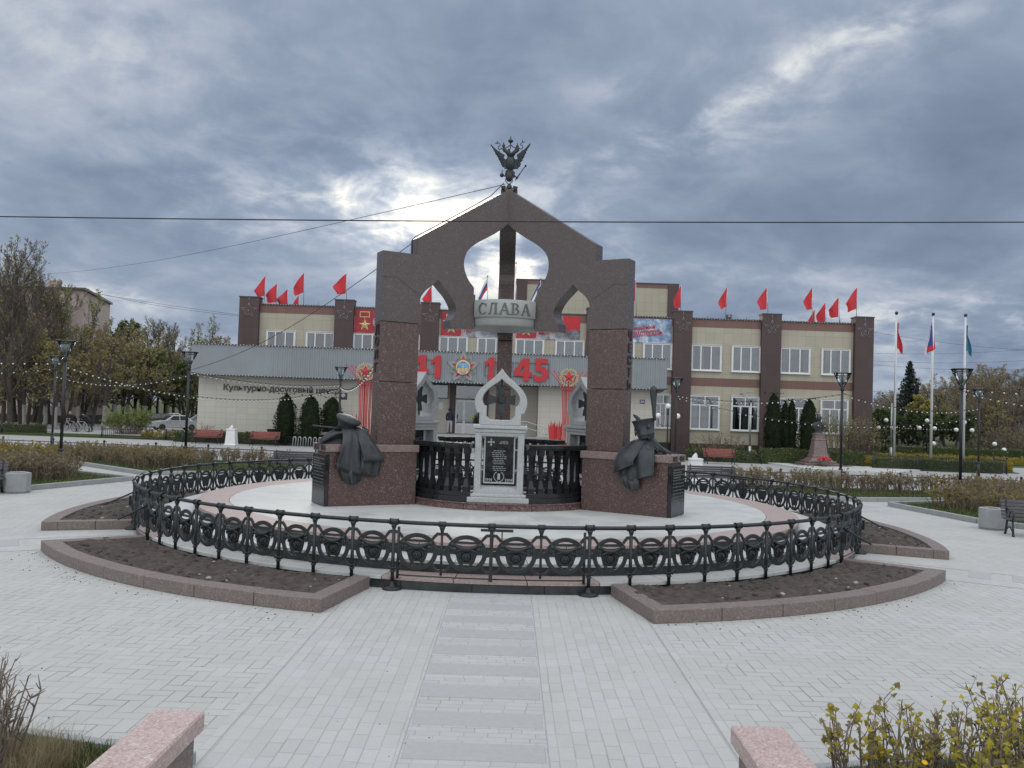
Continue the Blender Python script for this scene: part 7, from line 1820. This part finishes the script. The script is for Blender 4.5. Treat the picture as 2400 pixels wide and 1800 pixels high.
# ------------------------------------------------------------------ cars
def car(lab, px, Y, rz, mbody, L=4.25, W=1.66, hatch=False):
    x = aty(px, 1000, Y).x; t = thing('parked_car', lab, 'car', (x, Y, .04), rz, 'cars parked beyond the fence')
    h = L / 2
    low = [(-h, .42), (-h + .04, .62), (-h + .12, .74), (-h + 1.05, .86), (h - .95, .90), (h - .08, .86), (h, .72), (h - .02, .38), (h - .3, .26), (-h + .35, .24)]
    if hatch: low[4] = (h - .3, .92); low[5] = (h - .05, .88)
    b = MB()
    def loft(poly, ws):     # side outline given a width at each corner
        n = len(poly); vs = [(px_, -w_, pz) for (px_, pz), w_ in zip(poly, ws)] + [(px_, w_, pz) for (px_, pz), w_ in zip(poly, ws)]
        return MB().add(vs, [tuple(range(n))[::-1], tuple(range(n, 2 * n))] + [(i, (i + 1) % n, n + (i + 1) % n, n + i) for i in range(n)])
    w = W / 2
    b.merge(loft(low, [w * .9, w * .94, w * .94, w, w, w * .95, w * .92, w * .92, w * .96, w * .96]))
    b.build('body', mbody, t, bevel=.035, seg=2)
    r0, r1 = (-h + 1.75, h - 1.35) if not hatch else (-h + 1.75, h - .55)
    c0_, c1_ = (-h + 1.02, h - .75) if not hatch else (-h + 1.02, h - .12)
    cab = loft([(c0_, .85), (r0, 1.33), (r1, 1.36), (c1_, .88)], [w * .93, w * .74, w * .74, w * .93]); cab.build('roof', mbody, t, bevel=.04, seg=2)
    def quad(name, p, m=M['glass']): MB().add(p, [(0, 1, 2, 3)]).build(name, M['carglass'], t, fix=False)
    e = .012
    for s_ in (-1, 1):
        mids = [(c0_ + .16, r0 + .06, (r0 + r1) / 2 - .06), ((r0 + r1) / 2 + .0, (r0 + r1) / 2 + .0, r1 - .04)]
        xm_ = (r0 + r1) / 2 + .02
        f_ = lambda xx, zz: (xx, s_ * (w * .93 + (w * .74 - w * .93) * (zz - .865) / .48 + e), zz)
        quad('side_window', [f_(c0_ + .34, .91), f_(xm_ - .04, .91), f_(xm_ - .04, 1.28), f_(r0 + .04, 1.28)])
        quad('side_window', [f_(xm_ + .05, .91), f_(c1_ - .30, .93), f_(r1 - .05, 1.29), f_(xm_ + .05, 1.28)])
    nf = V((.48, 0, -(r0 - c0_))).normalized() * -.014
    quad('windscreen', [tuple(V((c0_ + .07, -w * .80, .90)) + nf), tuple(V((c0_ + .07, w * .80, .90)) + nf), tuple(V((r0 - .05, w * .68, 1.29)) + nf), tuple(V((r0 - .05, -w * .68, 1.29)) + nf)])
    quad('rear_window', [(c1_ - .04 + e, -w * .78, .94), (c1_ - .04 + e, w * .78, .94), (r1 + .05 + e, w * .66, 1.31), (r1 + .05 + e, -w * .66, 1.31)])
    for wx_ in (-h + .82, h - .82):
        for s_ in (-1, 1):
            wl = thing('wheel', None, None, (wx_, s_ * (w - .08), .28)); wl.parent = t
            ty = MB().lathe([(.15, -.085), (.27, -.085), (.285, -.05), (.285, .05), (.27, .085), (.15, .085)], 20); ty.v = [(a_, c_, b_) for a_, b_, c_ in ty.v]; ty.build('tyre', M['rubber'], wl)
            rm = MB().lathe([(.001, -.06), (.17, -.07), (.17, .07), (.001, .06)], 14); rm.v = [(a_, c_, b_) for a_, b_, c_ in rm.v]; rm.build('rim', M['silver'], wl)
    for s_ in (-1, 1):
        MB().box(-h - .005, -h + .06, s_ * w * .62 - .17, s_ * w * .62 + .17, .60, .73).build('headlight', M['white'], t, bevel=.02); MB().box(h - .05, h + .01, s_ * w * .7 - .14, s_ * w * .7 + .14, .66, .80).build('tail_light', M['redpaint'], t, bevel=.01)
        MB().box(c0_ + .35, c0_ + .5, min(s_ * w, s_ * (w + .14)), max(s_ * w, s_ * (w + .14)), .90, 1.0).build('mirror', mbody, t, bevel=.02)
    MB().box(-h - .03, -h + .15, -w * .9, w * .9, .34, .50).build('bumper', mbody, t, bevel=.03); MB().box(-h - .008, -h + .04, -.38, .38, .60, .70).build('grille', M['dark'], t)
    MB().box(-h - .035, -h - .028, -.26, .26, .38, .48).build('number_plate', M['white'], t)
    return t
M['carglass'] = plain('tinted_car_glass', (.03, .036, .04), .06, .2, 2, spec=.8); M['rubber'] = plain('black_rubber', (.02, .02, .02), .8, .2, 6)
M['carsilver'] = plain('silver_car_paint', (.46, .475, .49), .28, .04, 3, metal=.35); M['cardark'] = plain('dark_green_grey_car_paint', (.035, .045, .045), .3, .1, 3, metal=.3); M['cargrey'] = plain('grey_car_paint', (.22, .24, .25), .3, .06, 3, metal=.3)
car('silver saloon parked nose-left beside the cream wing', 408, 77, .72, M['carsilver']); car('dark hatchback parked just left of the silver saloon', 355, 83, .7, M['cardark'], 4.0, hatch=True); car('grey car mostly hidden behind the silver saloon', 462, 84, .6, M['cargrey'], 4.1, hatch=True); car('pale car half hidden behind the dark hatchback', 398, 88, .6, M['carsilver'], 4.1)
struct('kerb', MB().box(-46, -40, 64.0, 64.25, 0, .15).box(-38.5, -34.5, 64.3, 64.55, 0, .15), M['limewash'], bevel=.02)

# ------------------------------------------------------------------ people
def skinned(name, verts, edges, radii, mats, pick, parent=None, sub=2):
    me = bpy.data.meshes.new('tmp'); me.from_pydata(verts, edges, []); o = bpy.data.objects.new('tmp', me); COL.objects.link(o)
    o.modifiers.new('s', 'SKIN'); o.modifiers.new('d', 'SUBSURF').levels = sub
    for v, r in zip(me.skin_vertices[0].data, radii): v.radius = r if isinstance(r, tuple) else (r, r)
    me.skin_vertices[0].data[0].use_root = True
    bpy.context.view_layer.update(); dg = bpy.context.evaluated_depsgraph_get()
    m2 = bpy.data.meshes.new_from_object(o.evaluated_get(dg)); bpy.data.objects.remove(o); bpy.data.meshes.remove(me)
    m2.materials.clear()
    for m in mats: m2.materials.append(m)
    for p in m2.polygons: p.material_index = pick(p.center); p.use_smooth = True
    m2.name = name; return link(name, m2, parent)
M['skin'] = plain('skin', (.42, .25, .18), .6, .06, 8); M['blackcloth'] = plain('black_clothing', (.015, .015, .02), .85, .2, 6); M['palecloth'] = plain('pale_grey_trousers', (.36, .36, .39), .85, .1, 6); M['hair_grey'] = plain('grey_hair', (.25, .23, .21), .8, .2, 20); M['navycloth'] = plain('navy_jacket', (.016, .018, .035), .85, .2, 6)
def person_standing(lab, loc, rz, top, legs, hood):
    t = thing('person', lab, 'person', loc, rz)
    vs = [(0, 0, .95), (0, .01, 1.12), (0, .0, 1.32), (0, 0, 1.47), (0, -.02, 1.56), (0, -.03, 1.66), (0, -.03, 1.74),
          (.19, .01, 1.40), (.25, .0, 1.14), (.2, -.14, .98), (.17, -.2, .93), (-.19, .01, 1.40), (-.25, .0, 1.14), (-.2, -.14, .98), (-.17, -.2, .93),
          (.10, 0, .86), (.11, -.01, .48), (.11, .02, .09), (.12, -.10, .04), (-.10, 0, .86), (-.11, -.01, .48), (-.11, .02, .09), (-.12, -.10, .04)]
    es = [(0, 1), (1, 2), (2, 3), (3, 4), (4, 5), (5, 6), (2, 7), (7, 8), (8, 9), (9, 10), (2, 11), (11, 12), (12, 13), (13, 14), (0, 15), (15, 16), (16, 17), (17, 18), (0, 19), (19, 20), (20, 21), (21, 22)]
    rd = [(.17, .12), (.17, .12), (.19, .13), (.10, .09), .065, (.095, .11), .07, .075, .06, .045, .04, .075, .06, .045, .04, .10, .072, .05, .045, .10, .072, .05, .045]
    skinned('body', vs, es, rd, [top, legs, M['skin'], M['blackcloth']], lambda c: (3 if c.z < .1 else 1) if c.z < .92 and abs(c.x) < .19 and not (c.z > .84 and c.y < -.1) else (2 if c.z > 1.52 or (c.z < 1.0 and c.y < -.16) else 0), t)
    h = MB().ball((0, -.012, 1.655), .125, 14, sz=1.12); h.v = [v if v[1] > -.11 else (v[0], -.11, v[2]) for v in h.v]; h.build('hood', hood, t)
    return t
pp = aty(1054, 1015, 59.4)
person_standing('person in dark hooded jacket and pale trousers standing by the entrance door', (pp.x, 59.0, 1.06), pi + .15, M['navycloth'], M['palecloth'], M['navycloth'])
def person_bent(lab, loc, rz, hair, lean):
    t = thing('person', lab, 'person', loc, rz)
    L = lean
    vs = [(0, 0, .93), (0, -.10 * L, 1.08), (0, -.26 * L, 1.26 - .05 * L), (0, -.36 * L, 1.38 - .1 * L), (0, -.42 * L, 1.45 - .1 * L), (0, -.50 * L, 1.53 - .12 * L), (0, -.53 * L, 1.61 - .12 * L),
          (.19, -.28 * L, 1.30 - .1 * L), (.24, -.36 * L, 1.06), (.22, -.52 * L - .05, .98), (.21, -.60 * L - .08, .97), (-.19, -.28 * L, 1.30 - .1 * L), (-.24, -.36 * L, 1.06), (-.22, -.52 * L - .05, .98), (-.21, -.60 * L - .08, .97),
          (.10, .0, .84), (.11, -.06, .47), (.11, .05, .09), (.12, -.08, .04), (-.10, .02, .84), (-.12, .06, .47), (-.12, .16, .09), (-.13, .03, .04)]
    es = [(0, 1), (1, 2), (2, 3), (3, 4), (4, 5), (5, 6), (2, 7), (7, 8), (8, 9), (9, 10), (2, 11), (11, 12), (12, 13), (13, 14), (0, 15), (15, 16), (16, 17), (17, 18), (0, 19), (19, 20), (20, 21), (21, 22)]
    rd = [(.16, .13), (.17, .13), (.19, .13), (.10, .09), .062, (.095, .11), .07, .075, .058, .045, .04, .075, .058, .045, .04, .10, .072, .05, .045, .10, .072, .05, .045]
    hz = 1.43 - .1 * L
    skinned('body', vs, es, rd, [M['blackcloth'], M['blackcloth'], M['skin']], lambda c: 2 if (c.z > hz and c.y < -.36 * L) or (c.z < 1.02 and c.z > .92 and c.y < -.5 * L - .05) else 0, t)
    MB().ball((0, -.47 * L, 1.575 - .12 * L), .108, 12, sz=1.05).build('hair', hair, t); return t
bk = aty(183, 1006, 67.0)
person_bent('person in black with grey hair leaning over a bicycle by the left trees', (bk.x - .35, 67.3, .04), -pi / 2 + .9, M['hair_grey'], 1.0); person_bent('person in black bent over the nearer bicycle, right of the grey-haired one', (bk.x + .95, 66.9, .04), -pi / 2, M['blackcloth'], 1.25)
M['bikeframe'] = plain('pale_bicycle_paint', (.45, .47, .48), .35, .08, 5, metal=.3)
def bicycle(lab, loc, rz):
    t = thing('bicycle', lab, 'bicycle', loc, rz, 'bicycles by the left trees')
    for x in (-.52, .52):
        w = thing('wheel', None, None, (x, 0, .345)); w.parent = t
        g = MB(); g.tube([(.33 * cos(2 * pi * i / 28), 0, .33 * sin(2 * pi * i / 28)) for i in range(29)], .019, 6, caps=False); g.build('tyre', M['rubber'], w)
        g = MB()
        for k in range(14): a = 2 * pi * k / 14; g.tube([(0, 0, 0), (.32 * cos(a), 0, .32 * sin(a))], .004, 3)
        g.tube([(0, -.05, 0), (0, .05, 0)], .025, 8); g.build('hub', M['steel'], w)
    f = MB(); S, Hd, BB, R_, F_ = (.16, 0, .80), (-.36, 0, .82), (.08, 0, .30), (.52, 0, .345), (-.52, 0, .345)
    for a, b in ((S, Hd), (Hd, BB), (BB, S), (BB, R_), (S, R_)): f.tube([a, b], .019, 6)
    f.tube([(-.34, 0, .95), Hd, (-.40, 0, .70), F_], .018, 6); f.build('frame', M['bikeframe'], t)
    MB().tube([(-.28, -.28, .99), (-.38, -.2, 1.0), (-.34, 0, .97), (-.38, .2, 1.0), (-.28, .28, .99)], .016, 6).build('handlebar', M['rubber'], t)
    MB().tube([S, (.18, 0, .93)], .014, 6).obox((.2, 0, .95), (.24, .13, .05)).build('saddle', M['rubber'], t)
    MB().lathe([(.001, -.006), (.09, -.006), (.09, .006), (.001, .006)], 14, (.08, -.03, .30)).tube([(.08, -.06, .30), (.16, -.08, .16)], .012, 5).tube([(.08, .06, .30), (.0, .08, .44)], .012, 5).build('crank', M['steel'], t)
bicycle('pale bicycle held by the grey-haired person', (bk.x - .55, 67.0, .04), .1); bicycle('pale bicycle under the bent person, nearer of the two', (bk.x + .55, 66.5, .04), .05)
# ------------------------------------------------------------------ sky and light
world = bpy.data.worlds.new('World'); SC.world = world; world.use_nodes = True
wt = world.node_tree
for n in list(wt.nodes): wt.nodes.remove(n)
SUN = ray(955, 500).normalized()
SUN_EL, SUN_AZ = math.asin(SUN.z), atan2(SUN.x, SUN.y)
def wn(typ, **k):
    x = wt.nodes.new(typ)
    for a, b in k.items(): setattr(x, a, b)
    return x
def wput(s, v):
    if isinstance(v, bpy.types.NodeSocket): wt.links.new(v, s)
    elif v is not None:
        if isinstance(v, (tuple, list)) and len(v) == 3 and s.type == 'RGBA': v = (*v, 1)
        s.default_value = v
def wm(op, a, b=None, c=None, clamp=False):
    x = wn('ShaderNodeMath', operation=op, use_clamp=clamp); wput(x.inputs[0], a); wput(x.inputs[1], b)
    if c is not None: wput(x.inputs[2], c)
    return x.outputs[0]
def wmr(v, a, b, c=0., d=1., smooth=True):
    x = wn('ShaderNodeMapRange', interpolation_type='SMOOTHSTEP' if smooth else 'LINEAR'); wput(x.inputs[0], v)
    for i, q in enumerate((a, b, c, d)): x.inputs[i + 1].default_value = q
    return x.outputs[0]
tc = wn('ShaderNodeTexCoord'); nv = wn('ShaderNodeVectorMath', operation='NORMALIZE'); wput(nv.inputs[0], tc.outputs['Generated'])
D = nv.outputs[0]
sp = wn('ShaderNodeSeparateXYZ'); wput(sp.inputs[0], D)
dx, dy, dz = sp.outputs
# a cloud layer seen in perspective: direction projected onto a flat sheet overhead
zz_ = wm('ADD', wm('MAXIMUM', dz, 0.), .30)
cv = wn('ShaderNodeCombineXYZ'); wput(cv.inputs[0], wm('DIVIDE', dx, zz_)); wput(cv.inputs[1], wm('DIVIDE', dy, zz_))
def wnoise(scale, detail, rough, off=0., dist=0., st=(1, 1, 1)):
    mp = wn('ShaderNodeMapping'); wput(mp.inputs[0], cv.outputs[0]); mp.inputs['Location'].default_value = (off, off * .7, off * 1.3); mp.inputs['Scale'].default_value = st
    x = wn('ShaderNodeTexNoise'); wput(x.inputs['Vector'], mp.outputs[0]); x.inputs['Scale'].default_value = scale; x.inputs['Detail'].default_value = detail
    x.inputs['Roughness'].default_value = rough; x.inputs['Distortion'].default_value = dist
    return x.outputs[0]
n1 = wnoise(1.15, 8, .55, 3.1, .5); n2 = wnoise(3.4, 7, .58, 9.4, .6); n3 = wnoise(9., 6, .6, 1.2, .4)
def lobe(px, py, wx, wy, amp, tilt=0.):
    """a wide soft patch of the sky around a direction; wx, wy = half widths in photo pixels"""
    d = ray(px, py).normalized()
    rx = V((d.y, -d.x, 0)).normalized(); uz = rx.cross(d).normalized()
    if tilt: c, s = cos(radians(tilt)), sin(radians(tilt)); rx, uz = rx * c + uz * s, uz * c - rx * s
    a_ = wn('ShaderNodeVectorMath', operation='DOT_PRODUCT'); wput(a_.inputs[0], D); a_.inputs[1].default_value = rx
    b_ = wn('ShaderNodeVectorMath', operation='DOT_PRODUCT'); wput(b_.inputs[0], D); b_.inputs[1].default_value = uz
    f_ = wn('ShaderNodeVectorMath', operation='DOT_PRODUCT'); wput(f_.inputs[0], D); f_.inputs[1].default_value = d
    q = wm('ADD', wm('POWER', wm('ABSOLUTE', wm('DIVIDE', a_.outputs['Value'], wx / FPX)), 2.), wm('POWER', wm('ABSOLUTE', wm('DIVIDE', b_.outputs['Value'], wy / FPX)), 2.))
    g = wm('MULTIPLY', wm('EXPONENT', wm('MULTIPLY', q, -1.)), wm('GREATER_THAN', f_.outputs['Value'], 0.))
    return wm('MULTIPLY', g, amp)
rag = wmr(wm('ADD', wm('MULTIPLY', n2, .6), wm('MULTIPLY', n3, .4)), .38, .60, .15, 1.7)
# how thin the cloud is: noise, plus the places where it breaks and where it is heaviest
thin = wm('ADD', wm('MULTIPLY', wm('SUBTRACT', n1, .5), 1.5), wm('ADD', wm('MULTIPLY', wm('SUBTRACT', n2, .5), .62), wm('MULTIPLY', wm('SUBTRACT', n3, .5), .34)))
for L in ((930, 490, 330, 130, .26), (985, 530, 130, 60, .22), (1190, 610, 210, 120, .42), (860, 420, 200, 70, .16, 10), (1540, 315, 130, 30, .22, 18), (1700, 250, 150, 34, .14, 26), (1620, 345, 170, 24, .20, 14), (1850, 165, 130, 30, .12, 36), (1990, 95, 150, 42, .12, 24), (2150, 45, 170, 44, .20, 10), (1800, 210, 420, 120, .09, 24), (1430, 210, 90, 30, .14), (1380, 400, 120, 30, .12, 8), (1960, 230, 100, 24, .14, 20), (2230, 735, 330, 40, .36), (2150, 800, 300, 30, .22), (2200, 900, 500, 70, .16), (260, 690, 150, 26, .30, -12), (480, 470, 220, 90, .14), (150, 60, 300, 150, .10), (700, 250, 300, 160, .06), (200, 800, 400, 60, .10), (1700, 650, 500, 40, .12),
          (1800, 540, 560, 110, -.34), (2280, 330, 280, 110, -.32, 12), (900, 130, 500, 120, -.08), (300, 560, 420, 110, -.08), (2350, 600, 260, 50, -.10), (700, 600, 300, 60, -.06)):
    thin = wm('ADD', thin, wm('MULTIPLY', lobe(*L), rag if L[4] > 0 else 1.))
cr_ = wn('ShaderNodeValToRGB'); e = cr_.color_ramp.elements
while len(e) < 6: e.new(.5)
for q, (p, c) in zip(e, ((.0, (.145, .19, .275)), (.28, (.205, .262, .365)), (.46, (.285, .345, .452)), (.62, (.41, .462, .55)), (.80, (.64, .67, .70)), (1., (.98, .95, .88)))):
    q.position = p; q.color = (*c, 1)
wput(cr_.inputs[0], wmr(thin, -.70, .80, 0, 1, False))
cloud = cr_.outputs[0]
# the sun behind the cloud
glow = wm('ADD', lobe(960, 500, 330, 200, .12), lobe(985, 510, 150, 90, .12))
gl = wm('ADD', 1., wm('MULTIPLY', glow, 1.0))
# an overcast dome is brighter overhead than at the horizon, and brightness is added to the unseen sky behind the camera
up = wm('ADD', wm('MULTIPLY', wmr(dz, .40, .80), SKY_UP), wm('MULTIPLY', wmr(dy, .35, -.55), SKY_BACK))
k_ = wm('ADD', gl, up)
mul = wn('ShaderNodeMix', data_type='RGBA', blend_type='MULTIPLY'); mul.inputs[0].default_value = 1
cc = wn('ShaderNodeCombineXYZ')
for i in range(3): wput(cc.inputs[i], k_)
wput(mul.inputs[6], cloud); wput(mul.inputs[7], cc.outputs[0])
# away from the view the cloud evens out to a neutral white-grey
far = wm('MAXIMUM', wmr(dz, .42, .8), wmr(dy, .3, -.4))
mx = wn('ShaderNodeMix', data_type='RGBA'); wput(mx.inputs[0], wm('MULTIPLY', far, .8)); wput(mx.inputs[6], mul.outputs[2])
g2 = wn('ShaderNodeMix', data_type='RGBA', blend_type='MULTIPLY'); g2.inputs[0].default_value = 1; g2.inputs[6].default_value = (.40, .40, .398, 1); wput(g2.inputs[7], cc.outputs[0]); wput(mx.inputs[7], g2.outputs[2])
bg1 = wn('ShaderNodeBackground'); wput(bg1.inputs[0], mx.outputs[2]); bg1.inputs[1].default_value = 1.
sky = wn('ShaderNodeTexSky', sky_type='NISHITA', sun_disc=False, sun_elevation=SUN_EL, sun_rotation=SUN_AZ); bg2 = wn('ShaderNodeBackground'); wput(bg2.inputs[0], sky.outputs[0]); bg2.inputs[1].default_value = .09
gap = wm('MULTIPLY', wmr(thin, .55, 1.0), .25)
ms = wn('ShaderNodeMixShader'); wput(ms.inputs[0], gap); wput(ms.inputs[1], bg1.outputs[0]); wput(ms.inputs[2], bg2.outputs[0])
wo = wn('ShaderNodeOutputWorld'); wput(wo.inputs[0], ms.outputs[0])
sun = bpy.data.lights.new('sun', 'SUN'); sun.energy = .6; sun.angle = radians(14); sun.color = (1., .95, .86)
so = bpy.data.objects.new('sun', sun); COL.objects.link(so); so.rotation_euler = (-SUN).to_track_quat('-Z', 'Y').to_euler()
SC.view_settings.view_transform = 'Standard'; SC.view_settings.look = 'None'; SC.view_settings.exposure = .08; SC.view_settings.gamma = 1
